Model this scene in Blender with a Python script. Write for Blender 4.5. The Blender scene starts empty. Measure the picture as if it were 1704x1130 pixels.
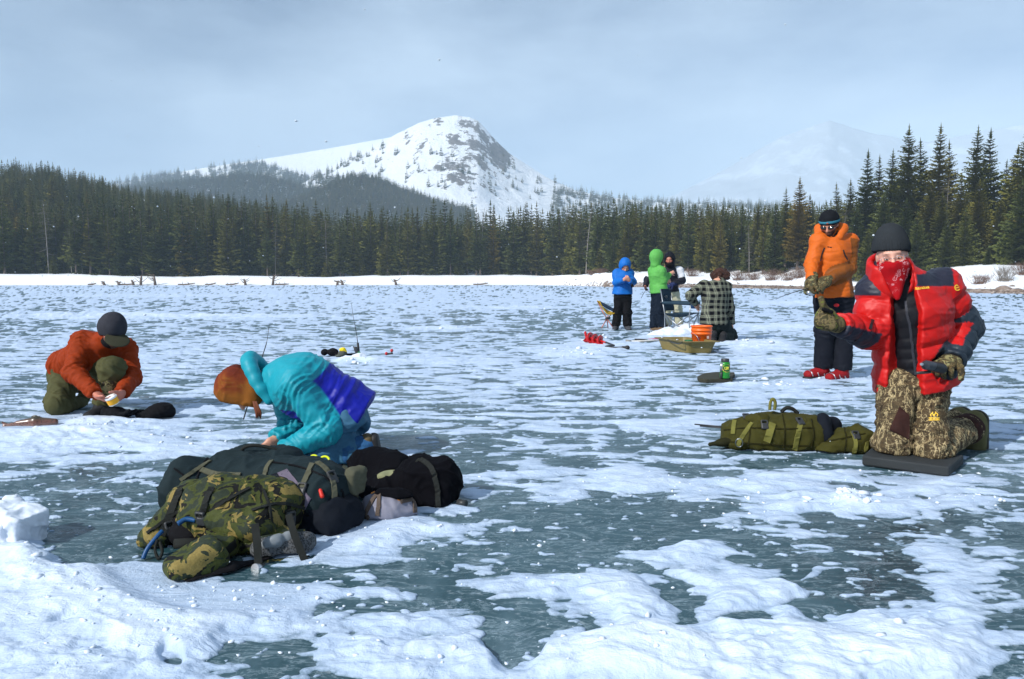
import bpy, bmesh, math, random
import numpy as np
from mathutils import Vector, Matrix
from mathutils.bvhtree import BVHTree

random.seed(7)
RNG = np.random.default_rng(11)
SC = bpy.context.scene
COL = SC.collection

# ------------------------------------------------------------------ camera
CAM_H = 1.05
FPX = 1230.0                      # focal length in photograph pixels (1704 wide)
TH = math.atan(99.0 / FPX)        # pitch below the horizontal
cam_d = bpy.data.cameras.new('camera')
cam_d.sensor_width = 36.0
cam_d.lens = 36.0 * FPX / 1704.0
cam_d.clip_start = 0.05
cam_d.clip_end = 20000
cam = bpy.data.objects.new('camera', cam_d)
COL.objects.link(cam)
cam.location = (0, 0, CAM_H)
cam.rotation_euler = (math.radians(90) - TH, 0, 0)
SC.camera = cam

# ------------------------------------------------------------------ sky + sun
SUN_AZ = Vector((-0.76, -0.65, 0)).normalized()     # horizontal direction towards the sun
SUN_EL = math.radians(36)
world = bpy.data.worlds.new('World')
SC.world = world
world.use_nodes = True
wn, wl = world.node_tree.nodes, world.node_tree.links
wn.clear()
w_out = wn.new('ShaderNodeOutputWorld')
w_bg = wn.new('ShaderNodeBackground')
w_sky = wn.new('ShaderNodeTexSky')
w_sky.sky_type = 'NISHITA'
w_sky.sun_disc = False
w_sky.sun_elevation = SUN_EL
w_sky.sun_rotation = math.atan2(SUN_AZ.x, SUN_AZ.y)
w_sky.altitude = 3000
w_sky.air_density = 1.0
w_sky.dust_density = 1.0
w_tc = wn.new('ShaderNodeTexCoord')
w_map = wn.new('ShaderNodeMapping')
w_map.inputs['Scale'].default_value = (1.0, 1.0, 2.6)
w_noise = wn.new('ShaderNodeTexNoise')
w_noise.inputs['Scale'].default_value = 2.0
w_noise.inputs['Detail'].default_value = 6.0
w_noise.inputs['Roughness'].default_value = 0.52
w_ramp = wn.new('ShaderNodeValToRGB')
w_ramp.color_ramp.elements[0].position = 0.34
w_ramp.color_ramp.elements[0].color = (0.04, 0.04, 0.04, 1)
w_ramp.color_ramp.elements[1].position = 0.62
w_ramp.color_ramp.elements[1].color = (1.0, 1.0, 1.0, 1)
w_cl = wn.new('ShaderNodeMix'); w_cl.data_type = 'RGBA'
w_cl.inputs[7].default_value = (6.0, 7.5, 9.3, 1)     # cloud, before the background strength
wl.new(w_tc.outputs['Generated'], w_map.inputs['Vector'])
wl.new(w_map.outputs[0], w_noise.inputs['Vector'])
wl.new(w_noise.outputs['Fac'], w_ramp.inputs['Fac'])
wl.new(w_ramp.outputs['Color'], w_cl.inputs[0])
wl.new(w_sky.outputs[0], w_cl.inputs[6])
wl.new(w_cl.outputs[2], w_bg.inputs['Color'])
w_bg.inputs['Strength'].default_value = 0.10
wl.new(w_bg.outputs[0], w_out.inputs['Surface'])

sun_d = bpy.data.lights.new('sun', 'SUN')
sun_d.energy = 4.9
sun_d.angle = math.radians(0.55)
sun_d.color = (1.0, 0.975, 0.94)
sun = bpy.data.objects.new('sun', sun_d)
COL.objects.link(sun)
to_sun = Vector((SUN_AZ.x * math.cos(SUN_EL), SUN_AZ.y * math.cos(SUN_EL), math.sin(SUN_EL)))
sun.rotation_euler = to_sun.to_track_quat('Z', 'Y').to_euler()
sun.location = (-20, -20, 30)

SC.view_settings.view_transform = 'Standard'
SC.view_settings.look = 'None'
SC.view_settings.exposure = 0.0
SC.view_settings.gamma = 1.0
SC.view_settings.use_curve_mapping = False
SC.cycles.use_denoising = True
SC.cycles.max_bounces = 5
SC.cycles.diffuse_bounces = 3
SC.cycles.glossy_bounces = 3
SC.cycles.transmission_bounces = 4
SC.cycles.volume_bounces = 1
SC.cycles.transparent_max_bounces = 12
SC.cycles.use_adaptive_sampling = True
SC.cycles.adaptive_threshold = 0.02

# ------------------------------------------------------------------ layout helpers
CT, ST = math.cos(TH), math.sin(TH)
def W(u, v, y):
    """world point at depth y that the photograph shows at pixel (u, v)"""
    a = (u - 852.0) / FPX; b = (565.0 - v) / FPX
    t = y / (b * ST + CT)
    return Vector((t * a, y, CAM_H + t * (b * CT - ST)))
def G(u, v, z=0.0):
    """world point at height z that the photograph shows at pixel (u, v)"""
    a = (u - 852.0) / FPX; b = (565.0 - v) / FPX
    t = (z - CAM_H) / (b * CT - ST)
    return Vector((t * a, t * (b * ST + CT), z))
def to_px(x, y, z):
    f = y * CT - (z - CAM_H) * ST
    b = (y * ST + (z - CAM_H) * CT) / f
    return 852.0 + FPX * x / f, 565.0 - FPX * b

# ------------------------------------------------------------------ object helpers
def link(o, parent=None):
    COL.objects.link(o)
    if parent is not None:
        o.parent = parent
    return o
def tag(o, label=None, cat=None, group=None, kind=None):
    if label: o['label'] = label
    if cat: o['category'] = cat
    if group: o['group'] = group
    if kind: o['kind'] = kind
    return o
def empty(name, loc=(0, 0, 0), rz=0.0):
    o = bpy.data.objects.new(name, None)
    o.empty_display_size = 0.1
    o.location = loc; o.rotation_euler = (0, 0, rz)
    return link(o)
def np_mesh(name, verts, faces, smooth=True):
    """faces: (n,3) or (n,4) int array"""
    me = bpy.data.meshes.new(name)
    verts = np.ascontiguousarray(verts, dtype=np.float32)
    faces = np.ascontiguousarray(faces, dtype=np.int32)
    n, k = faces.shape
    me.vertices.add(len(verts)); me.vertices.foreach_set('co', verts.ravel())
    me.loops.add(n * k); me.loops.foreach_set('vertex_index', faces.ravel())
    me.polygons.add(n)
    me.polygons.foreach_set('loop_start', np.arange(0, n * k, k, dtype=np.int32))
    me.polygons.foreach_set('loop_total', np.full(n, k, dtype=np.int32))
    me.polygons.foreach_set('use_smooth', np.full(n, smooth, dtype=bool))
    me.update(calc_edges=True)
    return me
def mesh_obj(name, me, mat=None, parent=None):
    o = bpy.data.objects.new(name, me)
    if mat is not None and not me.materials: me.materials.append(mat)
    return link(o, parent)
def float_attr(me, name, vals):
    a = me.attributes.new(name, 'FLOAT', 'POINT')
    a.data.foreach_set('value', np.ascontiguousarray(vals, dtype=np.float32).ravel())
def color_attr(me, cols):
    a = me.attributes.new('tint', 'FLOAT_COLOR', 'POINT')
    c = np.ones((len(cols), 4), dtype=np.float32); c[:, :3] = cols
    a.data.foreach_set('color', c.ravel())
def set_origin(root, child):
    """keep a child built in world coordinates where it is, under a root that stands elsewhere"""
    child.parent = root
    child.matrix_parent_inverse = Matrix.Translation(-root.location) if root.rotation_euler.z == 0 else root.matrix_basis.inverted()

# ------------------------------------------------------------------ noise (numpy)
def _hash(ix, iy, seed):
    h = (ix.astype(np.uint32) * np.uint32(374761393) + iy.astype(np.uint32) * np.uint32(668265263) + np.uint32((seed * 2654435761) & 0xffffffff))
    h = (h ^ (h >> np.uint32(13))) * np.uint32(1274126177)
    return h ^ (h >> np.uint32(16))
_ANG = np.linspace(0, 2 * np.pi, 256, endpoint=False)
_GX, _GY = np.cos(_ANG).astype(np.float32), np.sin(_ANG).astype(np.float32)
def perlin(x, y, seed=0):
    x = np.asarray(x, dtype=np.float32); y = np.asarray(y, dtype=np.float32)
    xi = np.floor(x); yi = np.floor(y)
    fx = x - xi; fy = y - yi
    xi = xi.astype(np.int64); yi = yi.astype(np.int64)
    u = fx * fx * fx * (fx * (fx * 6 - 15) + 10); v = fy * fy * fy * (fy * (fy * 6 - 15) + 10)
    def g(dx, dy):
        k = (_hash(xi + dx, yi + dy, seed) & np.uint32(255)).astype(np.int64)
        return _GX[k] * (fx - dx) + _GY[k] * (fy - dy)
    a = g(0, 0); b = g(1, 0); c = g(0, 1); d = g(1, 1)
    return ((a + u * (b - a)) + v * ((c + u * (d - c)) - (a + u * (b - a)))) * 1.5
def fbm(x, y, seed=0, octaves=4, gain=0.5, lac=2.03):
    s = 0; a = 1.0; tot = 0
    for i in range(octaves):
        s = s + a * perlin(x, y, seed + i * 17); tot += a
        x = x * lac + 3.1; y = y * lac - 1.7; a *= gain
    return s / tot
def sstep(a, b, x):
    t = np.clip((x - a) / (b - a), 0, 1)
    return t * t * (3 - 2 * t)

# ------------------------------------------------------------------ material helpers
class NT:
    """small node-tree writer"""
    def __init__(self, name):
        self.m = bpy.data.materials.new(name); self.m.use_nodes = True
        self.n, self.l = self.m.node_tree.nodes, self.m.node_tree.links
        self.n.clear()
        self.out = self.n.new('ShaderNodeOutputMaterial')
        self.p = self.n.new('ShaderNodeBsdfPrincipled')
        self.l.new(self.p.outputs[0], self.out.inputs['Surface'])
    def new(self, t, **kw):
        nd = self.n.new(t)
        for k, v in kw.items():
            if hasattr(nd, k): setattr(nd, k, v)
            else: nd.inputs[k.replace('_', ' ')].default_value = v
        return nd
    def link(self, a, b): self.l.new(a, b)
    def coord(self, kind='Object', scale=None):
        tc = self.n.new('ShaderNodeTexCoord')
        o = tc.outputs[kind]
        if scale is not None:
            mp = self.n.new('ShaderNodeMapping'); mp.inputs['Scale'].default_value = scale
            self.l.new(o, mp.inputs['Vector']); o = mp.outputs[0]
        return o
    def noise(self, vec, scale, detail=3.0, rough=0.55, dist=0.0):
        n = self.n.new('ShaderNodeTexNoise')
        n.inputs['Scale'].default_value = scale; n.inputs['Detail'].default_value = detail
        n.inputs['Roughness'].default_value = rough; n.inputs['Distortion'].default_value = dist
        if vec is not None: self.l.new(vec, n.inputs['Vector'])
        return n.outputs['Fac']
    def ramp(self, fac, stops, interp='LINEAR'):
        r = self.n.new('ShaderNodeValToRGB'); r.color_ramp.interpolation = interp
        el = r.color_ramp.elements
        while len(el) < len(stops): el.new(0.5)
        for e, (p, c) in zip(el, stops):
            e.position = p; e.color = (c[0], c[1], c[2], 1) if not isinstance(c, (int, float)) else (c, c, c, 1)
        self.l.new(fac, r.inputs['Fac'])
        return r.outputs['Color']
    def mix(self, fac, a, b, blend='MIX'):
        m = self.n.new('ShaderNodeMix'); m.data_type = 'RGBA'; m.blend_type = blend
        for s, i in ((fac, 0), (a, 6), (b, 7)):
            if isinstance(s, (int, float)): m.inputs[i].default_value = s
            elif isinstance(s, tuple): m.inputs[i].default_value = (s[0], s[1], s[2], 1)
            else: self.l.new(s, m.inputs[i])
        return m.outputs[2]
    def math(self, op, a, b=None):
        m = self.n.new('ShaderNodeMath'); m.operation = op
        for s, i in ((a, 0), (b, 1)):
            if s is None: continue
            if isinstance(s, (int, float)): m.inputs[i].default_value = s
            else: self.l.new(s, m.inputs[i])
        return m.outputs[0]
    def bump(self, height, strength=0.3, dist=0.01, normal=None):
        b = self.n.new('ShaderNodeBump'); b.inputs['Strength'].default_value = strength; b.inputs['Distance'].default_value = dist
        self.l.new(height, b.inputs['Height'])
        if normal is not None: self.l.new(normal, b.inputs['Normal'])
        self.l.new(b.outputs[0], self.p.inputs['Normal'])
        return b.outputs[0]
    def set(self, **kw):
        for k, v in kw.items():
            i = self.p.inputs[k.replace('_', ' ')]
            if isinstance(v, bpy.types.NodeSocket): self.l.new(v, i)
            elif isinstance(v, tuple) and len(v) == 3 and i.type == 'RGBA': i.default_value = (v[0], v[1], v[2], 1)
            else: i.default_value = v
        return self
def attr(nt, name):
    a = nt.n.new('ShaderNodeAttribute'); a.attribute_name = name
    return a
def srgb(r, g, b):
    def f(c):
        c /= 255.0
        return c / 12.92 if c <= 0.04045 else ((c + 0.055) / 1.055) ** 2.4
    return (f(r), f(g), f(b))
_simple = {}
def simple(name, col, rough=0.6, metal=0.0, spec=0.4, bump=0.0, bscale=120.0, vary=0.12):
    if name in _simple: return _simple[name]
    t = NT(name)
    co = t.coord('Object')
    n = t.noise(co, 9.0, 4)
    dark = tuple(c * (1 - vary) for c in col); light = tuple(min(1, c * (1 + vary)) for c in col)
    t.set(Base_Color=t.ramp(n, [(0.3, dark), (0.7, light)]), Roughness=rough, Metallic=metal, Specular_IOR_Level=spec)
    if bump > 0: t.bump(t.noise(co, bscale, 3), bump, 0.003)
    _simple[name] = t.m
    return t.m
# ================================================================== the setting
# ---- materials
t = NT('lake_ice_material')
co = t.coord('Object')
n1 = t.noise(co, 0.55, 5, 0.6); n2 = t.noise(co, 3.4, 5, 0.62, 0.4)
c = t.ramp(n1, [(0.30, (0.010, 0.036, 0.044)), (0.52, (0.022, 0.062, 0.076)), (0.75, (0.065, 0.118, 0.145))])
c2 = t.mix(t.ramp(n2, [(0.46, 0.0), (0.78, 0.45)]), c, (0.13, 0.21, 0.25))
# frosty scuffs and wind-packed flecks frozen to the ice
n3 = t.noise(t.coord('Object', (1.0, 1.7, 1.0)), 17.0, 4, 0.65)
smear = t.noise(t.coord('Object', (1.0, .55, 1.0)), 1.1, 5, 0.68, 0.8)
c2 = t.mix(t.ramp(smear, [(0.52, 0.0), (0.74, 0.55)]), c2, (0.22, 0.31, 0.36))
c3 = t.mix(t.ramp(n3, [(0.60, 0.0), (0.72, 0.55)]), c2, (0.50, 0.57, 0.62))
vo = t.n.new('ShaderNodeTexVoronoi'); vo.inputs['Scale'].default_value = 34; t.link(t.coord('Object', (1.0, 1.35, 1.0)), vo.inputs['Vector'])
bub = t.ramp(vo.outputs['Distance'], [(0.0, .8), (0.16, .55), (0.24, 0.0)])
c3 = t.mix(t.math('MULTIPLY', bub, t.ramp(t.noise(co, 2.2, 3, .6), [(.45, 0.0), (.65, 1.0)])), c3, (0.30, 0.40, 0.44))
vein = t.noise(t.coord('Object', (.8, 2.2, 1.0)), 2.6, 6, .72, 2.2)
c3 = t.mix(t.ramp(vein, [(.475, 0.0), (.50, .42), (.525, 0.0)]), c3, (0.33, 0.43, 0.48))
frost = t.noise(t.coord('Object', (1.2, 2.6, 1.0)), 4.5, 7, .78, .6)
c3 = t.mix(t.ramp(frost, [(.56, 0.0), (.70, .50)]), c3, (0.36, 0.45, 0.52))
rust = t.noise(co, 1.3, 3, 0.6)
c4 = t.mix(t.ramp(rust, [(0.66, 0.0), (0.78, 0.40)]), c3, (0.13, 0.05, 0.045))
t.set(Base_Color=c4, Roughness=t.ramp(n2, [(0.3, 0.22), (0.7, 0.5)]), IOR=1.31, Specular_IOR_Level=0.5)
t.bump(t.noise(co, 22.0, 4), 0.18, 0.02)
M_ICE = t.m

t = NT('snow_material')
co = t.coord('Object')
th = attr(t, 'thick').outputs['Fac']
g1 = t.noise(co, 60.0, 5, 0.7); g0 = t.noise(t.coord('Object', (1.0, 1.9, 1.0)), 7.0, 5, 0.62, .5)
cov = t.math('ADD', th, t.math('MULTIPLY', t.math('SUBTRACT', g1, 0.5), 0.010))
packed = t.ramp(g0, [(0.3, (0.38, 0.49, 0.65)), (0.7, (0.54, 0.64, 0.78))])
white = t.ramp(g0, [(0.3, (0.56, 0.66, 0.80)), (0.7, (0.70, 0.78, 0.88))])
edge = t.ramp(cov, [(0.0, 0.18), (0.003, 0.75), (0.008, 1.0)])
deep = t.ramp(cov, [(0.014, 0.0), (0.050, 1.0)])
col = t.mix(edge, (0.10, 0.17, 0.22), t.mix(deep, packed, white))
t.set(Base_Color=col, Roughness=0.70, Specular_IOR_Level=0.3)
b1 = t.n.new('ShaderNodeBump'); b1.inputs['Strength'].default_value = 0.40; b1.inputs['Distance'].default_value = 0.04
t.link(g0, b1.inputs['Height'])
t.bump(g1, 0.45, 0.012, b1.outputs[0])
M_SNOW = t.m

t = NT('bank_snow_material')
co = t.coord('Object')
gr = attr(t, 'gravel').outputs['Fac']
g0 = t.noise(co, 0.8, 5, 0.6); g1 = t.noise(co, 5.0, 4, 0.7)
stone = t.ramp(g1, [(0.3, (0.10, 0.075, 0.055)), (0.55, (0.25, 0.19, 0.15)), (0.72, (0.55, 0.5, 0.47))])
k = t.math('ADD', gr, t.math('MULTIPLY', t.math('SUBTRACT', g0, 0.5), 0.8))
t.set(Base_Color=t.mix(t.ramp(k, [(0.42, 0.0), (0.55, 1.0)]), (0.83, 0.86, 0.90), stone), Roughness=0.85, Specular_IOR_Level=0.2)
t.bump(g0, 0.4, 0.4)
M_BANK = t.m

t = NT('mountain_material')
rk = attr(t, 'rock').outputs['Fac']
co = t.coord('Object')
g1 = t.noise(co, 0.11, 6, 0.7); g0 = t.noise(co, 0.012, 5, 0.6)
rockc = t.ramp(g1, [(0.3, (0.055, 0.055, 0.06)), (0.7, (0.21, 0.185, 0.17))])
k = t.math('ADD', rk, t.math('MULTIPLY', t.math('SUBTRACT', g1, 0.5), 1.2))
t.set(Base_Color=t.mix(t.ramp(k, [(0.46, 0.0), (0.54, 1.0)]), t.ramp(g0, [(0.3, (0.78, 0.82, 0.87)), (0.7, (0.86, 0.88, 0.90))]), rockc), Roughness=0.9, Specular_IOR_Level=0.1)
t.bump(g1, 0.6, 8.0)
M_MOUNT = t.m

t = NT('haze_faded_rock_material')  # snow and rock colours drawn towards the sky, painting in distance haze
rk = attr(t, 'rock').outputs['Fac']
co = t.coord('Object')
g1 = t.noise(co, 0.02, 6, 0.7)
k = t.math('ADD', rk, t.math('MULTIPLY', t.math('SUBTRACT', g1, 0.5), 1.2))
t.set(Base_Color=t.mix(t.ramp(k, [(0.40, 0.0), (0.62, 1.0)]), (.46, .51, .58), t.ramp(g1, [(0.3, (.30, .34, .39)), (0.7, (.37, .41, .46))])), Roughness=0.9, Specular_IOR_Level=0.1)
M_HAZE_FADED = t.m

# ---- the frozen lake: one sheet to the horizon
s = 2880.0
me = np_mesh('lake_ice', np.array([(-s, -110, 0), (s, -110, 0), (s, 3280, 0), (-s, 3280, 0)]), np.array([(0, 1, 2, 3)]))
lake = mesh_obj('lake_ice', me, M_ICE); tag(lake, kind='structure')

# ---- wind-packed snow on the ice: a height field that dips below the ice where the ice is bare
#      features: (u, v, ru, rv, coverage, height)
SNOW = [
 (80, 1060, 300, 110, 0.80, .032), (330, 1035, 160, 40, .55, .02), (25, 900, 60, 50, 1.0, .05), (120, 975, 110, 40, .7, .03),
 (110, 722, 120, 22, .65, .045), (300, 745, 110, 22, .55, .03), (60, 745, 90, 25, .3, .015), (205, 700, 60, 12, .5, .03),
 (640, 885, 150, 26, .75, .030), (560, 915, 120, 22, .4, .012), (520, 1010, 160, 40, .28, .01),
 (1215, 975, 95, 30, .85, .012), (1325, 985, 40, 22, .5, .01), (1305, 1025, 34, 10, .6, .01), (1120, 925, 90, 16, .5, .012), (960, 990, 140, 30, .55, .016), (1060, 1010, 60, 30, .5, .02),
 (1260, 1108, 320, 58, .95, .060), (1010, 1090, 130, 50, .7, .03), (690, 1090, 170, 50, .65, .030), (1440, 1030, 60, 55, .55, .025), (1560, 1060, 90, 60, .5, .03),
 (865, 1060, 42, 48, -1.1, -.03), (1130, 985, 55, 22, -.7, -.01), (1250, 1030, 55, 12, -.6, 0), (1440, 950, 110, 55, -.25, 0), (1400, 1010, 90, 25, -.4, 0),
 (140, 900, 75, 38, -.7, -.03), (430, 1060, 60, 22, -.35, -.01), (290, 1090, 18, 14, -.8, -.03), (600, 1040, 120, 30, -.25, -.01), (480, 1095, 80, 18, -.35, -.01),  # first entry bares dark ice to stand for shade between block and pack
 (960, 803, 200, 16, .36, .010), (1060, 790, 60, 10, .3, .012), (930, 830, 45, 12, .45, .012), (1190, 815, 150, 22, .42, .014), (1400, 838, 110, 15, .6, .030), (1520, 800, 110, 10, .4, .012), (1395, 634, 60, 5, .4, .02), (420, 985, 160, 12, .5, .012), (1424, 832, 22, 12, .5, .05), (1300, 800, 120, 16, .4, .018), (1600, 830, 90, 18, .4, .02),
 (1000, 880, 170, 45, -.28, 0), (1570, 940, 120, 50, .22, .008), (1260, 870, 110, 16, .3, .01), (700, 935, 120, 30, -.18, 0),
 (1110, 708, 75, 9, .75, .02), (1180, 742, 60, 6, .3, .01), (1330, 655, 90, 7, .35, .02), (1600, 655, 90, 10, .3, .01),
 (740, 547, 55, 4, .6, .05), (950, 588, 60, 8, .5, .04), (1255, 640, 60, 6, .45, .04), (700, 602, 120, 5, .35, .03), (600, 600, 40, 5, .5, .05),
 (160, 525, 170, 6, .5, .06), (420, 527, 120, 4, .5, .05), (850, 512, 80, 3, .45, .04), (1290, 545, 80, 5, .5, .06), (1130, 560, 60, 6, .6, .07), (1000, 575, 50, 6, .5, .05), (1260, 575, 60, 8, .6, .08), (1300, 600, 60, 5, .4, .05),
 (690, 735, 120, 16, -.18, 0), (90, 650, 100, 18, -.12, 0), (1330, 505, 80, 4, .4, .04), (300, 492, 200, 3, .3, .03),  # first entry thins the snow to bluish ice, imitating the bent figure's shadow
]
FLAT = [(375, 940, 200, 85, .005), (45, 706, 70, 13, .004), (500, 860, 150, 50, .006), (1330, 745, 160, 22, .006), (1510, 775, 100, 30, .004), (230, 690, 80, 11, .006), (1190, 632, 45, 9, .004), (1145, 585, 70, 10, .01), (110, 690, 60, 10, .01)]
def snow_field(x, y):
    u, v = to_px(x, y, np.zeros_like(x))
    cov = np.interp(v, [466, 480, 500, 540, 600, 700, 760, 850, 1130], [.74, .74, .70, .62, .60, .52, .38, .28, .28]).astype(np.float32)
    cov += 0.16 * fbm(x * .32, y * .16, 3, 3) + .10 * fbm(x * 1.1, y * .7, 5, 2)
    cov += sstep(9, 18, y) * .30 * fbm(x * .09 + 4, y * .035, 13, 3)
    hb = np.zeros_like(cov)
    wu = u + 26 * fbm(x * 2.2, y * 2.2, 21, 3) * np.clip(3.5 / y, .1, 2); wv = v + 20 * fbm(x * 2.2 + 9, y * 2.2, 22, 3) * np.clip(3.5 / y, .05, 1.6)
    for (cu, cv, ru, rv, a, h) in SNOW:
        q = ((wu - cu) / ru) ** 2 + ((wv - cv) / rv) ** 2
        w = np.exp(-q * q * .6)
        cov += a * w; hb += h * w
    # scalloped patches 0.2-0.4 m across, drawn out across the wind
    wx = x + .10 * perlin(x * 2.5, y * 2.5, 31); wy = y + .08 * perlin(x * 2.5, y * 2.5, 32)
    r = fbm(wx * 2.2, wy * 6.2, 41, 4, .54)
    r2 = fbm(x * 6.5, y * 7.5, 51, 3, .55)
    near = np.clip((4.6 - y) / 2.6, 0, 1)
    rr = (1 - .45 * near) * r + (.12 + .45 * near) * r2 * .8
    tmask = cov - .5 + rr * 1.15
    e = np.clip(tmask / .55, -1, 1)
    h = np.where(e > 0, .017 * np.sqrt(np.clip(e, 0, 1)) * (.55 + .45 * e), -.02 * np.clip(-e * 3, 0, 1))
    big = sstep(.08, 1.1, tmask)
    h = h + hb * .62 * big * (.75 + .5 * fbm(x * 3.1, y * 3.1, 61, 4))
    # crumbly surface where the snow lies thick
    rough = sstep(.15, .7, tmask) * (.4 + .6 * sstep(-.1, .35, fbm(x * 1.3, y * 1.3, 77, 2)))
    h = h + rough * (.007 * fbm(x * 9, y * 9, 71, 3) + .004 * fbm(x * 23, y * 23, 73, 2))
    ax_, ay_ = x * .80 - y * .60, x * .60 + y * .80
    sas = 1 - np.abs(fbm(ax_ * 1.3 + .3 * perlin(x * 2, y * 2, 83), ay_ * 5.2, 81, 3, .5)) * 2.6
    h = h + sstep(.12, .6, tmask) * .009 * np.clip(sas, -.3, 1) * (.3 + .7 * sstep(-.2, .3, fbm(x * .8, y * .8, 85, 2)))
    # lens-shaped flecks left on the bare ice
    f1 = fbm(wx * 4.6 + 3, wy * 8.0, 141, 3, .5) - .25 + .30 * (cov - .4) + .12 * fbm(x * .9, y * .9, 145, 2)
    f2 = fbm(x * 13 + 5, y * 19, 151, 2, .5) - .36 + .25 * (cov - .4)
    fl = np.maximum(.010 * np.sqrt(np.clip(f1 / .3, 0, 1)), .006 * np.sqrt(np.clip(f2 / .2, 0, 1)) * (y < 9))
    h = np.maximum(h, np.where(fl > 0, fl, -.02))
    for (cu, cv, ru, rv, top) in FLAT:
        w = sstep(1.25, .8, np.sqrt(((u - cu) / ru) ** 2 + ((v - cv) / rv) ** 2))
        h = np.where(w > 0, np.minimum(h, h * (1 - w) + top * w), h)
    far = sstep(40, 90, y)
    h = h * (1 - far) + far * np.where(tmask > 0, .02, -.02)
    return h, tmask
NR, NC = 700, 980
vv = np.linspace(1330, 474.2, NR)
yy = np.array([G(852, q).y for q in vv], dtype=np.float32)
ss = np.linspace(-1, 1, NC).astype(np.float32)
Y = np.repeat(yy[:, None], NC, 1)
X = ss[None, :] * (Y * .74 + .9)
H, TM = snow_field(X, Y)
V = np.stack([X, Y, H + .0], -1).reshape(-1, 3)
idx = np.arange(NR * NC).reshape(NR, NC)
Q = np.stack([idx[:-1, :-1], idx[:-1, 1:], idx[1:, 1:], idx[1:, :-1]], -1).reshape(-1, 4)
keep = (H.reshape(-1)[Q] > -.004).any(1)
Q = Q[keep]
used = np.unique(Q); remap = np.zeros(NR * NC, np.int64); remap[used] = np.arange(len(used))
me = np_mesh('snow_cover', V[used], remap[Q])
float_attr(me, 'thick', H.reshape(-1)[used])
snow = mesh_obj('snow_cover', me, M_SNOW); tag(snow, label='wind-packed snow in patches and drifts over the lake ice', cat='snow', kind='stuff')
def ground_z(x, y):
    h, _ = snow_field(np.array([[x]], np.float32), np.array([[y]], np.float32))
    return max(0.0, float(h[0, 0]))

# ---- the far shore
SH_U = [-700, 0, 900, 960, 1010, 1100, 1300, 1450, 1650, 1900, 2600]
SH_D = [150, 143, 150, 132, 112, 102, 87, 72, 57, 50, 44]
SH_R = [(u - 852) / FPX for u in SH_U]
def shore_d(r): return np.interp(r, SH_R, SH_D)
def land_z(x, y):
    x = np.asarray(x, np.float32); y = np.asarray(y, np.float32)
    r = x / np.maximum(y, 1); d = shore_d(r); s_ = y - d
    rightness = sstep(.12, .4, r)
    bank = np.where(s_ < 0, s_ * .05, 0)
    wob = .5 + .5 * fbm(x * .045, y * .03, 91, 3)
    b_far = sstep(.3, 7, s_) * (1.25 + 1.5 * wob)
    b_right = sstep(0, 3, s_) * .22 + sstep(3.0, 15, s_) * (1.3 + 1.3 * wob)
    z = bank + b_far * (1 - rightness) + b_right * rightness
    back = np.clip(s_ - 8, 0, None)
    left = sstep(-.12, -.62, r)
    z = z + back * (.045 + .17 * left * sstep(10, 80, back)) * (1 - .5 * sstep(150, 500, back)) + .6 * fbm(x * .03, y * .03, 95, 3) * sstep(10, 40, back)
    return z
nu, nd = 300, 110
rr = np.linspace(-1.05, 1.05, nu)
sd = np.concatenate([np.linspace(-1.2, 14, 56), 14 + np.linspace(0, 1, 61)[1:] ** 2 * 480])
R_, S_ = np.meshgrid(rr, sd)
Yl = shore_d(R_) + S_; Xl = R_ * Yl
Zl = land_z(Xl, Yl)
V = np.stack([Xl, Yl, Zl], -1).reshape(-1, 3)
ny_, nx_ = Xl.shape
idx = np.arange(ny_ * nx_).reshape(ny_, nx_)
Q = np.stack([idx[:-1, :-1], idx[:-1, 1:], idx[1:, 1:], idx[1:, :-1]], -1).reshape(-1, 4)
me = np_mesh('shore', V, Q)
gravel = sstep(.03, .14, R_) * (1 - sstep(2.5, 5.5, S_)) * (.55 + .35 * sstep(.2, .4, R_)) + .25 * sstep(.25, .4, R_) * (1 - sstep(5, 14, S_))
float_attr(me, 'gravel', gravel)
shore = mesh_obj('shore', me, M_BANK); tag(shore, kind='structure')

# ---- mountains
def ridge_field(name, us, vs, D, back, front, rock_fn, seed, nu=260, nd=90, rough=1.0, mat=None):
    u = np.linspace(us[0], us[-1], nu)
    crest_v = np.interp(u, us, vs)
    q = np.linspace(-1, 1, nd)                 # -1 front foot, 0 crest, 1 back foot
    U, Q_ = np.meshgrid(u, q)
    Yc = np.where(Q_ < 0, D + Q_ * front, D + Q_ * back)
    Xc = (U - 852) / FPX * Yc
    crest = (466 - np.interp(U, us, vs)) / FPX * D + CAM_H
    prof = np.where(Q_ < 0, np.clip(1 + Q_, 0, 1) ** 1.25, np.clip(1 - Q_, 0, 1) ** 1.2)
    n = fbm(Xc / 130, Yc / 130, seed, 5, .55)
    n2 = 1 - np.abs(fbm(Xc / 60, Yc / 60, seed + 5, 4, .55)) * 2
    Z = crest * prof + rough * (n * 26 * prof * (1 - prof) * 2.2 + n2 * 3.0 * prof * np.clip(np.abs(Q_) * 8, 0.25, 1)) - 6 * (1 - prof)
    V = np.stack([Xc, Yc, Z], -1).reshape(-1, 3)
    idx = np.arange(nd * nu).reshape(nd, nu)
    F = np.stack([idx[:-1, :-1], idx[:-1, 1:], idx[1:, 1:], idx[1:, :-1]], -1).reshape(-1, 4)
    pu, pv = to_px(Xc, Yc, Z)
    me = np_mesh(name, V, F)
    float_attr(me, 'rock', rock_fn(pu, pv, Q_, Xc, Yc))
    o = mesh_obj(name, me, mat or M_MOUNT); tag(o, kind='structure')
    return Xc, Yc, Z, pu, pv, Q_
def blob(u, v, cu, cv, ru, rv): return np.exp(-(((u - cu) / ru) ** 2 + ((v - cv) / rv) ** 2))
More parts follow.
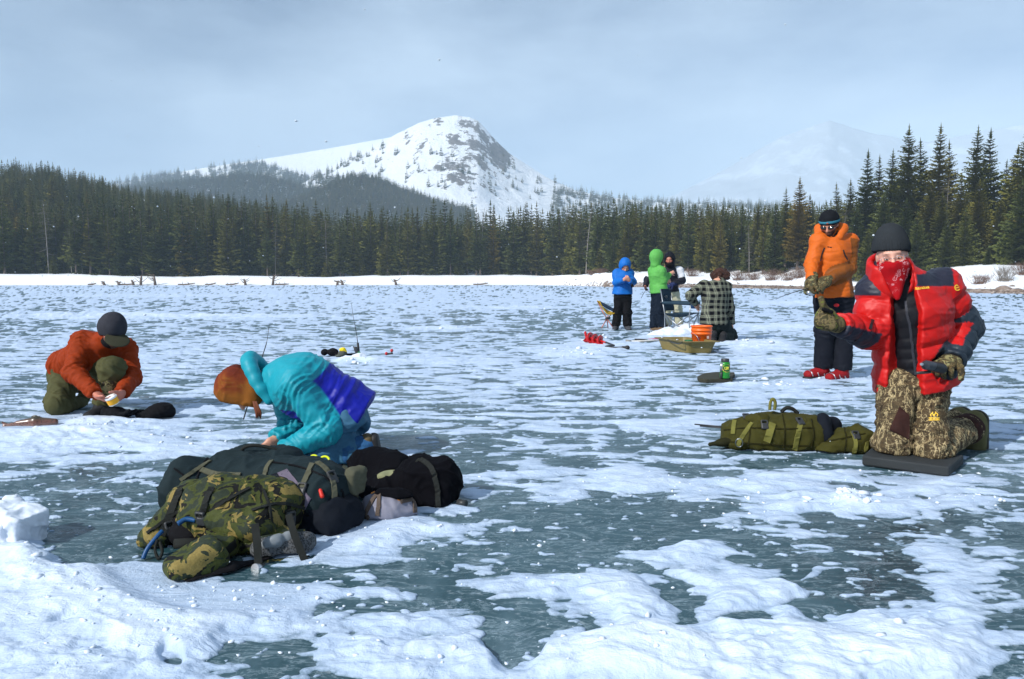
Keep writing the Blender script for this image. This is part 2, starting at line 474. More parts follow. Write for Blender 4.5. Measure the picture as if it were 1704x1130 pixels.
MU = [360, 420, 480, 510, 550, 590, 625, 660, 700, 730, 760, 782, 797, 812, 828, 848, 880, 920, 960, 1010, 1080, 1160, 1300]
MV = [345, 338, 322, 306, 283, 263, 250, 229, 209, 201, 197, 200, 206, 222, 240, 259, 283, 303, 320, 330, 337, 341, 346]
def rock_main(u, v, q, x, y):
    n = fbm(x / 22, y / 40 , 5, 4)
    return .21 + .34 * blob(u, v, 795, 232, 45, 24) + .26 * blob(u, v, 690, 232, 45, 12) + .30 * blob(u, v, 775, 285, 70, 34) + .22 * blob(u, v, 830, 262, 30, 25) + .44 * n + .20 * blob(u, v, 750, 202, 70, 9) + .16 * blob(u, v, 840, 250, 25, 22)
MAIN = ridge_field('mountain', MU, MV, 1080, 420, 430, rock_main, 5, 380, 120)
LU = [60, 150, 230, 330, 430, 520, 600, 650, 720, 800, 900, 980]
LV = [345, 318, 300, 283, 268, 254, 240, 231, 218, 226, 290, 345]
def rock_left(u, v, q, x, y): return .16 + .16 * fbm(x / 50, y / 50, 8, 4)
LEFT = ridge_field('mountain_ridge', LU, LV, 1500, 500, 420, rock_left, 15, 240, 70, .5)
HU = [430, 480, 520, 560, 590, 620, 660, 700, 740, 790]
HV = [352, 343, 328, 308, 299, 303, 316, 331, 345, 358]
HILL = ridge_field('foothill', HU, HV, 760, 160, 190, lambda u, v, q, x, y: .1 + 0 * u, 35, 140, 50, .35)
KU = [60, 130, 200, 260, 330, 400, 440, 480, 520, 570, 620]
KV = [356, 342, 324, 313, 306, 296, 296, 306, 320, 338, 356]
KNOLL = ridge_field('forest_ridge', KU, KV, 960, 200, 230, lambda u, v, q, x, y: .1 + 0 * u, 45, 160, 50, .35)
RU = [1020, 1120, 1200, 1290, 1370, 1440, 1530, 1620, 1720, 1850, 2000, 2200]
RV = [350, 326, 285, 232, 205, 226, 240, 222, 208, 215, 240, 330]
def rock_right(u, v, q, x, y): return .62 + .55 * fbm((x + y * .6) / 75, (x * .2 - y) / 330, 9, 4)
RIGHT = ridge_field('distant_mountain', RU, RV, 2500, 500, 900, rock_right, 25, 260, 110, 2.2, M_HAZE_FADED)

# valley floor between the lake shore and the mountains
nu, nd = 120, 60
R_, Yv = np.meshgrid(np.linspace(-.88, .88, nu), np.geomspace(330, 3150, nd))
Xv = R_ * Yv
r0 = np.minimum(land_z(Xv, np.minimum(Yv, 520)), 18 + 40 * sstep(-.2, -.6, R_)) - 2.5
V = np.stack([Xv, Yv, r0 + fbm(Xv / 200, Yv / 200, 71, 3) * 2], -1).reshape(-1, 3)
idx = np.arange(nd * nu).reshape(nd, nu)
F = np.stack([idx[:-1, :-1], idx[:-1, 1:], idx[1:, 1:], idx[1:, :-1]], -1).reshape(-1, 4)
me = np_mesh('valley', V, F); float_attr(me, 'gravel', np.zeros(nu * nd))
valley = mesh_obj('valley', me, M_BANK); tag(valley, kind='structure')
# ================================================================== trees
def needles(name, dark, light, warm):
    t = NT(name)
    oi = t.n.new('ShaderNodeObjectInfo')
    co = t.coord('Object')
    n = t.noise(co, 1.6, 4, 0.65)
    base = t.ramp(n, [(0.3, dark), (0.7, light)])
    tone = t.ramp(oi.outputs['Random'], [(0.0, (0.62, 0.74, 0.74)), (0.3, (0.85, 0.95, 0.9)), (0.65, (1.08, 1.05, 0.84)), (0.95, (1.25, 1.10, 0.76)), (1.0, warm)])
    t.set(Base_Color=t.mix(1.0, base, tone, 'MULTIPLY'), Roughness=0.8, Specular_IOR_Level=0.15)
    return t.m
M_NEEDLE = needles('spruce_needles', (0.044, 0.054, 0.013), (0.215, 0.205, 0.050), (1.7, 1.2, 0.9))
t = NT('bark')
co = t.coord('Object', (6, 6, 1.5))
t.set(Base_Color=t.ramp(t.noise(co, 3.0, 5), [(0.3, (0.07, 0.05, 0.04)), (0.7, (0.26, 0.21, 0.17))]), Roughness=0.9, Specular_IOR_Level=0.1)
M_BARK = t.m
M_DEAD = simple('dead_wood', (0.27, 0.24, 0.21), 0.9, vary=.3)
M_DEADNEEDLE = simple('dry_needles', (0.16, 0.075, 0.045), 0.9, vary=.3)

def spruce_crown(seed, H, R, levels, nb, seg, bare=0.06, lean=0.0, ragged=.35):
    """triangles for one spruce crown: whorls of drooping sprays"""
    rg = np.random.default_rng(seed)
    V = []; F = []
    def tri(a, b, c):
        i = len(V); V.extend((a, b, c)); F.append((i, i + 1, i + 2))
    gaps = rg.uniform(.65, 1.15, 12)
    for L in range(levels):
        f = (L + rg.uniform(-.3, .3)) / levels
        f = min(max(f, 0), .995)
        z0 = H * (bare + (1 - bare) * f)
        prof = (1 - f) ** .82 * (.55 + .45 * min(1, (f + .05) * 6))
        n = max(3, int(round(nb * (.45 + .55 * (1 - f)))))
        a0 = rg.uniform(0, 6.28)
        for k in range(n):
            az = a0 + 6.283 * k / n + rg.uniform(-.35, .35)
            ln = R * prof * rg.uniform(1 - ragged, 1 + ragged * .55) * gaps[int((az % 6.28) / 6.28 * 12) % 12] + .03 * R
            dr = rg.uniform(-.05, .30) - .35 * f
            dx, dy = math.cos(az), math.sin(az)
            sx, sy = -dy, dx
            w = ln * rg.uniform(.30, .46) + .03 * H / 12
            prev = np.array((0, 0, z0 + .02 * H))
            for j in range(seg):
                f0 = j / seg; f1 = (j + 1) / seg
                zz = lambda q: z0 - dr * ln * q + .22 * ln * q * q
                p0 = np.array((dx * ln * f0, dy * ln * f0, zz(f0)))
                p1 = np.array((dx * ln * f1, dy * ln * f1, zz(f1)))
                ww = w * (1.05 - .75 * f0)
                back = ln * .12
                for sg in (-1, 1):
                    q = p0 * .55 + p1 * .45
                    tip = q + np.array((sx * sg * ww * rg.uniform(.6, 1.25) + dx * back * rg.uniform(.2, 1.6), sy * sg * ww * rg.uniform(.6, 1.25) + dy * back, -ww * rg.uniform(.10, .55)))
                    tri(p0, p1, tip)
                # hanging tuft
                dn = p0 * .4 + p1 * .6 + np.array((rg.uniform(-.1, .1) * ln, rg.uniform(-.1, .1) * ln, -ww * rg.uniform(.4, .95)))
                tri(p0, dn, p1)
                if seg > 2 and rg.random() < .6:
                    up_ = p0 * .5 + p1 * .5 + np.array((rg.uniform(-.12, .12) * ln, rg.uniform(-.12, .12) * ln, ww * rg.uniform(.15, .45))); tri(p0, p1, up_)
    # leader
    for k in range(4):
        a = 1.57 * k
        tri(np.array((0, 0, H * 1.02)), np.array((math.cos(a) * .02 * R, math.sin(a) * .02 * R, H * .93)), np.array((math.cos(a + 1.5) * .05 * R, math.sin(a + 1.5) * .05 * R, H * .93)))
    V = np.array(V); V[:, 0] += lean * (V[:, 2] / H) ** 2 * H
    return np_mesh('crown', V, np.array(F), smooth=False)
def trunk_mesh(H, r0, sides=7, lean=0.0, stubs=0, seed=0, name='trunk'):
    rg = np.random.default_rng(seed)
    zs = np.array([-.4, 0, .04, .2, .45, .7, .9, 1.0]) * H; zs[0] = -.5
    rs = np.array([1.25, 1.2, 1.0, .84, .62, .38, .16, .03]) * r0
    V = []; F = []
    for z, r in zip(zs, rs):
        ox, oy = rg.uniform(-.3, .3, 2) * r
        for k in range(sides):
            a = 6.283 * k / sides
            V.append((math.cos(a) * r + ox + lean * (max(z, 0) / H) ** 2 * H, math.sin(a) * r + oy, z))
    for i in range(len(zs) - 1):
        for k in range(sides):
            a = i * sides + k; b = i * sides + (k + 1) % sides
            F.append((a, b, b + sides)); F.append((a, b + sides, a + sides))
    for k in range(stubs):
        z = H * rg.uniform(.25, .97); a = rg.uniform(0, 6.28); l = (1 - z / H) * H * .16 * rg.uniform(.4, 1.2) + .1
        r = r0 * .12; i = len(V)
        d = np.array((math.cos(a), math.sin(a), rg.uniform(-.4, .15))); c = np.array((lean * (z / H) ** 2 * H, 0, z))
        for q, rad in ((0, r), (l, r * .2)):
            for m in range(3):
                b = 2.094 * m
                V.append(tuple(c + d * q + rad * np.array((-math.sin(a) * math.cos(b), math.cos(a) * math.cos(b), math.sin(b)))))
        for m in range(3):
            n_ = (m + 1) % 3
            F.append((i + m, i + n_, i + 3 + n_)); F.append((i + m, i + 3 + n_, i + 3 + m))
    return np_mesh(name, np.array(V), np.array(F))

FARP = []     # far-shore prototypes: unit height 1 m scaled later
for i, (R, lv, nb, sg, rag) in enumerate([(.17, 30, 9, 3, .4), (.13, 34, 8, 3, .5), (.20, 28, 9, 3, .35), (.11, 34, 7, 3, .55), (.15, 32, 8, 3, .6), (.23, 24, 10, 3, .3)]):
    cr = spruce_crown(100 + i, 1.0, R, lv, nb, sg, bare=[.05, .10, .03, .14, .18, .02][i], ragged=rag)
    cr.materials.append(M_NEEDLE)
    tr = trunk_mesh(.97, .011, 5, seed=i); tr.materials.append(M_BARK)
    FARP.append((cr, tr))
NEARP = []
for i, (R, lv, nb, sg, rag) in enumerate([(.17, 46, 12, 5, .45), (.14, 50, 11, 5, .5), (.20, 42, 13, 5, .4), (.12, 50, 10, 5, .6), (.24, 34, 13, 5, .35)]):
    cr = spruce_crown(200 + i, 1.0, R, lv, nb, sg, bare=[.05, .12, .04, .2, .01][i], lean=[0, .01, -.01, .02, 0][i], ragged=rag)
    cr.materials.append(M_NEEDLE)
    tr = trunk_mesh(.97, .011, 7, lean=[0, .01, -.01, .02, 0][i], seed=20 + i); tr.materials.append(M_BARK)
    NEARP.append((cr, tr))
SNAG = [trunk_mesh(1.0, .0075, 6, lean=l, stubs=90, seed=40 + k, name='trunk') for k, l in enumerate((.07, -.10, .04))]
for m in SNAG: m.materials.append(M_DEAD)

def where(u):
    r = (u - 852) / FPX
    return ('at the far left end of the shore' if u < 150 else 'on the left shore' if u < 480 else 'below the mountain on the far shore' if u < 900 else 'behind the standing anglers' if u < 1240 else 'behind the angler in orange' if u < 1440 else 'on the right bank')
TREES = []; SEEN = []
def tree(u, d, H, proto, near=False, scale_xy=1.0, label=None, group='spruces of the far shore'):
    r = (u - 852) / FPX
    x = r * d
    z = float(land_z(np.array([x]), np.array([d]))[0]) - .1
    root = empty('spruce_tree', (x, d, z), random.uniform(0, 6.28))
    root.scale = (H * scale_xy, H * scale_xy, H)
    cr, tr = (NEARP if near else FARP)[proto]
    mesh_obj('trunk', tr, None, root); mesh_obj('crown', cr, None, root)
    tag(root, label or 'spruce', 'tree', group)
    TREES.append((x, d))
    return root
def snag(u, d, H, k, label):
    r = (u - 852) / FPX; x = r * d
    root = empty('dead_tree', (x, d, float(land_z(np.array([x]), np.array([d]))[0]) - .1), random.uniform(0, 6.28))
    root.scale = (H, H, H)
    mesh_obj('trunk', SNAG[k], None, root)
    tag(root, label, 'tree', 'bare dead trunks in the forest')

# --- the tall cluster on the right bank: (u, base depth, top v, prototype, width)
RIGHT_T = [(1388, 74, 305, 3, 1.0), (1435, 74, 253, 0, .95), (1455, 76, 262, 3, 1.0), (1474, 72, 252, 1, 1.0), (1503, 71, 213, 1, 1.05), (1526, 74, 234, 3, 1.1), (1552, 70, 211, 0, .95), (1572, 72, 238, 3, 1.0),
           (1611, 69, 214, 1, .95), (1634, 70, 219, 0, .9), (1660, 73, 268, 3, 1.0), (1700, 64, 209, 2, 1.0), (1680, 66, 246, 0, 1.0), (1740, 63, 205, 2, 1.0), (1790, 62, 230, 0, 1.1),
           (1325, 84, 297, 1, 1.0), (1304, 86, 314, 3, 1.0), (1342, 85, 325, 0, 1.0), (1368, 80, 343, 2, 1.0), (1410, 76, 300, 1, 1.0), (1275, 92, 340, 0, 1.0), (1256, 95, 341, 1, 1.0), (1287, 90, 338, 2, .9), (1358, 82, 352, 3, 1.0),
           (1420, 70, 345, 2, 1.0), (1465, 68, 320, 2, 1.0), (1540, 67, 300, 2, 1.0), (1590, 66, 290, 0, 1.1), (1600, 62, 345, 4, .9), (1570, 63, 365, 4, .9), (1620, 64, 300, 2, 1.0), (1655, 62, 330, 2, 1.0), (1500, 66, 330, 2, 1.0), (1560, 65, 320, 0, 1.2), (1520, 64, 350, 4, .9), (1480, 66, 360, 2, .9), (1440, 68, 380, 4, .9), (1395, 74, 360, 0, 1.1), (1380, 74, 395, 4, .8), (1690, 58, 300, 4, .9), (1640, 60, 405, 4, .9), (1725, 58, 330, 4, .8), (1485, 64, 410, 4, .9)]
for (u, d, v, p, w) in RIGHT_T:
    d = d + 13
    x = (u - 852) / FPX * d
    zb = float(land_z(np.array([x]), np.array([d]))[0])
    H = (466 - v) / FPX * d + CAM_H - zb
    big = H > 11
    o_ = tree(u, d, H, p, True, w * 1.38, None, 'spruces on the right bank')
    SEEN.append((u, o_, 'right bank cluster', 'tall spruce' if big else 'small spruce'))
# bare trunk in front of the cluster
snag(1567, 79, 9.5, 0, 'pale bare trunk among the tall spruces on the right bank')
snag(1398, 86, 8.0, 1, 'bare dead trunk between the orange and the red angler')
# --- the front of the far forest
def top_v(u): return np.interp(u, [-200, 0, 60, 150, 215, 300, 420, 560, 700, 860, 1000, 1200, 1300, 1440], [262, 262, 268, 288, 312, 318, 322, 328, 332, 336, 332, 342, 345, 345])
rg = random.Random(5)
n_front = 0
us = np.linspace(-30, 1300, 150)
for row in range(2):
    for u in us:
        u2 = u + rg.uniform(-6, 6)
        if row and rg.random() < .28: continue
        r = (u2 - 852) / FPX
        d = float(shore_d(r)) + (9.5 if row == 0 else 17) + rg.uniform(-2, 4)
        if u2 > 1050: d += 3
        young = row == 0 and rg.random() < .22
        H = rg.uniform(4, 8) if young else rg.uniform(11.5, 17.5)
        H *= (d / 155) ** .45
        zb = float(land_z(np.array([r * d]), np.array([d]))[0])
        H = min(H, (466 - float(top_v(u2)) - rg.uniform(-4, 16)) / FPX * d + CAM_H - zb)
        o_ = tree(u2, d, H, rg.choice((2, 5)) if young else rg.choice((0, 1, 2, 3, 4, 0, 1)), False, rg.uniform(1.05, 1.45))
        SEEN.append((u2, o_, 'front row' if row == 0 else 'second row', 'young spruce' if young else 'tall spruce'))
        n_front += 1
for (u, v, k, nm) in [(122, 375, 0, 'second from the left edge'), (140, 372, 1, 'third from the left edge'), (200, 390, 2, 'above the small third stump'), (330, 378, 0, 'just right of the long tilted log'), (460, 380, 1, 'above the upturned root stump'), (498, 388, 2, 'left of the square stump'), (545, 360, 0, 'tall one just left of the square stump'), (84, 330, 2, 'leftmost and tallest'), (800, 340, 0, 'below the mountain cliff'), (975, 330, 1, 'left of the blue hood'), (1245, 372, 2, 'right of the fur hat')]:
    r = (u - 852) / FPX; d = float(shore_d(r)) + 9; x = r * d
    H = (466 - v) / FPX * d + CAM_H - float(land_z(np.array([x]), np.array([d]))[0])
    snag(u, d, H, k, 'grey bare trunk at the forest edge, ' + nm)

# labels: counted from landmarks one can find
ORD = ['first', 'second', 'third', 'fourth', 'fifth', 'sixth', 'seventh', 'eighth', 'ninth', 'tenth', 'eleventh', 'twelfth', 'thirteenth', 'fourteenth', 'fifteenth', 'sixteenth', 'seventeenth', 'eighteenth', 'nineteenth', 'twentieth']
MARKS = [(-400, 'the left edge'), (60, 'the orange kneeler'), (155, 'the leftmost driftwood log'), (236, 'the tall branching stump'), (312, 'the long tilted log'), (388, 'the brush pile log'), (455, 'the upturned root stump'), (510, 'the teal shoulder'), (563, 'the square stump'), (660, 'the lone dark stump'), (760, 'the mountain summit'), (845, 'the steep mountain shoulder'), (940, 'the foot of the mountain'), (1037, 'the blue hood'), (1092, 'the green hood'), (1135, 'the white shoulder'), (1198, 'the fur hat'), (1380, 'the striped beanie'), (1480, 'the charcoal beanie'), (1600, 'the red sleeve badge')]
def relabel(lst):
    for row in sorted({q[2] for q in lst}):
        cnt = {}
        for (u, o, rw, look) in sorted([q for q in lst if q[2] == row], key=lambda q: q[0]):
            m = max(k for k, (mu, _) in enumerate(MARKS) if mu <= u); cnt[m] = cnt.get(m, -1) + 1
            o['label'] = look + ' in the ' + row + ', ' + ORD[min(cnt[m], 19)] + ' rightward from ' + MARKS[m][1]
relabel(SEEN)
# --- the forest behind: one mass, instanced from the same crowns
def instancer(name, pts, scales, rots, protos, mat_names=None):
    me = bpy.data.meshes.new(name)
    me.from_pydata([tuple(p) for p in pts], [], [])
    float_attr(me, 'size', scales)
    float_attr(me, 'turn', rots)
    o = bpy.data.objects.new(name, me); link(o)
    pc = bpy.data.collections.new(name + '_kinds')
    for k, (cr, tr) in enumerate(protos):
        po = bpy.data.objects.new('tree_kind', cr); pc.objects.link(po)
    ng = bpy.data.node_groups.new(name, 'GeometryNodeTree')
    ng.interface.new_socket('Geometry', in_out='INPUT', socket_type='NodeSocketGeometry')
    ng.interface.new_socket('Geometry', in_out='OUTPUT', socket_type='NodeSocketGeometry')
    gi = ng.nodes.new('NodeGroupInput'); go = ng.nodes.new('NodeGroupOutput')
    ci = ng.nodes.new('GeometryNodeCollectionInfo'); ci.inputs['Collection'].default_value = pc
    ci.inputs['Separate Children'].default_value = True; ci.inputs['Reset Children'].default_value = True
    ip = ng.nodes.new('GeometryNodeInstanceOnPoints'); ip.inputs['Pick Instance'].default_value = True
    a1 = ng.nodes.new('GeometryNodeInputNamedAttribute'); a1.data_type = 'FLOAT'; a1.inputs['Name'].default_value = 'size'
    a2 = ng.nodes.new('GeometryNodeInputNamedAttribute'); a2.data_type = 'FLOAT'; a2.inputs['Name'].default_value = 'turn'
    cx = ng.nodes.new('ShaderNodeCombineXYZ')
    ng.links.new(a2.outputs[0], cx.inputs['Z'])
    ng.links.new(gi.outputs[0], ip.inputs['Points']); ng.links.new(ci.outputs[0], ip.inputs['Instance'])
    ng.links.new(a1.outputs[0], ip.inputs['Scale']); ng.links.new(cx.outputs[0], ip.inputs['Rotation'])
    ng.links.new(ip.outputs[0], go.inputs[0])
    md = o.modifiers.new('scatter', 'NODES'); md.node_group = ng
    return o
pts = []; sc = []
tries = 0
grid = set()
rg = random.Random(9)
while len(pts) < 3600 and tries < 60000:
    tries += 1
    u = rg.uniform(-260, 1820); r = (u - 852) / FPX
    ds = 18 + rg.random() ** 1.4 * 260
    d = float(shore_d(r)) + ds
    x = r * d
    key = (int(x / 2.6), int(d / 2.6))
    if key in grid: continue
    grid.add(key)
    H = rg.uniform(10.5, 16)
    z = float(land_z(np.array([x]), np.array([d]))[0])
    pts.append((x, d, z - .2)); sc.append(H)
# keep tops under the photographed tree line
P = np.array(pts); S = np.array(sc)
pu, pv = to_px(P[:, 0], P[:, 1], P[:, 2] + S)
lim = np.interp(pu, [-300, 0, 60, 150, 215, 300, 420, 560, 700, 860, 1000, 1200, 1280, 1400, 1900], [255, 258, 262, 285, 306, 312, 318, 322, 328, 331, 329, 338, 336, 330, 330])
S2 = S * 1.0
zmax = np.array([W(a, b, dd).z for a, b, dd in zip(pu, lim + RNG.uniform(0, 14, len(lim)), P[:, 1])])
S2 = np.minimum(S, zmax - P[:, 2])
ok = S2 > 4.5
P, S2 = P[ok], S2[ok]
forest = instancer('forest', P, S2, RNG.uniform(0, 6.28, len(P)), FARP)
tag(forest, 'dense dark spruce forest rising behind the shore', 'forest', kind='stuff')

# --- trees on the mountain sides
def mtn_points(field, n, fn, seed):
    Xc, Yc, Z, pu, pv, q = field
    rgn = np.random.default_rng(seed)
    out = []
    w = np.clip(fn(pu, pv, q, Xc, Yc) * (q < .02), 0, None)[:-1, :-1]; p = (w / w.sum()).ravel()
    k = rgn.choice(len(p), n, p=p); i, j = k // w.shape[1], k % w.shape[1]
    a, b = rgn.uniform(0, 1, n), rgn.uniform(0, 1, n)
    bl = lambda A: (A[i, j] * (1 - a) + A[i + 1, j] * a) * (1 - b) + (A[i, j + 1] * (1 - a) + A[i + 1, j + 1] * a) * b
    return np.stack([bl(Xc), bl(Yc), bl(Z) - .5], -1)
def f_main(u, v, q, x, y):
    n = sstep(-.15, .35, fbm(x / 28, y / 28, 77, 3))
    dense = sstep(0, 14, v - np.interp(u, [380, 470, 500, 540, 590, 640, 680, 720, 760], [300, 318, 318, 296, 287, 297, 318, 333, 345])) * (u < 770) * 1.0
    ridge = blob(u, v, 500, 302, 60, 8) * .6 + .55 * np.exp(-((v - np.interp(u, MU, MV) - 5) / 4) ** 2) * (u < 640) * (u > 480)
    scat = .28 * n * (blob(u, v, 690, 285, 90, 24) + blob(u, v, 800, 300, 90, 26) + .7 * blob(u, v, 860, 312, 60, 14) + .5 * blob(u, v, 640, 270, 50, 10))
    right = sstep(0, 5, v - np.interp(u, [860, 920, 960, 1000, 1300], [330, 318, 321, 327, 340])) * (u > 915)
    return dense + ridge + scat + right * .8
def f_left(u, v, q, x, y):
    edge = np.interp(u, [60, 150, 230, 330, 430, 480, 520, 620], [346, 318, 300, 284, 272, 290, 300, 330])
    n = sstep(-.3, .1, fbm(x / 60, y / 60, 78, 3))
    return sstep(0, 5, v - edge) * (u < 640) * (.25 + n) * (1 - .9 * blob(u, v, 345, 288, 40, 5))
small = []
for k in range(3):
    c = spruce_crown(300 + k, 1.0, .27, 10, 8, 1, bare=.0, ragged=.3); c.materials.append(M_NEEDLE); small.append((c, None))
PM = mtn_points(MAIN, 7500, f_main, 1); PL = mtn_points(LEFT, 9000, f_left, 2)
def f_all(u, v, q, x, y): return 1.0 + 0 * u
PH = mtn_points(HILL, 9000, f_all, 3); PK = mtn_points(KNOLL, 14000, lambda u, v, q, x, y: 1 - .97 * blob(u, v, 345, 290, 34, 4), 4)
PA = np.concatenate([PM, PL, PH, PK])
sz = np.concatenate([RNG.uniform(6.0, 14, len(PM)), RNG.uniform(11, 18, len(PL)), RNG.uniform(7, 12, len(PH)), RNG.uniform(8, 14, len(PK))])
mforest = instancer('mountain_forest', PA, sz, RNG.uniform(0, 6.28, len(PA)), small)
tag(mforest, 'scattered conifers on the snowy mountain slopes', 'forest', kind='stuff')
# ================================================================== soft solids: signed distances -> one continuous mesh
def V3(*a): return np.array(a[0] if len(a) == 1 else a, dtype=np.float32)
def unit(v):
    v = V3(v); return v / (np.linalg.norm(v) + 1e-9)
def frame(fwd, up):
    """rows: right, forward, up"""
    f = unit(fwd); u = V3(up); u = unit(u - f * np.dot(u, f)); r = np.cross(f, u)
    return np.stack([r, f, u])
def cone(a, b, ra, rb, flat=None, quilt=None):
    a = V3(a); b = V3(b); ab = b - a; L2 = float(ab @ ab) + 1e-9; L = math.sqrt(L2)
    m = max(ra, rb) * (flat[1] if flat else 1.0) + (quilt[1] if quilt else 0) + .004
    ax = unit(flat[0]) if flat else None
    def f(X, Y, Z):
        px, py, pz = X - a[0], Y - a[1], Z - a[2]
        t = np.clip((px * ab[0] + py * ab[1] + pz * ab[2]) / L2, 0, 1)
        qx, qy, qz = px - t * ab[0], py - t * ab[1], pz - t * ab[2]
        if flat:
            c = (qx * ax[0] + qy * ax[1] + qz * ax[2]) * (1 - 1 / flat[1])
            qx, qy, qz = qx - c * ax[0], qy - c * ax[1], qz - c * ax[2]
        r = ra + (rb - ra) * t
        if quilt:
            r = r + quilt[1] * (np.sqrt(np.abs(np.sin(np.pi * (t * L / quilt[0] + (quilt[2] if len(quilt) > 2 else 0))))) - .6)
        return np.sqrt(qx * qx + qy * qy + qz * qz) - r
    return np.minimum(a, b) - m, np.maximum(a, b) + m, f
def ell(c, r, R=None):
    c = V3(c); r = V3(r); R = np.eye(3, dtype=np.float32) if R is None else R
    m = float(r.max()) + .004
    def f(X, Y, Z):
        px, py, pz = X - c[0], Y - c[1], Z - c[2]
        q = [px * R[i][0] + py * R[i][1] + pz * R[i][2] for i in range(3)]
        k0 = np.sqrt((q[0] / r[0]) ** 2 + (q[1] / r[1]) ** 2 + (q[2] / r[2]) ** 2)
        k1 = np.sqrt((q[0] / r[0] ** 2) ** 2 + (q[1] / r[1] ** 2) ** 2 + (q[2] / r[2] ** 2) ** 2) + 1e-6
        return k0 * (k0 - 1) / k1
    return c - m, c + m, f
def box(c, half, R=None, rnd=.01):
    c = V3(c); hf = V3(half); R = np.eye(3, dtype=np.float32) if R is None else R
    m = float(np.linalg.norm(hf)) + rnd + .004
    def f(X, Y, Z):
        px, py, pz = X - c[0], Y - c[1], Z - c[2]
        q = [np.abs(px * R[i][0] + py * R[i][1] + pz * R[i][2]) - (hf[i] - rnd) for i in range(3)]
        o = np.sqrt(np.maximum(q[0], 0) ** 2 + np.maximum(q[1], 0) ** 2 + np.maximum(q[2], 0) ** 2)
        return o + np.minimum(np.maximum(q[0], np.maximum(q[1], q[2])), 0) - rnd
    return c - m, c + m, f
def cyl(a, b, r):
    """flat-ended cylinder"""
    a = V3(a); b = V3(b); ab = b - a; L = float(np.linalg.norm(ab)); d = ab / L; m = r + .004
    def f(X, Y, Z):
        px, py, pz = X - a[0], Y - a[1], Z - a[2]
        h = px * d[0] + py * d[1] + pz * d[2]
        qx, qy, qz = px - h * d[0], py - h * d[1], pz - h * d[2]
        rad = np.sqrt(qx * qx + qy * qy + qz * qz) - r
        return np.maximum(rad, np.maximum(-h, h - L))
    return np.minimum(a, b) - m, np.maximum(a, b) + m, f
def slab(c, n, lo=None, hi=None):
    """half space on the side n points to, acting inside a block lo..hi"""
    c = V3(c); n = unit(n)
    def f(X, Y, Z): return -((X - c[0]) * n[0] + (Y - c[1]) * n[1] + (Z - c[2]) * n[2])
    return (V3(-99, -99, -99) if lo is None else V3(lo)), (V3(99, 99, 99) if hi is None else V3(hi)), f
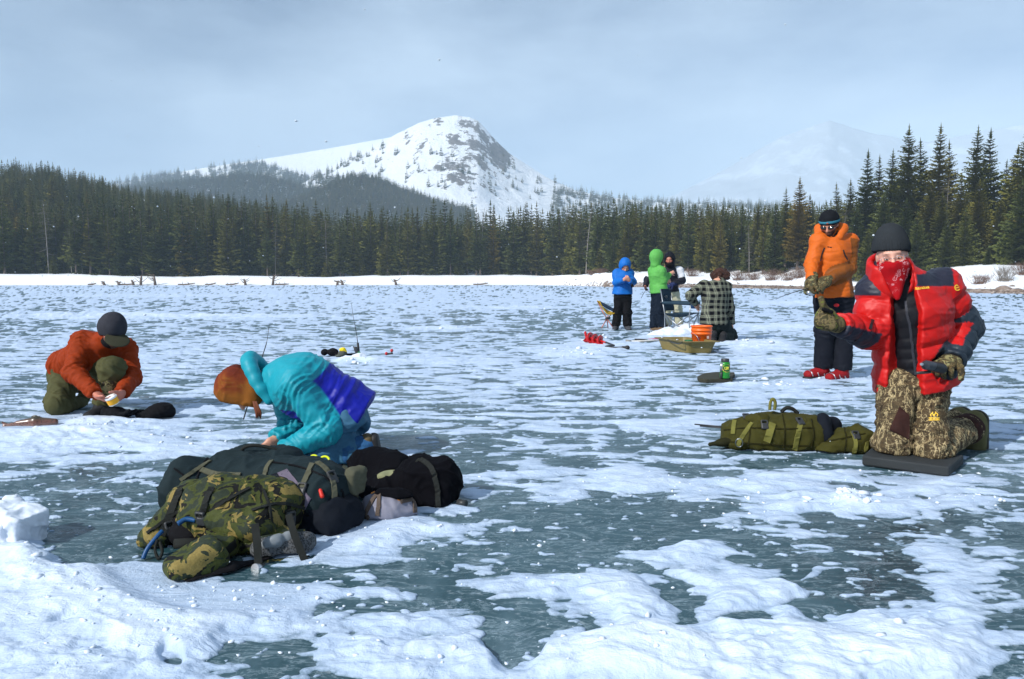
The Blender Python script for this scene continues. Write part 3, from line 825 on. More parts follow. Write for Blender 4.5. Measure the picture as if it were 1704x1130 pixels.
def surface(ops, vox):
    """ops: list of (kind, prim, k); kind 'u' union, 's' subtract, 'i' intersect"""
    lo = np.min([p[0] for k, p, s in ops if k == 'u'], 0) - 3 * vox
    hi = np.max([p[1] for k, p, s in ops if k == 'u'], 0) + 3 * vox
    n = np.ceil((hi - lo) / vox).astype(int) + 1
    F = np.full(n, .5, np.float32)
    ax = [lo[i] + vox * np.arange(n[i], dtype=np.float32) for i in range(3)]
    for kind, (plo, phi, fn), k in ops:
        m = (k + 2 * vox) if kind != 'i' else 99
        i0 = np.clip(np.floor((plo - m - lo) / vox).astype(int), 0, n); i1 = np.clip(np.ceil((phi + m - lo) / vox).astype(int) + 1, 0, n)
        if (i1 <= i0).any(): continue
        sl = tuple(slice(a, b) for a, b in zip(i0, i1))
        X = ax[0][sl[0]][:, None, None]; Y = ax[1][sl[1]][None, :, None]; Z = ax[2][sl[2]][None, None, :]
        d = fn(X, Y, Z).astype(np.float32)
        A = F[sl]
        if kind == 'u':
            if k > 0:
                h = np.maximum(k - np.abs(A - d), 0) / k
                F[sl] = np.minimum(A, d) - h * h * k * .25
            else: F[sl] = np.minimum(A, d)
        else:
            if kind == 's': d = -d
            if k > 0:
                h = np.maximum(k - np.abs(A - d), 0) / k
                F[sl] = np.maximum(A, d) + h * h * k * .25
            else: F[sl] = np.maximum(A, d)
    F[0] = F[-1] = .5; F[:, 0] = F[:, -1] = .5; F[:, :, 0] = F[:, :, -1] = .5
    S = F < 0
    c8 = [S[i:n[0] - 1 + i, j:n[1] - 1 + j, k:n[2] - 1 + k] for i in (0, 1) for j in (0, 1) for k in (0, 1)]
    cnt = sum(c.astype(np.int8) for c in c8)
    act = (cnt > 0) & (cnt < 8)
    ci = np.argwhere(act)
    vid = np.full(act.shape, -1, np.int64); vid[act] = np.arange(len(ci))
    acc = np.zeros((len(ci), 3), np.float32); num = np.zeros(len(ci), np.float32)
    cor = [(i, j, k) for i in (0, 1) for j in (0, 1) for k in (0, 1)]
    for a in range(8):
        for b in range(a + 1, 8):
            df = [cor[b][q] - cor[a][q] for q in range(3)]
            if sum(map(abs, df)) != 1: continue
            fa = F[ci[:, 0] + cor[a][0], ci[:, 1] + cor[a][1], ci[:, 2] + cor[a][2]]
            fb = F[ci[:, 0] + cor[b][0], ci[:, 1] + cor[b][1], ci[:, 2] + cor[b][2]]
            x = (fa < 0) != (fb < 0)
            tt = np.where(x, fa / np.where(x, fa - fb, 1), 0)
            for q in range(3): acc[:, q] += np.where(x, cor[a][q] + df[q] * tt, 0)
            num += x
    P = lo + vox * (ci + acc / num[:, None])
    quads = []
    for axis in range(3):
        o1, o2 = [(1, 2), (2, 0), (0, 1)][axis]
        s0 = [slice(None)] * 3; s1 = [slice(None)] * 3
        s0[axis] = slice(0, n[axis] - 1); s1[axis] = slice(1, n[axis])
        A = S[tuple(s0)]; B = S[tuple(s1)]
        for sgn, M in ((1, A & ~B), (-1, ~A & B)):
            e = np.argwhere(M)
            e = e[(e[:, o1] > 0) & (e[:, o2] > 0) & (e[:, o1] < n[o1] - 1) & (e[:, o2] < n[o2] - 1)]
            if not len(e): continue
            def g(d1, d2):
                q = e.copy(); q[:, o1] -= d1; q[:, o2] -= d2
                return vid[q[:, 0], q[:, 1], q[:, 2]]
            qd = np.stack([g(1, 1), g(0, 1), g(0, 0), g(1, 0)], -1)
            quads.append(qd if sgn > 0 else qd[:, ::-1])
    return P.astype(np.float32), np.concatenate(quads)
def n3(P, sc, seed=0):
    """cheap 3-D noise from three planes"""
    x, y, z = P[:, 0] * sc, P[:, 1] * sc, P[:, 2] * sc
    return (perlin(x + z * .31, y + z * .47, seed) + perlin(y - x * .27, z + x * .41, seed + 1) + perlin(z + y * .35, x - y * .29, seed + 2)) / 1.6
def crumple(P, amp, sc, seed=0):
    """sharp-ridged cloth wrinkles at three sizes"""
    Wp = P + .035 * np.stack([n3(P, 6, seed + 40), n3(P, 6, seed + 43), n3(P, 6, seed + 46)], -1)
    out = 0
    for k, (a, f) in enumerate(((1.0, 1.0), (.5, 2.1), (.22, 4.3))):
        r = 1 - np.abs(n3(Wp * V3(1, 1, .8 if k else 1.2), sc * f, seed + 7 * k)) * 2.4
        out = out + a * np.clip(r, -.6, 1) ** 3
    return amp * out
def soft(name, ops, vox, mat, parent=None, tint=None, folds=0.0, fscale=14.0, seed=0, extra=None, stretch=(1, 1, 1), crush=0.0):
    P, Qd = surface(ops, vox)
    me = np_mesh(name, P, Qd)
    if folds > 0 or extra is not None or crush > 0:
        N = np.zeros(len(P) * 3, np.float32); me.vertex_normals.foreach_get('vector', N); N = N.reshape(-1, 3)
        dsp = np.zeros(len(P), np.float32)
        if folds > 0:
            Ps = P * V3(stretch)
            dsp += folds * (n3(Ps, fscale, seed) * .8 + .9 * (.5 - np.abs(n3(Ps + .05 * n3(P, 5, seed + 9)[:, None], fscale * .62, seed + 3)) * 1.6))
        if extra is not None: dsp += extra(P, N)
        if crush > 0: dsp += crumple(P, crush, fscale * .62, seed)
        P = P + N * dsp[:, None]
        me.vertices.foreach_set('co', np.ascontiguousarray(P, np.float32).ravel()); me.update()
    if tint is not None: color_attr(me, tint(P).astype(np.float32))
    o = mesh_obj(name, me, mat)
    if parent is not None: set_origin(parent, o)
    return o
def tube(name, pts, r, mat, parent=None, sides=8, closed=False):
    """swept round bar through points; r a number or a list"""
    pts = [Vector(p) for p in pts]; n = len(pts)
    rs = [r] * n if isinstance(r, (int, float)) else r
    Vs = []; Fs = []
    up = None
    for i, p in enumerate(pts):
        a = pts[(i - 1) % n] if (closed or i > 0) else p; b = pts[(i + 1) % n] if (closed or i < n - 1) else p
        d = (b - a).normalized()
        if up is None: up = d.orthogonal()
        up = (up - d * up.dot(d)); up = up.normalized() if up.length > 1e-6 else d.orthogonal().normalized()
        sd = d.cross(up)
        for k in range(sides):
            g = 2 * math.pi * k / sides
            Vs.append(p + (up * math.cos(g) + sd * math.sin(g)) * rs[i])
    m = n if closed else n - 1
    for i in range(m):
        for k in range(sides):
            a = i * sides + k; b = i * sides + (k + 1) % sides; c = ((i + 1) % n) * sides
            Fs.append((a, b, c + (k + 1) % sides, c + k))
    me = bpy.data.meshes.new(name)
    caps = [] if closed else [tuple(range(sides))[::-1], tuple(range((n - 1) * sides, n * sides))]
    me.from_pydata([tuple(v) for v in Vs], [], Fs + caps)
    me.polygons.foreach_set('use_smooth', [True] * len(Fs) + [False] * len(caps)); me.update()
    o = mesh_obj(name, me, mat)
    if parent is not None: set_origin(parent, o)
    return o
def smooth_path(pts, n=8):
    pts = [Vector(p) for p in pts]; out = []
    for i in range(len(pts) - 1):
        p0 = pts[max(i - 1, 0)]; p1 = pts[i]; p2 = pts[i + 1]; p3 = pts[min(i + 2, len(pts) - 1)]
        for k in range(n):
            t_ = k / n
            out.append(.5 * ((2 * p1) + (p2 - p0) * t_ + (2 * p0 - 5 * p1 + 4 * p2 - p3) * t_ ** 2 + (3 * p1 - p0 - 3 * p2 + p3) * t_ ** 3))
    out.append(pts[-1]); return out
def strap(name, on, pts, width, mat, parent, thick=.004, lift=.003, n=8, proj=True):
    """flat webbing that lies on a soft solid"""
    bvh = None
    if proj and on is not None:
        me = on.data; key = me.name
        if key not in _bvh: _bvh[key] = BVHTree.FromPolygons([v.co.copy() for v in me.vertices], [tuple(p.vertices) for p in me.polygons])
        bvh = _bvh[key]
    path = smooth_path(pts, n)
    L = []; N = []
    for p in path:
        if bvh:
            c = None
            if proj == 'ray':
                dr_ = (p - cam.location).normalized()
                c, nn, _, _ = bvh.ray_cast(cam.location, dr_)
                if c is None:
                    c, nn, _, ds_ = bvh.find_nearest(p)
                    if L and (c - L[-1]).length > .12: continue
            else: c, nn, _, _ = bvh.find_nearest(p)
            L.append(c + nn * lift); N.append(nn)
        else: L.append(p); N.append(None)
    if not bvh:
        for i in range(len(L)):
            d = (L[min(i + 1, len(L) - 1)] - L[max(i - 1, 0)]).normalized()
            nn = Vector((0, -.5, 1)); nn = (nn - d * nn.dot(d)).normalized(); N[i] = nn
    Vs = []; Fs = []
    for i in range(len(L)):
        d = (L[min(i + 1, len(L) - 1)] - L[max(i - 1, 0)])
        d = d.normalized() if d.length > 1e-6 else Vector((1, 0, 0))
        s_ = d.cross(N[i]).normalized() * width / 2
        for q in (L[i] - s_ - N[i] * thick, L[i] - s_ + N[i] * thick * .5, L[i] + s_ + N[i] * thick * .5, L[i] + s_ - N[i] * thick): Vs.append(tuple(q))
    for i in range(len(L) - 1):
        for k in range(4):
            a = i * 4 + k; b = i * 4 + (k + 1) % 4
            Fs.append((a, b, b + 4, a + 4))
    Fs += [(3, 2, 1, 0), tuple(range(len(Vs) - 4, len(Vs)))]
    me = bpy.data.meshes.new(name); me.from_pydata(Vs, [], Fs); me.update()
    o = mesh_obj(name, me, mat); set_origin(parent, o)
    return o
_bvh = {}
def panel(name, on, quad, mat, parent, lift=.004, th=.003, nu=10, nv=10):
    """a sewn-on patch of cloth whose corners are given as photograph pixels, laid on a solid"""
    me = on.data
    if me.name not in _bvh: _bvh[me.name] = BVHTree.FromPolygons([q.co.copy() for q in me.vertices], [tuple(f.vertices) for f in me.polygons])
    tr = _bvh[me.name]; Pt = {}; Nm = {}
    for i in range(nu + 1):
        for j in range(nv + 1):
            a, b = i / nu, j / nv
            u = (quad[0][0] * (1 - a) + quad[1][0] * a) * (1 - b) + (quad[3][0] * (1 - a) + quad[2][0] * a) * b
            v = (quad[0][1] * (1 - a) + quad[1][1] * a) * (1 - b) + (quad[3][1] * (1 - a) + quad[2][1] * a) * b
            c, n, _, _ = tr.ray_cast(cam.location, (W(u, v, 3.0) - cam.location).normalized())
            if c is not None: Pt[i, j] = c; Nm[i, j] = n
    Vs = []; id_ = {}
    for k, c in Pt.items():
        id_[k] = len(Vs); Vs += [tuple(c + Nm[k] * lift), tuple(c + Nm[k] * (lift - th))]
    Fs = []; ok = lambda *ks: all(k in Pt for k in ks)
    for i in range(nu):
        for j in range(nv):
            ks = ((i, j), (i + 1, j), (i + 1, j + 1), (i, j + 1))
            if ok(*ks):
                q = [id_[k] for k in ks]; Fs.append(tuple(q)); Fs.append(tuple(k + 1 for k in q[::-1]))
    def rim(k0, k1):
        if ok(k0, k1): Fs.append((id_[k0], id_[k1], id_[k1] + 1, id_[k0] + 1))
    for i in range(nu): rim((i, 0), (i + 1, 0)); rim((i, nv), (i + 1, nv))
    for j in range(nv): rim((0, j), (0, j + 1)); rim((nu, j), (nu, j + 1))
    m2 = bpy.data.meshes.new(name); m2.from_pydata(Vs, [], Fs); m2.polygons.foreach_set('use_smooth', [True] * len(Fs)); m2.update()
    o = mesh_obj(name, m2, mat); set_origin(parent, o); return o
def poly_solid(name, loops, mat, parent=None, smooth=False, bevel=0.0):
    """loft through closed loops of equal count, capped at both ends"""
    n = len(loops[0]); Vs = [tuple(p) for l in loops for p in l]; Fs = []
    for i in range(len(loops) - 1):
        for k in range(n):
            a = i * n + k; b = i * n + (k + 1) % n
            Fs.append((a, b, b + n, a + n))
    Fs += [tuple(range(n))[::-1], tuple(range((len(loops) - 1) * n, len(loops) * n))]
    me = bpy.data.meshes.new(name); me.from_pydata(Vs, [], Fs)
    bm = bmesh.new(); bm.from_mesh(me); bmesh.ops.recalc_face_normals(bm, faces=bm.faces)
    if bevel > 0:
        bmesh.ops.bevel(bm, geom=list(bm.edges), offset=bevel, segments=2, affect='EDGES', profile=.5)
    bm.to_mesh(me); bm.free()
    me.polygons.foreach_set('use_smooth', [smooth] * len(me.polygons)); me.update()
    o = mesh_obj(name, me, mat)
    if parent is not None: set_origin(parent, o)
    return o
def ring(c, r, n=24, R=None, z=0.0, rx=None):
    """loop of points round c in the frame R (rows right, forward, up)"""
    out = []
    for k in range(n):
        a = 2 * math.pi * k / n
        q = V3((r if rx is None else rx) * math.cos(a), r * math.sin(a), z)
        out.append(tuple(V3(c) + (q if R is None else q @ R)))
    return out

# ------------------------------------------------------------------ cloth and skin materials
_cloth = {}
def cloth(name, col, rough=.6, spec=.35, bump=.35, bscale=26.0, sheen=0.0, use_tint=False, vary=.10):
    if name in _cloth: return _cloth[name]
    t = NT(name); _cloth[name] = t.m; co = t.coord('Object')
    if use_tint: base = attr(t, 'tint').outputs['Color']
    else: base = None
    n = t.noise(co, 30.0, 4, .6)
    if base is None: c = t.ramp(n, [(0.3, tuple(v * (1 - vary) for v in col)), (0.7, tuple(min(1, v * (1 + vary)) for v in col))])
    else: c = t.mix(1.0, base, t.ramp(n, [(0.3, 1 - vary), (0.7, 1 + vary)]), 'MULTIPLY')
    t.set(Base_Color=t.mix(1.0, c, (.82, .82, .82), 'MULTIPLY'), Roughness=min(.95, rough + .14), Specular_IOR_Level=spec * .7)
    b1 = t.n.new('ShaderNodeBump'); b1.inputs['Strength'].default_value = bump * .45; b1.inputs['Distance'].default_value = .012
    t.link(t.noise(co, bscale, 3, .55, .3), b1.inputs['Height'])
    t.bump(t.noise(co, 420.0, 2), .15, .001, b1.outputs[0])
    return t.m
def camo(name, cols, scale=16.0, dist=.5, bump=.3, rough=.75):
    t = NT(name); co = t.coord('Object')
    c = t.ramp(t.noise(co, scale, 2.5, .55, dist), [(0.0, cols[0]), (.44, cols[1]), (.54, cols[2])], 'CONSTANT')
    c = t.mix(t.ramp(t.noise(t.coord('Object', (1.3, .9, 1.1)), scale * .8, 3, .6, dist), [(0.0, 0.0), (.575, 1.0)], 'CONSTANT'), c, cols[3])
    n = t.noise(co, 160, 2)
    c = t.mix(1.0, c, t.ramp(n, [(.3, .8), (.7, 1.15)]), 'MULTIPLY')
    t.set(Base_Color=c, Roughness=rough, Specular_IOR_Level=.2)
    t.bump(t.noise(co, 30, 3, .6, .5), bump, .015)
    return t.m
t = NT('skin')
co = t.coord('Object')
t.set(Base_Color=t.mix(1.0, attr(t, 'tint').outputs['Color'], t.ramp(t.noise(co, 40, 3), [(.3, .88), (.7, 1.08)]), 'MULTIPLY'), Roughness=.5, Specular_IOR_Level=.35, Subsurface_Weight=.06, Subsurface_Radius=(.02, .01, .006))
M_SKIN = t.m
SKIN = srgb(205, 150, 125); SKIN_RED = srgb(190, 120, 100)
M_BLACKCLOTH = cloth('black_cloth', (.007, .007, .009), .75, .2)
M_NAVYCLOTH = cloth('dark_navy_cloth', (.008, .010, .017), .7, .25)
M_RUBBER = simple('black_rubber', (.015, .015, .016), .6, bump=.2, bscale=90)
M_STEEL = simple('brushed_steel', (.55, .56, .58), .35, metal=1.0)
M_GLASS = simple('dark_glass', (.01, .01, .012), .08, spec=.7)
M_EYEW = simple('eye_white', (.72, .70, .68), .2)

# ------------------------------------------------------------------ anatomy
def hand_ops(w, d, n, side=1, curl=(.5, .55, .6, .65), thumb=.6, size=1.0, spread=.10, fat=1.0):
    """w wrist, d direction of the fingers, n palm normal, side +1 when the thumb leaves on n x d ; 5 separate fingers"""
    w = V3(w); d = unit(d); n = V3(n); n = unit(n - d * np.dot(n, d)); s = np.cross(n, d) * side
    S = size; ops = []
    palm = w + d * .085 * S
    ops.append(('u', cone(w, w + d * .03 * S, .026 * S * fat, .028 * S * fat, (s, 1.25)), .012))
    ops.append(('u', cone(w + d * .025 * S, palm, .019 * S * fat, .0165 * S * fat, (s, 2.15)), .015))
    lens = (.072, .080, .074, .058)
    for i in range(4):
        off = (1.5 - i) * .0205 * S * fat
        b = palm + s * off - d * .012 * S * (abs(i - 1.2) * .25)
        dd = unit(d + s * spread * (1.5 - i)); cur = 0.0; p = b
        for j, fr in enumerate((.45, .31, .24)):
            cur += curl[i] * (.9 if j else .7)
            q = p + (dd * math.cos(cur) + n * math.sin(cur)) * lens[i] * fr * S
            r0 = (.0098 - .0011 * j) * S * fat
            ops.append(('u', cone(p, q, r0, r0 - .0009 * S), .003)); p = q
    b = w + d * .03 * S + s * .026 * S * fat; cur = thumb
    for j, l in enumerate((.042, .034, .028)):
        q = b + (unit(d * .75 + s * (.75 - .25 * j)) * math.cos(cur * (.5 + .5 * j)) + n * math.sin(cur * (.5 + .5 * j))) * l * S
        r0 = (.0125 - .0012 * j) * S * fat
        ops.append(('u', cone(b, q, r0, r0 - .001), .006)); b = q
    return ops
def head_ops(c, R, s=1.0):
    """c centre of the skull, R rows right, forward, up"""
    P = lambda x, y, z: V3(c) + (V3(x, y, z) * s) @ R
    o = [('u', ell(P(0, -.012, .022), V3(.076, .096, .092) * s, R), .0),
         ('u', ell(P(0, .028, -.045), V3(.060, .062, .072) * s, R), .03),
         ('u', ell(P(0, .062, -.092), V3(.032, .028, .024) * s, R), .025),
         ('u', cone(P(-.034, .078, .018), P(.034, .078, .018), .013 * s, .013 * s), .02),
         ('s', ell(P(-.032, .098, -.006), V3(.020, .014, .013) * s, R), .012), ('s', ell(P(.032, .098, -.006), V3(.020, .014, .013) * s, R), .012),
         ('u', cone(P(0, .085, .006), P(0, .112, -.036), .009 * s, .0125 * s), .012),
         ('u', cone(P(-.012, .098, -.040), P(.012, .098, -.040), .009 * s, .009 * s), .008),
         ('u', ell(P(-.046, .060, -.030), V3(.024, .022, .020) * s, R), .02), ('u', ell(P(.046, .060, -.030), V3(.024, .022, .020) * s, R), .02),
         ('u', cone(P(-.018, .086, -.062), P(.018, .086, -.062), .0075 * s, .0075 * s), .006), ('u', cone(P(-.016, .083, -.073), P(.016, .083, -.073), .008 * s, .008 * s), .006),
         ('u', ell(P(-.077, -.008, -.012), V3(.010, .022, .034) * s, R), .008), ('u', ell(P(.077, -.008, -.012), V3(.010, .022, .034) * s, R), .008)]
    return o
def limb_folds(segs, amp, freq=26.0, seed=0):
    """creases that run round a sleeve or trouser leg, tighter near the joints"""
    def f(P, N):
        out = np.zeros(len(P), np.float32)
        for i, (a, b, r) in enumerate(segs):
            ab = b - a; L = float(np.linalg.norm(ab)); d = ab / L
            h = (P - a) @ d; q = P - a - h[:, None] * d
            dist = np.linalg.norm(q, axis=1)
            o1 = unit(np.cross(d, V3(.3, .9, .2))); o2 = np.cross(d, o1)
            ang = np.arctan2(q @ o1, q @ o2)
            w = sstep(r * 1.7, r * 1.15, dist) * sstep(-.10, .0, h) * sstep(L + .10, L, h)
            ph = h * freq + .9 * np.sin(ang + i) + .8 * perlin(h * 7 + 3, ang * .8, seed + i)
            cr = 1 - np.abs(perlin(ph, ang * .55 + 7 * i, seed + 31 + i)) * 3.2
            tight = .35 + .65 * np.maximum(np.exp(-((h - L) / .11) ** 2), np.exp(-(h / .10) ** 2))
            out += amp * w * tight * np.clip(cr, -.6, 1)
        return out
    return f
class Figure:
    def __init__(s, label, group, D, vox, foot):
        s.D = D; s.vox = vox; s.J = {}
        s.root = empty('person', foot); tag(s.root, label, 'person', group)
    def j(s, **kw):
        for k, (u, v, dd) in kw.items(): s.J[k] = V3(W(u, v, s.D + dd))
        return s
    def __getitem__(s, k): return s.J[k]
    def set_head(s, c, fwd, up=(0, 0, 1), size=1.0):
        s.J['head'] = V3(W(c[0], c[1], s.D + c[2])); s.HR = frame(fwd, up); s.hs = size
    def hp(s, x, y, z): return s.J['head'] + (V3(x, y, z) * s.hs) @ s.HR
    def body(s, hands=(), vox=None, beard=None, skin=SKIN, hair=None, floor=.03):
        J = s.J; k = .85
        o = head_ops(J['head'], s.HR, s.hs)
        nk = s.hp(0, -.03, -.075)
        o += [('u', cone(nk, J['neck'], .052, .058), .03), ('u', cone(J['neck'], J['chest'], .07, .10, (J['shR'] - J['shL'], 1.3)), .04),
              ('u', cone(J['chest'], J['pelvis'], .10, .10, (J['shR'] - J['shL'], 1.25)), .05)]
        for q in 'LR':
            o += [('u', cone(J['neck'], J['sh' + q], .05, .045), .04), ('u', cone(J['sh' + q], J['el' + q], .045, .036), .02), ('u', cone(J['el' + q], J['wr' + q], .036, .026), .015)]
            o += [('u', cone(J['hip' + q], J['kn' + q], .065, .048), .03), ('u', cone(J['kn' + q], J['an' + q], .048, .033), .02)]
        for h in hands: o += h
        o += [('s', slab((0, 0, floor), (0, 0, -1)), 0)]
        hd, R = J['head'], s.HR
        sk = V3(skin)
        def tint(P):
            L = (P - hd) @ R.T / s.hs
            c = np.tile(sk, (len(P), 1)).astype(np.float32)
            lip = np.exp(-(((L[:, 0]) / .02) ** 2 + ((L[:, 2] + .067) / .008) ** 2)) * (L[:, 1] > .07)
            c = c * (1 - .35 * lip[:, None] * V3(.3, 1, 1))
            face = np.linalg.norm(L, axis=1) < .16
            red = np.exp(-((np.abs(L[:, 0]) - .045) / .025) ** 2 - ((L[:, 2] + .03) / .03) ** 2) * (L[:, 1] > .03)
            c = c * (1 - .25 * red[:, None] * V3(0, 1, 1))
            if beard is not None:
                b = sstep(-.035, -.055, L[:, 2] - .5 * np.clip(np.abs(L[:, 0]) - .03, 0, 1)) * face * (L[:, 1] > -.02) * (1 - .8 * lip)
                c = c * (1 - b[:, None]) + V3(beard) * b[:, None]
            if hair is not None:
                b = sstep(.0, .02, (-L[:, 1] + .02) + .9 * (L[:, 2] - .03)) * face
                c = c * (1 - b[:, None]) + V3(hair) * b[:, None]
            br = np.exp(-((np.abs(L[:, 0]) - .033) / .018) ** 2 - ((L[:, 2] - .020) / .006) ** 2) * (L[:, 1] > .06)
            c = c * (1 - .75 * br[:, None])
            return c
        s.bodyo = soft('body', o, vox or s.vox, M_SKIN, s.root, tint)
        return s.bodyo
    def eyes(s):
        for x in (-.031, .031):
            e = soft('eye', [('u', ell(s.hp(x, .082, -.007), V3(.0125, .0095, .0042) * s.hs, s.HR), 0)], .002, M_EYEW, s.bodyo)
            soft('iris', [('u', ell(s.hp(x, .0895, -.0075), V3(.0052, .0035, .0042) * s.hs, s.HR), 0)], .0016, M_GLASS, e)
            soft('eyelid', [('u', cone(s.hp(x - .014, .083, -.0015), s.hp(x + .014, .083, -.0015), .0042 * s.hs, .0042 * s.hs), 0), ('u', cone(s.hp(x - .013, .083, -.0135), s.hp(x + .013, .083, -.0135), .0034 * s.hs, .0034 * s.hs), 0)], .002, simple('eyelid_skin', srgb(178, 124, 104), .55), s.bodyo)
    def jacket(s, mat, tr=.155, tflat=1.3, arm=(.075, .066, .05), sho=.085, hem=(.17, 1.3, .10), quilt=None, k=.05, tint=None, folds=.006, fscale=13., vox=None, cuts=(), adds=(), name='jacket', seed=1, cutsleeve=True, collar=.075, extra=None, stretch=(1, 1, 1), crease=.007, crush=.004):
        J = s.J; ax = J['shR'] - J['shL']
        sp = unit(J['pelvis'] - J['chest'])
        he = J['pelvis'] + sp * hem[2]
        qa = quilt
        o = [('u', cone(J['chest'], J['pelvis'], tr, tr * .97, (ax, tflat), qa), 0), ('u', cone(J['pelvis'], he, tr * .97, hem[0], (ax, hem[1]), qa), k),
             ('u', cone(J['neck'] + (J['chest'] - J['neck']) * .3, J['chest'], collar + .02, tr, (ax, 1.25), qa), k)]
        if collar > 0: o += [('u', cone(J['neck'] + (J['chest'] - J['neck']) * .2, s.hp(0, -.03, -.10), collar, collar), k * .6)]
        for q in 'LR':
            a, e, w = J['sh' + q], J['el' + q], J['wr' + q]
            o += [('u', cone(J['neck'] * .5 + J['chest'] * .5, a, sho * 1.05, sho), k), ('u', cone(a, e, arm[0] * 1.08, arm[1], None, qa), k * .7), ('u', cone(e, w, arm[1], arm[2], None, qa), k * .5)]
            if cutsleeve:
                d = unit(w - e); o += [('s', cyl(w, w + d * .12, arm[2] * 1.6), .008)]
        o += list(adds)
        o += [('s', cyl(he + sp * .0, he + sp * .45, .5), .012)] if hem[2] is not None and cuts is not None else []
        if cuts: o += list(cuts)
        segs = [(J['sh' + q], J['el' + q], arm[0]) for q in 'LR'] + [(J['el' + q], J['wr' + q], arm[1]) for q in 'LR'] + [(J['chest'], J['pelvis'], tr * 1.1)]
        lf = limb_folds(segs, crease, 24.0, seed)
        ex = lf if extra is None else (lambda P, N: lf(P, N) + extra(P, N))
        s.jk = soft(name, o, vox or s.vox, mat, s.root, tint, folds, fscale, seed, ex, stretch, crush)
        return s.jk
    def trousers(s, mat, pel=.13, thigh=.10, knee=.078, ankle=.068, k=.05, folds=.007, fscale=11., tint=None, vox=None, seed=4, name='trousers', cutcuff=True, adds=(), floor=None, crease=.009):
        J = s.J; ax = J['hipR'] - J['hipL']
        o = [('u', cone(J['pelvis'], (J['hipL'] + J['hipR']) / 2, pel * .95, pel, (ax, 1.25)), 0)]
        for q in 'LR':
            o += [('u', cone(J['hip' + q], J['kn' + q], thigh, knee), k), ('u', cone(J['kn' + q], J['an' + q], knee, ankle), k * .6)]
            if cutcuff:
                d = unit(J['an' + q] - J['kn' + q]); o += [('s', cyl(J['an' + q], J['an' + q] + d * .15, ankle * 1.7), .008)]
        o += list(adds)
        if floor is not None: o += [('s', slab((0, 0, floor), (0, 0, -1)), .01)]
        segs = [(J['hip' + q], J['kn' + q], thigh) for q in 'LR'] + [(J['kn' + q], J['an' + q], knee) for q in 'LR']
        s.tr = soft(name, o, vox or s.vox, mat, s.root, tint, folds, fscale, seed, limb_folds(segs, crease, 15.0, seed), (1, 1, 1), .005)
        return s.tr
    def boot(s, q, toe, mat, sole_mat, up=(0, 0, 1), name='boot', r=.048, shaft=.10, ln=.20, vox=None, floor=None, tint=None):
        """toe: direction the foot points; the ankle joint is above the heel"""
        an = s.J['an' + q]; d = unit(toe); u = V3(up); u = unit(u - d * np.dot(u, d)); sd = np.cross(d, u)
        heel = an - u * .055 - d * .035; ball = an + d * (ln - .06) - u * .065
        o = [('u', cone(an + u * shaft, an - u * .02, r * 1.05, r * 1.02), 0), ('u', cone(heel, an - u * .02 + d * .02, r * .82, r), .03),
             ('u', cone(an + d * .02 - u * .03, ball, r * .95, r * .66, (sd, 1.25)), .03), ('u', cone(heel, ball, r * .75, r * .7, (sd, 1.2)), .02),
             ('s', slab(an - u * .095, -u), .004)]
        b = soft(name, o, vox or s.vox * .8, mat, s.root, tint, .002, 25)
        R = np.stack([sd, d, u])
        soft('sole', [('u', cone(heel - u * .04, ball - u * .03 + d * .012, r * .78, r * .82, (sd, 1.12)), 0), ('i', box(an + d * .06 - u * .103, V3(.2, .3, .016), R, .004), .004)], vox or s.vox * .8, sole_mat, b)
        return b
    def glove(s, q, d, n, side, mat, curl, thumb, name='glove', size=1.1, fat=1.25, vox=None, cuff=.05, spread=.1, mitt=False):
        w = s.J['wr' + q]
        o = hand_ops(w, d, n, side, curl, thumb, size, spread, fat)
        dd = unit(d)
        o += [('u', cone(w - dd * cuff, w + dd * .02, .046, .036), .015)]
        return soft(name, o, vox or s.vox * .7, mat, s.root, None, .0015, 40)
# ================================================================== people
M_ORANGE = cloth('rust_orange_nylon', srgb(148, 52, 12), .6, .2, .5, 22)
M_OLIVE = cloth('olive_trouser_cloth', srgb(84, 84, 56), .8, .15, .4, 14)
# ---- man in rust-orange jacket kneeling at the left over a fish
A = Figure('person in a rust-orange jacket and cap kneeling beside a fish', 'people fishing on the ice', 5.85, .0085, (-3.3, 5.7, 0))
A.j(pelvis=(124, 612, .18), chest=(160, 588, .02), neck=(180, 568, -.06), shR=(139, 568, -.07), shL=(208, 580, .06),
    elR=(122, 620, -.26), wrR=(160, 656, -.42), elL=(219, 628, -.06), wrL=(203, 654, -.34),
    hipR=(108, 626, .14), hipL=(136, 624, .22), knR=(96, 674, -.16), anR=(132, 676, .26), knL=(188, 612, -.20), anL=(172, 674, -.22))
A.set_head((188, 551, -.17), (.50, -.60, -.60), (.22, -.2, 1))
hR = hand_ops(A['wrR'], W(184, 671, 5.40) - Vector(A['wrR']), (.7, .1, .55), -1, (.55, .6, .6, .7), .35)
hL = hand_ops(A['wrL'], W(192, 668, 5.42) - Vector(A['wrL']), (-.85, .1, .3), 1, (.6, .65, .7, .75), .4)
A.body((hR, hL), .0078, beard=srgb(70, 50, 42), skin=SKIN_RED)
qz = (.055, .0045)
A.jacket(M_ORANGE, .150, 1.25, (.078, .068, .050), .076, (.158, 1.25, .06), qz, folds=.004, fscale=14, collar=.085, seed=3, crease=.008,
         adds=[('u', cone(A['chest'], A['chest'] + V3(.06, -.08, -.10), .12, .08), .06)])
def tint_a(P): return None
A.trousers(M_OLIVE, .135, .110, .082, .070, floor=.012, folds=.008)
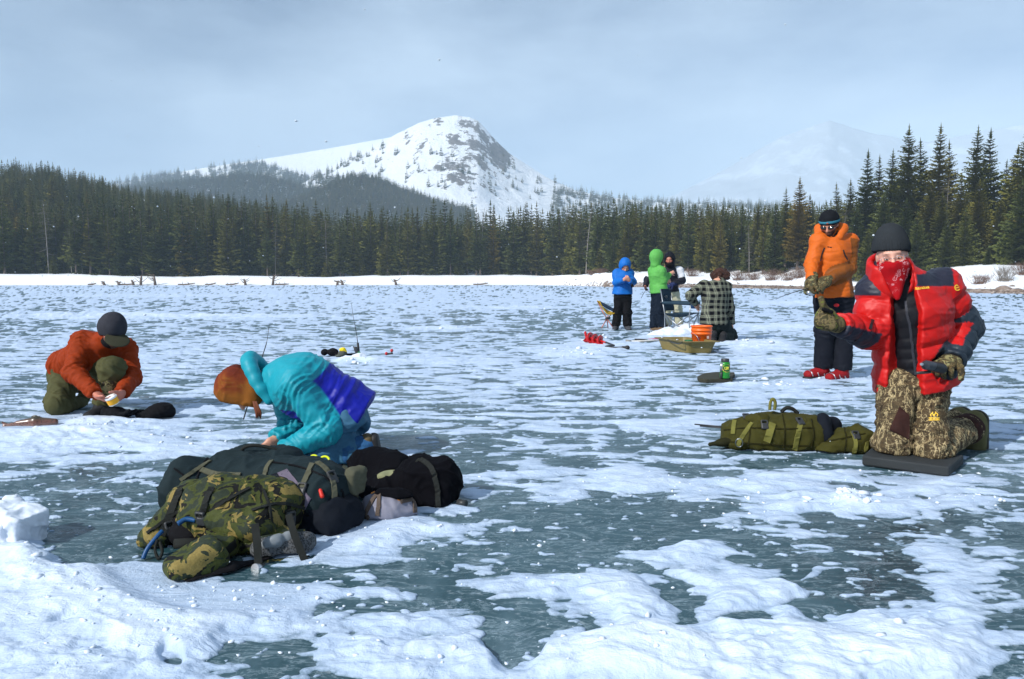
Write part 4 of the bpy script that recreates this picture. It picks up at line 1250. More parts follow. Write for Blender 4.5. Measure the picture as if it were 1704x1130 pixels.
# camouflage patch on the raised knee
soft('knee_patch', [('u', cone(A['knL'] * .62 + A['anL'] * .38, A['knL'] * .35 + A['anL'] * .65, .083, .078), 0), ('s', cone(A['knL'] * .62 + A['anL'] * .38 + V3(0, .03, .02), A['knL'] * .35 + A['anL'] * .65 + V3(0, .03, 0), .082, .077), .004)], .0085, camo('khaki_camo', (srgb(70, 70, 45), srgb(120, 115, 75), srgb(60, 55, 40), srgb(150, 145, 100)), 22), A.tr, None, .004, 18)
soft('beard_neck_shade', [('u', cone(A.hp(0, -.03, -.12), A.hp(0, .0, -.085), .074, .070), 0), ('u', ell(A.hp(0, .02, -.085), (.062, .066, .040), A.HR), .03)], .008, M_BLACKCLOTH, A.root, None, .004, 16)  # black solid standing for the beard and the shade at the neck
M_BOOT_DK = cloth('dark_boot_leather', (.022, .022, .024), .6, .3)
A.boot('L', (-.25, -.9, 0), M_BOOT_DK, M_RUBBER); A.boot('R', (.75, .55, -.55), M_OLIVE, M_RUBBER, (-.3, .2, 1))
M_CAP = cloth('slate_cap_cloth', srgb(58, 59, 66), .85, .15, .25, 20)
cp = soft('cap', [('u', ell(A.hp(0, -.014, .036), (.094, .116, .104), A.HR), 0), ('u', cone(A.hp(0, -.05, .0), A.hp(0, -.02, .065), .100, .082, (A.HR[1], 1.12)), .02), ('u', cone(A.hp(0, -.06, -.04), A.hp(0, -.03, .02), .086, .09), .02), ('s', ell(A.hp(0, .03, -.055), (.078, .112, .080), A.HR), .01), ('s', slab(A.hp(0, 0, -.075), -A.HR[2]), .01)], .007, M_CAP, A.root, None, .003, 16)
soft('brim', [('u', ell(A.hp(0, .135, .030), (.088, .085, .012), A.HR), 0), ('s', ell(A.hp(0, .0, .03), (.085, .098, .09), A.HR), .003)], .0035, cloth('cap_brim_cloth', srgb(66, 66, 52), .85, .15), cp)

# ---- woman in the teal and blue jacket bent over the packs
M_TEAL = cloth('teal_nylon', (0, 0, 0), .38, .45, .45, 18, use_tint=True, vary=.06)
B = Figure('person in a teal and blue jacket bent over the backpacks', 'people fishing on the ice', 4.30, .0075, (-1.15, 4.25, 0))
B.j(pelvis=(568, 680, .02), chest=(498, 640, 0), neck=(447, 634, .0), shL=(492, 640, -.17), shR=(470, 640, .17), elL=(546, 716, -.20), wrL=(470, 752, -.26),
    elR=(490, 712, .14), wrR=(458, 732, .02), hipL=(574, 704, -.10), hipR=(574, 704, .14), knL=(528, 768, -.14), knR=(520, 768, .16), anL=(598, 746, -.10), anR=(598, 744, .14))
B.set_head((404, 646, .02), (-.30, -.05, -.95), (-.95, 0, .30))
hR = hand_ops(B['wrR'], (-.75, -.45, -.55), (.3, -.7, -.6), 1, (.5, .55, .6, .6), .5)
hL = hand_ops(B['wrL'], (-.95, -.1, -.3), (-.1, .2, -.9), -1, (.3, .3, .4, .4), .4)
B.body((hR, hL), .0078, hair=srgb(110, 60, 30))
TEALC, BLUEC = V3(srgb(18, 156, 174)), V3(srgb(8, 22, 160))
pz, cz = B['pelvis'], B['chest']; spn = unit(pz - cz); LB = float(np.linalg.norm(pz - cz))
def tint_b(P):
    tt = (P - cz) @ spn / LB + .10 * n3(P, 3.0, 6)
    # seat and back are blue, shoulders and sleeves teal
    arm = np.minimum.reduce([np.linalg.norm(P - (B['el' + q] + (B['sh' + q] - B['el' + q]) * np.clip(((P - B['el' + q]) @ (B['sh' + q] - B['el' + q])) / float((B['sh' + q] - B['el' + q]) @ (B['sh' + q] - B['el' + q])), 0, 1)[:, None]), axis=1) for q in 'LR'] +
                            [np.linalg.norm(P - (B['wr' + q] + (B['el' + q] - B['wr' + q]) * np.clip(((P - B['wr' + q]) @ (B['el' + q] - B['wr' + q])) / float((B['el' + q] - B['wr' + q]) @ (B['el' + q] - B['wr' + q])), 0, 1)[:, None]), axis=1) for q in 'LR'])
    low = (P[:, 2] < .31) & (P[:, 0] > -1.44) & (P[:, 0] < -1.0)
    b = sstep(.27, .30, tt) * sstep(.098, .110, arm)
    b = np.maximum(b, low * sstep(.088, .098, arm) * (P[:, 1] > 4.1))
    return TEALC * (1 - b[:, None]) + BLUEC * b[:, None]
B.jacket(M_TEAL, .165, 1.18, (.086, .076, .055), .088, (.182, 1.2, .125), None, tint=tint_b, folds=.008, fscale=9, collar=.085, seed=12, k=.06,
         adds=[('u', cone(B['chest'] + V3(0, 0, .01), B['pelvis'] + V3(-.06, 0, .05), .155, .165, ((0, 1, 0), 1.12)), .08)])
# thrown-back hood bunched behind the head
hd_c = B.hp(0, -.03, -.175)
arc = []
for a_ in np.linspace(-.15, math.pi + .15, 13):
    arc.append(hd_c + (math.cos(a_) * .138) * B.HR[0] * 1.0 - math.sin(a_) * .150 * B.HR[1] + (.185 * math.sin(a_)) * B.HR[2])
hops = [('u', cone(arc[i_], arc[i_ + 1], .030 + .012 * math.sin(math.pi * i_ / 12), .030 + .012 * math.sin(math.pi * (i_ + 1) / 12)), .02) for i_ in range(12)]
hops += [('u', ell(B.hp(0, -.07, -.20), (.130, .110, .075), B.HR), .04), ('s', ell(B.hp(0, .02, -.02), (.118, .135, .165), B.HR), .015)]
soft('hood', hops, .0075, M_TEAL, B.jk, lambda P: np.tile(TEALC, (len(P), 1)), .005, 12)
M_DENIM = cloth('denim', srgb(52, 96, 140), .8, .15, .4, 18, vary=.25)
B.trousers(cloth('grey_blue_shell_trousers', srgb(62, 110, 140), .55, .3, .4, 14), .138, .112, .095, .080, floor=.012, folds=.009)
soft('jeans_cuff', [('u', cone(B['knL'] * .30 + B['anL'] * .70, B['anL'] + V3(.03, 0, 0), .088, .076), 0), ('s', slab((0, 0, .012), (0, 0, -1)), .01)], .0075, M_DENIM, B.tr, None, .004, 18)
M_SHOE = cloth('tan_shoe_leather', srgb(104, 90, 62), .5, .4, .3, 30)
for q, yy_ in (('L', -.02), ('R', .0)):
    B.boot(q, (.18, yy_, -.98), M_SHOE, M_RUBBER, (-.95, 0, -.2), ln=.24)
# knitted tie-dyed hat with ear flaps
t = NT('tie_dye_fleece'); co = t.coord('Object')
nn = t.noise(co, 5.5, 4, .62, 1.2)
zz = t.n.new('ShaderNodeSeparateXYZ'); t.link(co, zz.inputs[0])
hk = t.math('ADD', t.math('MULTIPLY', t.math('SUBTRACT', zz.outputs['Z'], .42), 2.6), t.math('MULTIPLY', nn, 1.0))
t.set(Base_Color=t.ramp(hk, [(.25, srgb(140, 88, 38)), (.48, srgb(134, 82, 36)), (.58, srgb(122, 60, 32)), (.75, srgb(104, 44, 30)), (.9, srgb(86, 38, 30))]), Roughness=.95, Specular_IOR_Level=.1)
t.bump(t.noise(co, 240, 3), .4, .003)
soft('hat', [('u', box(B.hp(0, .0, -.012), (.106, .112, .140), B.HR, .080), 0), ('u', ell(B.hp(0, .01, .05), (.108, .115, .100), B.HR), .05), ('u', cone(B.hp(-.04, .095, .05), B.hp(-.04, .085, -.12), .02, .02), .02), ('s', ell(B.hp(0, .10, -.06), (.085, .115, .165), B.HR), .012), ('s', slab(B.hp(0, .095, 0), B.HR[1]), .012)], .007, t.m, B.root, None, .005, 10, 3, crush=.006)
M_HAIR = simple('auburn_hair', srgb(112, 58, 32), .55, bump=.5, bscale=200)
hp0 = B.hp(.09, .055, -.10)
for k in range(26):
    a_, b_ = random.uniform(-1, 1), random.uniform(-1, 1)
    e_ = random.uniform(0, 6)
    tube('hair_strand', smooth_path([W(424 + 3 * a_, 668, 4.17 + .008 * b_), W(427 + 4 * a_, 678, 4.165 + .012 * b_), W(430 + 4.5 * a_, 687, 4.165 + .012 * b_), W(430 + 4 * a_ + 1.5 * b_, 692 + e_, 4.17 + .01 * a_)], 4), [.004] * 10 + [.003, .002, .0012], M_HAIR, B.bodyo, 5)

# ---- man in the red down jacket kneeling on a pad at the right
C = Figure('person in a red down jacket and red bandana kneeling on a pad', 'people fishing on the ice', 4.28, .0075, (2.3, 4.2, 0))
C.j(pelvis=(1524, 628, .04), chest=(1512, 520, .0), neck=(1500, 466, .0), shR=(1460, 484, .02), shL=(1567, 477, .05), elR=(1445, 554, -.02), wrR=(1396, 540, -.22),
    elL=(1606, 546, .08), wrL=(1584, 600, -.12), hipR=(1492, 640, .02), hipL=(1548, 640, .05), knR=(1484, 742, -.10), knL=(1547, 750, -.16), anR=(1588, 706, .40), anL=(1612, 712, .24))
C.set_head((1484, 425, -.06), (-.40, -.90, -.16), (-.16, -.05, 1), .96)
C.body((), .007, skin=srgb(214, 160, 140), floor=.10)
C.eyes()
RED, NAVY, SLATE = V3(srgb(206, 20, 16)), V3(srgb(38, 40, 56)), V3(srgb(36, 48, 60))
M_RED = cloth('red_down_nylon', (0, 0, 0), .36, .5, .35, 30, use_tint=True, vary=.05)
front = unit(V3(-.30, -.95, 0)); sidev = unit(V3(.95, -.30, 0))
zip_c = C['chest'] + sidev * -.075
def seg_d(P, a, b):
    ab = b - a; tt = np.clip(((P - a) @ ab) / float(ab @ ab), 0, 1)
    return np.linalg.norm(P - (a + ab * tt[:, None]), axis=1), tt
def tint_c(P):
    c = np.tile(RED, (len(P), 1))
    zs = C['shL'][2]
    trunk = np.minimum(seg_d(P, C['chest'], C['pelvis'])[0], 9)
    # navy yoke over the shoulders
    sd_ = (P - C['neck']) @ sidev
    zl = P[:, 2] - zs
    yoke = ((sd_ > .055) & (sd_ < .275) & (zl > .004)) | ((sd_ < -.125) & (sd_ > -.30) & (zl > -.050))
    out = np.zeros(len(P))
    coll = np.linalg.norm(P - C['neck'] - V3(0, 0, .06), axis=1) < .125
    y = yoke * 1.0 * (~coll)
    c = c * (1 - y[:, None]) + NAVY * y[:, None]
    for q in 'LR':
        du, tu = seg_d(P, C['sh' + q], C['el' + q]); df, tf = seg_d(P, C['el' + q], C['wr' + q])
        near_f = (df < .115) & (df < du + .0); near_u = (du < .125) & ~near_f
        if q == 'L':
            ax_ = C['elL'] + (C['wrL'] - C['elL']) * tf[:, None]
            m = (near_u & (tu > .60) & (du < .13)) | (near_f & (((P - ax_) @ unit(V3(.8, .1, -.45)) > -.022) | (tf > .8)))
        else:
            m = near_f & ((P[:, 2] - (C['elR'][2] + (C['wrR'][2] - C['elR'][2]) * tf)) < -.005) & (tf > .12)
        c[m] = SLATE if q == 'L' else NAVY
    return c
qC = (.105, .020, .3)
def front_cut():
    # open front: the jacket hangs apart from the neck down to the hem
    out = []
    top = C['neck'] + front * .12 + sidev * -.02
    a = C['chest'] + front * .22 + sidev * -.045
    b = C['pelvis'] + front * .24 + sidev * -.085 + V3(0, 0, -.12)
    out.append(('s', cone(C['neck'] + front * .16 + sidev * -.02 + V3(0, 0, .06), a, .060, .078, (front, 2.2)), .012))
    out.append(('s', cone(a, b, .078, .102, (front, 1.9)), .012))
    return out
C.jacket(M_RED, .170, 1.34, (.095, .086, .060), .098, (.178, 1.36, .055), qC, tint=tint_c, folds=.004, crease=.0035, fscale=14, collar=.112, seed=21, k=.045, cuts=front_cut())
# stand-up collar
M_REDP = cloth('red_collar_nylon', tuple(RED), .36, .5, .35, 30)
soft('collar', [('u', cone(C.hp(.012, -.015, -.155), C.hp(.02, -.03, -.055), .128, .122), 0), ('s', cone(C.hp(.0, -.01, -.20), C.hp(.0, -.02, .05), .092, .094), .012), ('s', ell(C.hp(-.03, .15, -.07), (.085, .13, .16), C.HR), .03), ('s', slab(C.hp(0, 0, -.045), unit(C.HR[2] + .35 * C.HR[1] + .25 * C.HR[0] * -1)), .02)], .007, M_REDP, C.jk, None, .006, 16)
# zips and pocket openings
M_ZIP = simple('black_zip', (.012, .012, .014), .5)
# inner black down jacket
M_PUFF = cloth('black_down_nylon', srgb(17, 17, 24), .45, .4, .3, 30)
inner = soft('down_vest', [('u', cone(C['chest'] + front * .018, C['pelvis'] + front * .018 + V3(0, 0, .015), .114, .114, (sidev, 1.08), (.062, .008)), 0), ('u', cone(C['neck'] + front * .03 + V3(0, 0, -.02), C['chest'] + front * .018, .082, .114, (sidev, 1.08), (.062, .008)), .04),
      ('s', cyl(C['pelvis'] + V3(0, 0, -.06), C['pelvis'] + V3(0, 0, -.4), .5), .012)], .0075, M_PUFF, C.root, None, .003, 20)
def on_front(o, P, N=None): return P
M_VZIP = simple('dark_zip', (.05, .05, .06), .4, metal=.5)
pA = C['neck'] + front * .20 + sidev * -.02 + V3(0, 0, -.10); pB = C['pelvis'] + front * .25 + sidev * -.05 + V3(0, 0, .02)
strap('zip', inner, [Vector(pA), Vector(pA * .5 + pB * .5), Vector(pB)], .012, M_VZIP, inner, .003)
pk = C['pelvis'] + front * .2
for (u0, v0, u1, v1) in ((1452, 532, 1447, 548), (1441, 590, 1437, 606)):
    strap('pocket_zip', C.jk, [W(u0, v0, 4.05), W(u1, v1, 4.05)], .016, M_ZIP, C.jk, .003, .004, 8, 'ray')
M_YEL = simple('yellow_thread', srgb(236, 190, 60), .6)
def marks(name, strokes, y, width, mat, parent, on):
    for st in strokes:
        strap(name, on, [W(a, b, y) for a, b in st], width, mat, parent, .001, .003, 3, 'ray')
marks('chest_lettering', [[(1523.5, 478.6), (1526, 479.6)], [(1527, 479), (1529.5, 479.4)], [(1530.5, 478.8), (1532, 480)], [(1533, 478), (1535, 479.8)], [(1536, 478), (1538.5, 478.6)], [(1540, 477.4), (1542, 479)], [(1543, 476.8), (1545.5, 478.6)], [(1523.5, 481.4), (1531.5, 481.2)], [(1533, 480.4), (1546, 479.6)]], 4.0, .0055, M_YEL, C.jk, C.jk)
marks('sleeve_badge', [[(1593.6, 475.6), (1591, 474.6), (1588.8, 476.6), (1588.8, 480.4), (1591, 482.8), (1594.4, 483), (1596, 481.4)], [(1590, 479.6), (1593, 478.6), (1595.4, 477.8)]], 4.0, .0052, M_YEL, C.jk, C.jk)
# camouflage reed trousers
t = NT('reed_camouflage'); co = t.coord('Object')
w1 = t.noise(t.coord('Object', (9.0, 9.0, 2.2)), 3.0, 4, .65, 1.6); w2 = t.noise(t.coord('Object', (3.5, 3.5, 10.0)), 2.2, 4, .6, 2.0); w3 = t.noise(t.coord('Object', (22, 22, 5.0)), 2.4, 3, .6, .8)
base = t.ramp(w2, [(.30, srgb(48, 38, 28)), (.45, srgb(88, 74, 54)), (.58, srgb(64, 54, 40)), (.72, srgb(104, 92, 66))])
c = t.mix(t.ramp(w1, [(.53, 0.0), (.56, 1.0), (.60, 1.0), (.63, 0.0)]), base, srgb(168, 150, 112))
c = t.mix(t.ramp(w3, [(.58, 0.0), (.62, .85)]), c, srgb(38, 30, 22))
c = t.mix(t.ramp(t.noise(t.coord('Object', (5, 5, 16)), 5.0, 3, .6, 1.4), [(.60, 0.0), (.63, .9), (.66, 0.0)]), c, srgb(190, 175, 135))
t.set(Base_Color=c, Roughness=.85, Specular_IOR_Level=.15); t.bump(t.noise(co, 24, 3, .6, .5), .35, .02)
M_REED = t.m
C.trousers(M_REED, .135, .100, .094, .080, floor=.064, folds=.008, fscale=9, seed=31, k=.025, crease=.012)
M_BROWN = cloth('brown_twill', srgb(62, 40, 36), .85, .15)
panel('thigh_panel', C.tr, [(1497, 676), (1512, 690), (1513, 732), (1480, 716)], M_BROWN, C.tr, .005)
M_KHBOOT = cloth('khaki_boot_cloth', srgb(108, 104, 70), .8, .2, .4, 24)
M_SOLEB = simple('olive_rubber', srgb(48, 46, 34), .7, bump=.3, bscale=60)
for q in 'LR':
    b = C.boot(q, (.10, .12, -.98), M_KHBOOT, M_SOLEB, (-.85, -.5, .05), ln=.25, r=.074, shaft=.06)
soft('cuff_band', [('u', cone(C['knL'] * .12 + C['anL'] * .88, C['knL'] * .02 + C['anL'] * .98, .094, .092), 0), ('s', cyl(C['anL'] + unit(C['anL'] - C['knL']) * .012, C['anL'] + unit(C['anL'] - C['knL']) * .2, .2), .004)], .0075, M_BROWN, C.tr, None, .003, 14)
# logo on the thigh
marks('thigh_logo', [[(1546, 695.8), (1563, 695.8)], [(1546, 699.4), (1563, 699.0)], [(1547.5, 697.4), (1550.5, 697.6)], [(1552.5, 697.4), (1555, 697.6)], [(1557.5, 697.4), (1561, 697.6)], [(1549.5, 693), (1548.6, 690.4), (1551, 688.2), (1552.6, 689.6), (1554, 692.8), (1555.6, 689.8), (1557.4, 687.6), (1560, 690), (1558.6, 693)], [(1551, 688.2), (1552.4, 685.8)], [(1557.4, 687.6), (1556.2, 685.4)]], 4.0, .0048, M_YEL, C.tr, C.tr)
# ribbed beanie
M_KNIT = cloth('charcoal_knit', srgb(52, 56, 60), .95, .1, .2, 60)
hc, hr = C['head'], C.HR
def ribs(P, N):
    L = (P - hc) @ hr.T
    a = np.arctan2(L[:, 0], L[:, 1] + .01)
    return .0020 * np.cos(a * 44) * sstep(.17, .10, L[:, 2])
soft('beanie', [('u', ell(C.hp(0, -.018, .050), (.093, .110, .118), C.HR), 0), ('u', cone(C.hp(0, -.02, .04), C.hp(0, -.05, .115), .090, .068), .03), ('s', slab(C.hp(0, .06, .034), unit(-C.HR[2] * .95 + C.HR[1] * .22 + C.HR[0] * .12)), .008), ('s', ell(C.hp(0, 0, -.02), (.074, .095, .09), C.HR), .004)], .0050, M_KNIT, C.root, None, .003, 10, extra=ribs)
# spectacles
for x in (-.034, .034):
    pts = [C.hp(x + .026 * math.cos(a), .102 - .12 * abs(x) + .0 * math.sin(a), -.010 + .018 * math.sin(a)) for a in np.linspace(0, 2 * math.pi, 20, endpoint=False)]
    g = tube('spectacle_rim', [Vector(p) for p in pts], .0011, M_STEEL, C.root, 6, True)
tube('spectacle_bridge', [Vector(C.hp(x, .104, -.004)) for x in (-.009, 0, .009)], .0012, M_STEEL, C.root, 6)
for x in (-1, 1): tube('temple_arm', [Vector(C.hp(x * .060, .094, -.004)), Vector(C.hp(x * .082, .05, -.002)), Vector(C.hp(x * .086, -.02, .0))], .0012, M_STEEL, C.root, 6)
# bandana
t = NT('paisley_bandana'); co = t.coord('Object')
v1 = t.n.new('ShaderNodeTexVoronoi'); v1.inputs['Scale'].default_value = 42; v1.feature = 'F1'; t.link(co, v1.inputs['Vector'])
v2 = t.n.new('ShaderNodeTexVoronoi'); v2.inputs['Scale'].default_value = 95; t.link(co, v2.inputs['Vector'])
big = t.ramp(t.noise(co, 11, 2, .5), [(.50, 0.0), (.56, 1.0)])
rr_ = t.ramp(v1.outputs['Distance'], [(.0, .9), (.14, .9), (.17, 0.0), (.34, 0.0), (.37, .9), (.43, .9), (.46, 0.0)])
dots = t.ramp(v2.outputs['Distance'], [(.0, .8), (.16, .8), (.2, 0.0)])
pat = t.mix(big, dots, rr_)
t.set(Base_Color=t.mix(t.math('MULTIPLY', t.math('MULTIPLY', pat, big), .75), srgb(160, 12, 22), srgb(225, 180, 188)), Roughness=.85, Specular_IOR_Level=.15)
t.bump(t.noise(co, 30, 3, .6), .3, .01)
soft('bandana', [('u', ell(C.hp(0, .022, -.058), (.084, .092, .070), C.HR), 0), ('u', cone(C.hp(0, .102, -.028), C.hp(0, .104, -.045), .026, .028), .03), ('u', cone(C.hp(0, .04, -.085), C.hp(-.004, .125, -.235), .078, .012, (sidev, 1.05)), .025), ('s', slab(C.hp(0, .10, -.024), unit(C.HR[2] + .06 * C.HR[1] - .06 * C.HR[0])), .006)], .0055, t.m, C.root, None, .004, 18)
# gloves
M_CAMOG = camo('glove_camouflage', (srgb(52, 46, 32), srgb(92, 78, 50), srgb(60, 58, 40), srgb(128, 122, 84)), 30, 1.0)
M_CAMOM = camo('mitten_camouflage', (srgb(70, 62, 42), srgb(104, 92, 62), srgb(60, 56, 36), srgb(112, 120, 50)), 24, .8)
# raised mitten, thumb up
w = C['wrR']
mt = soft('mitten', [('u', cone(w + V3(.03, .05, 0), w + V3(-.02, -.02, 0), .046, .045), 0), ('u', ell(W(1372, 530, 4.02), (.052, .045, .062), frame((-.5, -.8, .1), (0, 0, 1))), .03), ('u', cone(W(1366, 538, 4.0), W(1384, 542, 3.98), .030, .032), .03),
      ('u', cone(W(1373, 516, 4.02), W(1366, 497, 4.01), .020, .016), .018), ('u', cone(W(1381, 519, 4.05), W(1388, 530, 4.02), .022, .025), .02)], .006, M_CAMOM, C.root, None, .002, 30)
soft('finger_slot', [('u', cone(W(1371, 515, 3.975), W(1384, 519, 3.97), .012, .010), 0)], .004, M_BLACKCLOTH, mt)
g = C.glove('L', W(1548, 616, 4.02) - Vector(C['wrL']), (-.3, -.2, -.9), -1, M_CAMOG, (.85, .85, .9, .9), .7, size=1.15, fat=1.4)
soft('wrist_strap', [('u', cyl(C['wrL'] - unit(C['wrL'] - C['elL']) * .012, C['wrL'] + unit(C['wrL'] - C['elL']) * .012, .058), 0)], .006, M_BLACKCLOTH, g)

# ---- man in orange standing with a short rod
O = Figure('person standing in an orange shell jacket and striped beanie', 'people fishing on the ice', 7.87, .0105, (3.4, 7.87, 0))
O.j(pelvis=(1388, 486, .0), chest=(1387, 420, .0), neck=(1388, 394, .0), shR=(1362, 402, -.03), shL=(1413, 402, .05), elR=(1351, 441, -.08), wrR=(1351, 466, -.24), elL=(1414, 446, -.04), wrL=(1374, 468, -.26),
    hipR=(1374, 496, .0), hipL=(1402, 496, .02), knR=(1371, 552, -.05), anR=(1370, 612, .0), knL=(1402, 556, -.04), anL=(1402, 616, -.06))
O.set_head((1380, 374, -.06), (-.52, -.72, -.36), (-.1, -.1, 1))
O.body((), .010, beard=srgb(28, 20, 18), skin=srgb(190, 130, 105))
M_OJ = cloth('orange_shell', (0, 0, 0), .5, .35, .4, 14, use_tint=True, vary=.05)
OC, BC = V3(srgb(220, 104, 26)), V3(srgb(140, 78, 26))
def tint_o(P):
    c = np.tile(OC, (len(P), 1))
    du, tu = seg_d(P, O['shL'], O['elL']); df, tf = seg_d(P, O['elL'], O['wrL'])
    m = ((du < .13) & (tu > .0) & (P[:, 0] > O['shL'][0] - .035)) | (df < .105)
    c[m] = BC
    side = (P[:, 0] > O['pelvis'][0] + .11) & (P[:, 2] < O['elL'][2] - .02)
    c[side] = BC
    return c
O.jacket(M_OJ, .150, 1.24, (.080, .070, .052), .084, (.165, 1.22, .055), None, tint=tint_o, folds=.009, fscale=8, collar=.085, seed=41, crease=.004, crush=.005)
soft('hood', [('u', ell(O.hp(.0, -.10, -.085), (.135, .10, .085), O.HR), 0), ('u', cone(O.hp(.10, .03, -.13), O.hp(.12, -.08, -.06), .045, .055), .04), ('u', cone(O.hp(-.10, .03, -.13), O.hp(-.12, -.08, -.08), .04, .05), .04), ('s', ell(O.hp(0, .0, .0), (.082, .105, .13), O.HR), .012)], .009, cloth('orange_hood_shell', tuple(OC), .5, .35, .4, 14), O.jk, None, .006, 12)
soft('collar_lining', [('u', cone(O.hp(0, -.0, -.15), O.hp(0, .0, -.11), .088, .090), 0), ('s', cone(O.hp(0, .01, -.3), O.hp(0, .02, .1), .070, .072), .006)], .009, M_BLACKCLOTH, O.jk)
for (u0, v0, u1, v1) in ((1372, 412, 1365, 434), (1403, 416, 1410, 432)):
    strap('pocket_zip', O.jk, [W(u0, v0, 7.6), W((u0 + u1) / 2 - 1, (v0 + v1) / 2, 7.6), W(u1, v1, 7.6)], .014, M_ZIP, O.jk, .003, .005, 8, 'ray')
marks('chest_mark', [[(1376.8, 410.8), (1380.5, 411.2)], [(1381, 411.4), (1384, 412)]], 7.6, .010, M_BLACKCLOTH, O.jk, O.jk)
O.trousers(M_NAVYCLOTH, .15, .118, .094, .092, folds=.010, fscale=7, seed=43, crease=.006)
soft('hip_badge', [('u', ell(W(1392, 508, 7.70), (.030, .01, .020)), 0)], .006, simple('red_badge', srgb(190, 20, 24), .6), O.tr)
M_REDBOOT = cloth('red_boot_cloth', srgb(150, 24, 30), .6, .3)
for q, dv in (('R', (-.95, -.28, 0)), ('L', (-.88, -.45, 0))):
    b = O.boot(q, dv, M_REDBOOT, M_RUBBER, ln=.25, r=.055)
    an = O['an' + q]; d = unit(dv); sd = np.cross(d, V3(0, 0, 1))
    for k in range(4):                                         # strap-on ice cleats
        pc = an + d * (-.04 + .075 * k) - V3(0, 0, .075)
        tube('cleat_chain', [Vector(pc + sd * .072), Vector(pc + V3(0, 0, .045) + sd * .045), Vector(pc + V3(0, 0, .052)), Vector(pc + V3(0, 0, .045) - sd * .045), Vector(pc - sd * .072)], .005, M_STEEL, b, 5)
t = NT('striped_beanie'); co = t.coord('Object')
zz = t.n.new('ShaderNodeSeparateXYZ'); t.link(co, zz.inputs[0])
zb = float(O.hp(0, .05, .045)[2])
M_BEAN = cloth('black_knit', (.012, .014, .018), .9, .15, .2, 60)
bn = soft('beanie', [('u', ell(O.hp(0, -.016, .046), (.100, .114, .110), O.HR), 0), ('s', slab(O.hp(0, .05, .012), unit(-O.HR[2] + O.HR[1] * .12)), .008), ('u', cone(O.hp(0, -.07, -.03), O.hp(0, -.05, .02), .07, .08), .02)], .008, M_BEAN, O.root, None, .002, 20)
soft('hat_stripe', [('u', ell(O.hp(0, -.016, .046), (.1035, .1175, .110), O.HR), 0), ('s', slab(O.hp(0, .05, .032), unit(-O.HR[2] + O.HR[1] * .12)), .002), ('s', slab(O.hp(0, .05, .058), unit(O.HR[2] - O.HR[1] * .12)), .002)], .006, cloth('teal_knit_stripe', srgb(60, 130, 150), .9, .1), bn)
soft('hat_badge', [('u', ell(O.hp(-.008, .103, .046), (.012, .006, .010), O.HR), 0)], .004, simple('rust_badge', srgb(150, 70, 50), .7), bn)
soft('sunglasses', [('u', ell(O.hp(-.034, .088, -.006), (.034, .018, .020), O.HR), 0), ('u', ell(O.hp(.034, .088, -.006), (.034, .018, .020), O.HR), .006), ('u', cone(O.hp(-.075, .06, -.002), O.hp(.075, .06, -.002), .006, .006), .006), ('u', cone(O.hp(.072, .06, -.002), O.hp(.082, -.02, .0), .005, .005), .004), ('u', cone(O.hp(-.072, .06, -.002), O.hp(-.082, -.02, .0), .005, .005), .004)], .005, M_GLASS, O.root)
O.glove('R', W(1344, 482, 7.60) - Vector(O['wrR']), (.8, .0, -.4), -1, M_CAMOG, (.7, .75, .8, .8), .6, size=1.2, fat=1.7, vox=.0075)
O.glove('L', W(1354, 480, 7.56) - Vector(O['wrL']), (-.3, .2, -.9), 1, M_CAMOG, (.7, .75, .8, .8), .6, size=1.2, fat=1.7, vox=.0075)

# ---- person in the hooded blue shell
def hooded(F, mat, size=1.0, vox=.011):
    return soft('hood', [('u', ell(F.hp(0, -.030, .025), (.118 * size, .135 * size, .140 * size), F.HR), 0), ('u', cone(F.hp(0, -.03, -.03), F.hp(0, -.03, -.14), .108, .10), .04), ('s', ell(F.hp(0, .11, -.025), (.080, .11, .105), F.HR), .012), ('s', ell(F.hp(0, .0, -.01), (.086, .105, .115), F.HR), .012)], vox, mat, F.jk, None, .004, 14)
E = Figure('person in a hooded blue jacket tending a line by hand', 'people fishing on the ice', 15.7, .0125, (2.36, 15.7, 0))
E.j(pelvis=(1036, 485, .0), chest=(1037, 461, .0), neck=(1038, 451, -.0), shR=(1027, 455, .0), shL=(1047, 455, .0), elR=(1025, 470, -.08), wrR=(1038, 466, -.32), elL=(1053, 469, -.08), wrL=(1047, 467, -.32),
    hipR=(1031, 491, .0), hipL=(1042, 491, .0), knR=(1028, 519, -.04), anR=(1025, 542, .0), knL=(1043, 519, -.02), anL=(1044, 542, .0))
E.set_head((1040, 443, -.06), (.05, -.82, -.56), (0, 0, 1), 1.05)
E.body((hand_ops(E['wrR'], (.5, -.4, .5), (.2, .5, .4), 1, (1, 1, 1, 1), .8), hand_ops(E['wrL'], (-.4, -.4, .5), (-.2, .5, .4), -1, (1, 1, 1, 1), .8)), .012)
M_BLUEJ = cloth('blue_shell', srgb(16, 108, 196), .5, .35, .4, 14)
E.jacket(M_BLUEJ, .165, 1.2, (.088, .076, .055), .088, (.185, 1.2, .06), None, folds=.012, fscale=7, collar=.08, crease=.004)
hooded(E, M_BLUEJ, 1.06)
E.trousers(M_BLACKCLOTH, .145, .112, .092, .092, folds=.012, fscale=7)
for q, dv in (('R', (-.3, -.95, 0)), ('L', (.1, -1, 0))): E.boot(q, dv, cloth('grey_boot_cloth', srgb(70, 72, 78), .6, .3), M_RUBBER, r=.055, ln=.24)
tube('cuff_strap', [W(1051, 473, 15.4), W(1053, 478, 15.4)], .03, M_BLACKCLOTH, E.root)

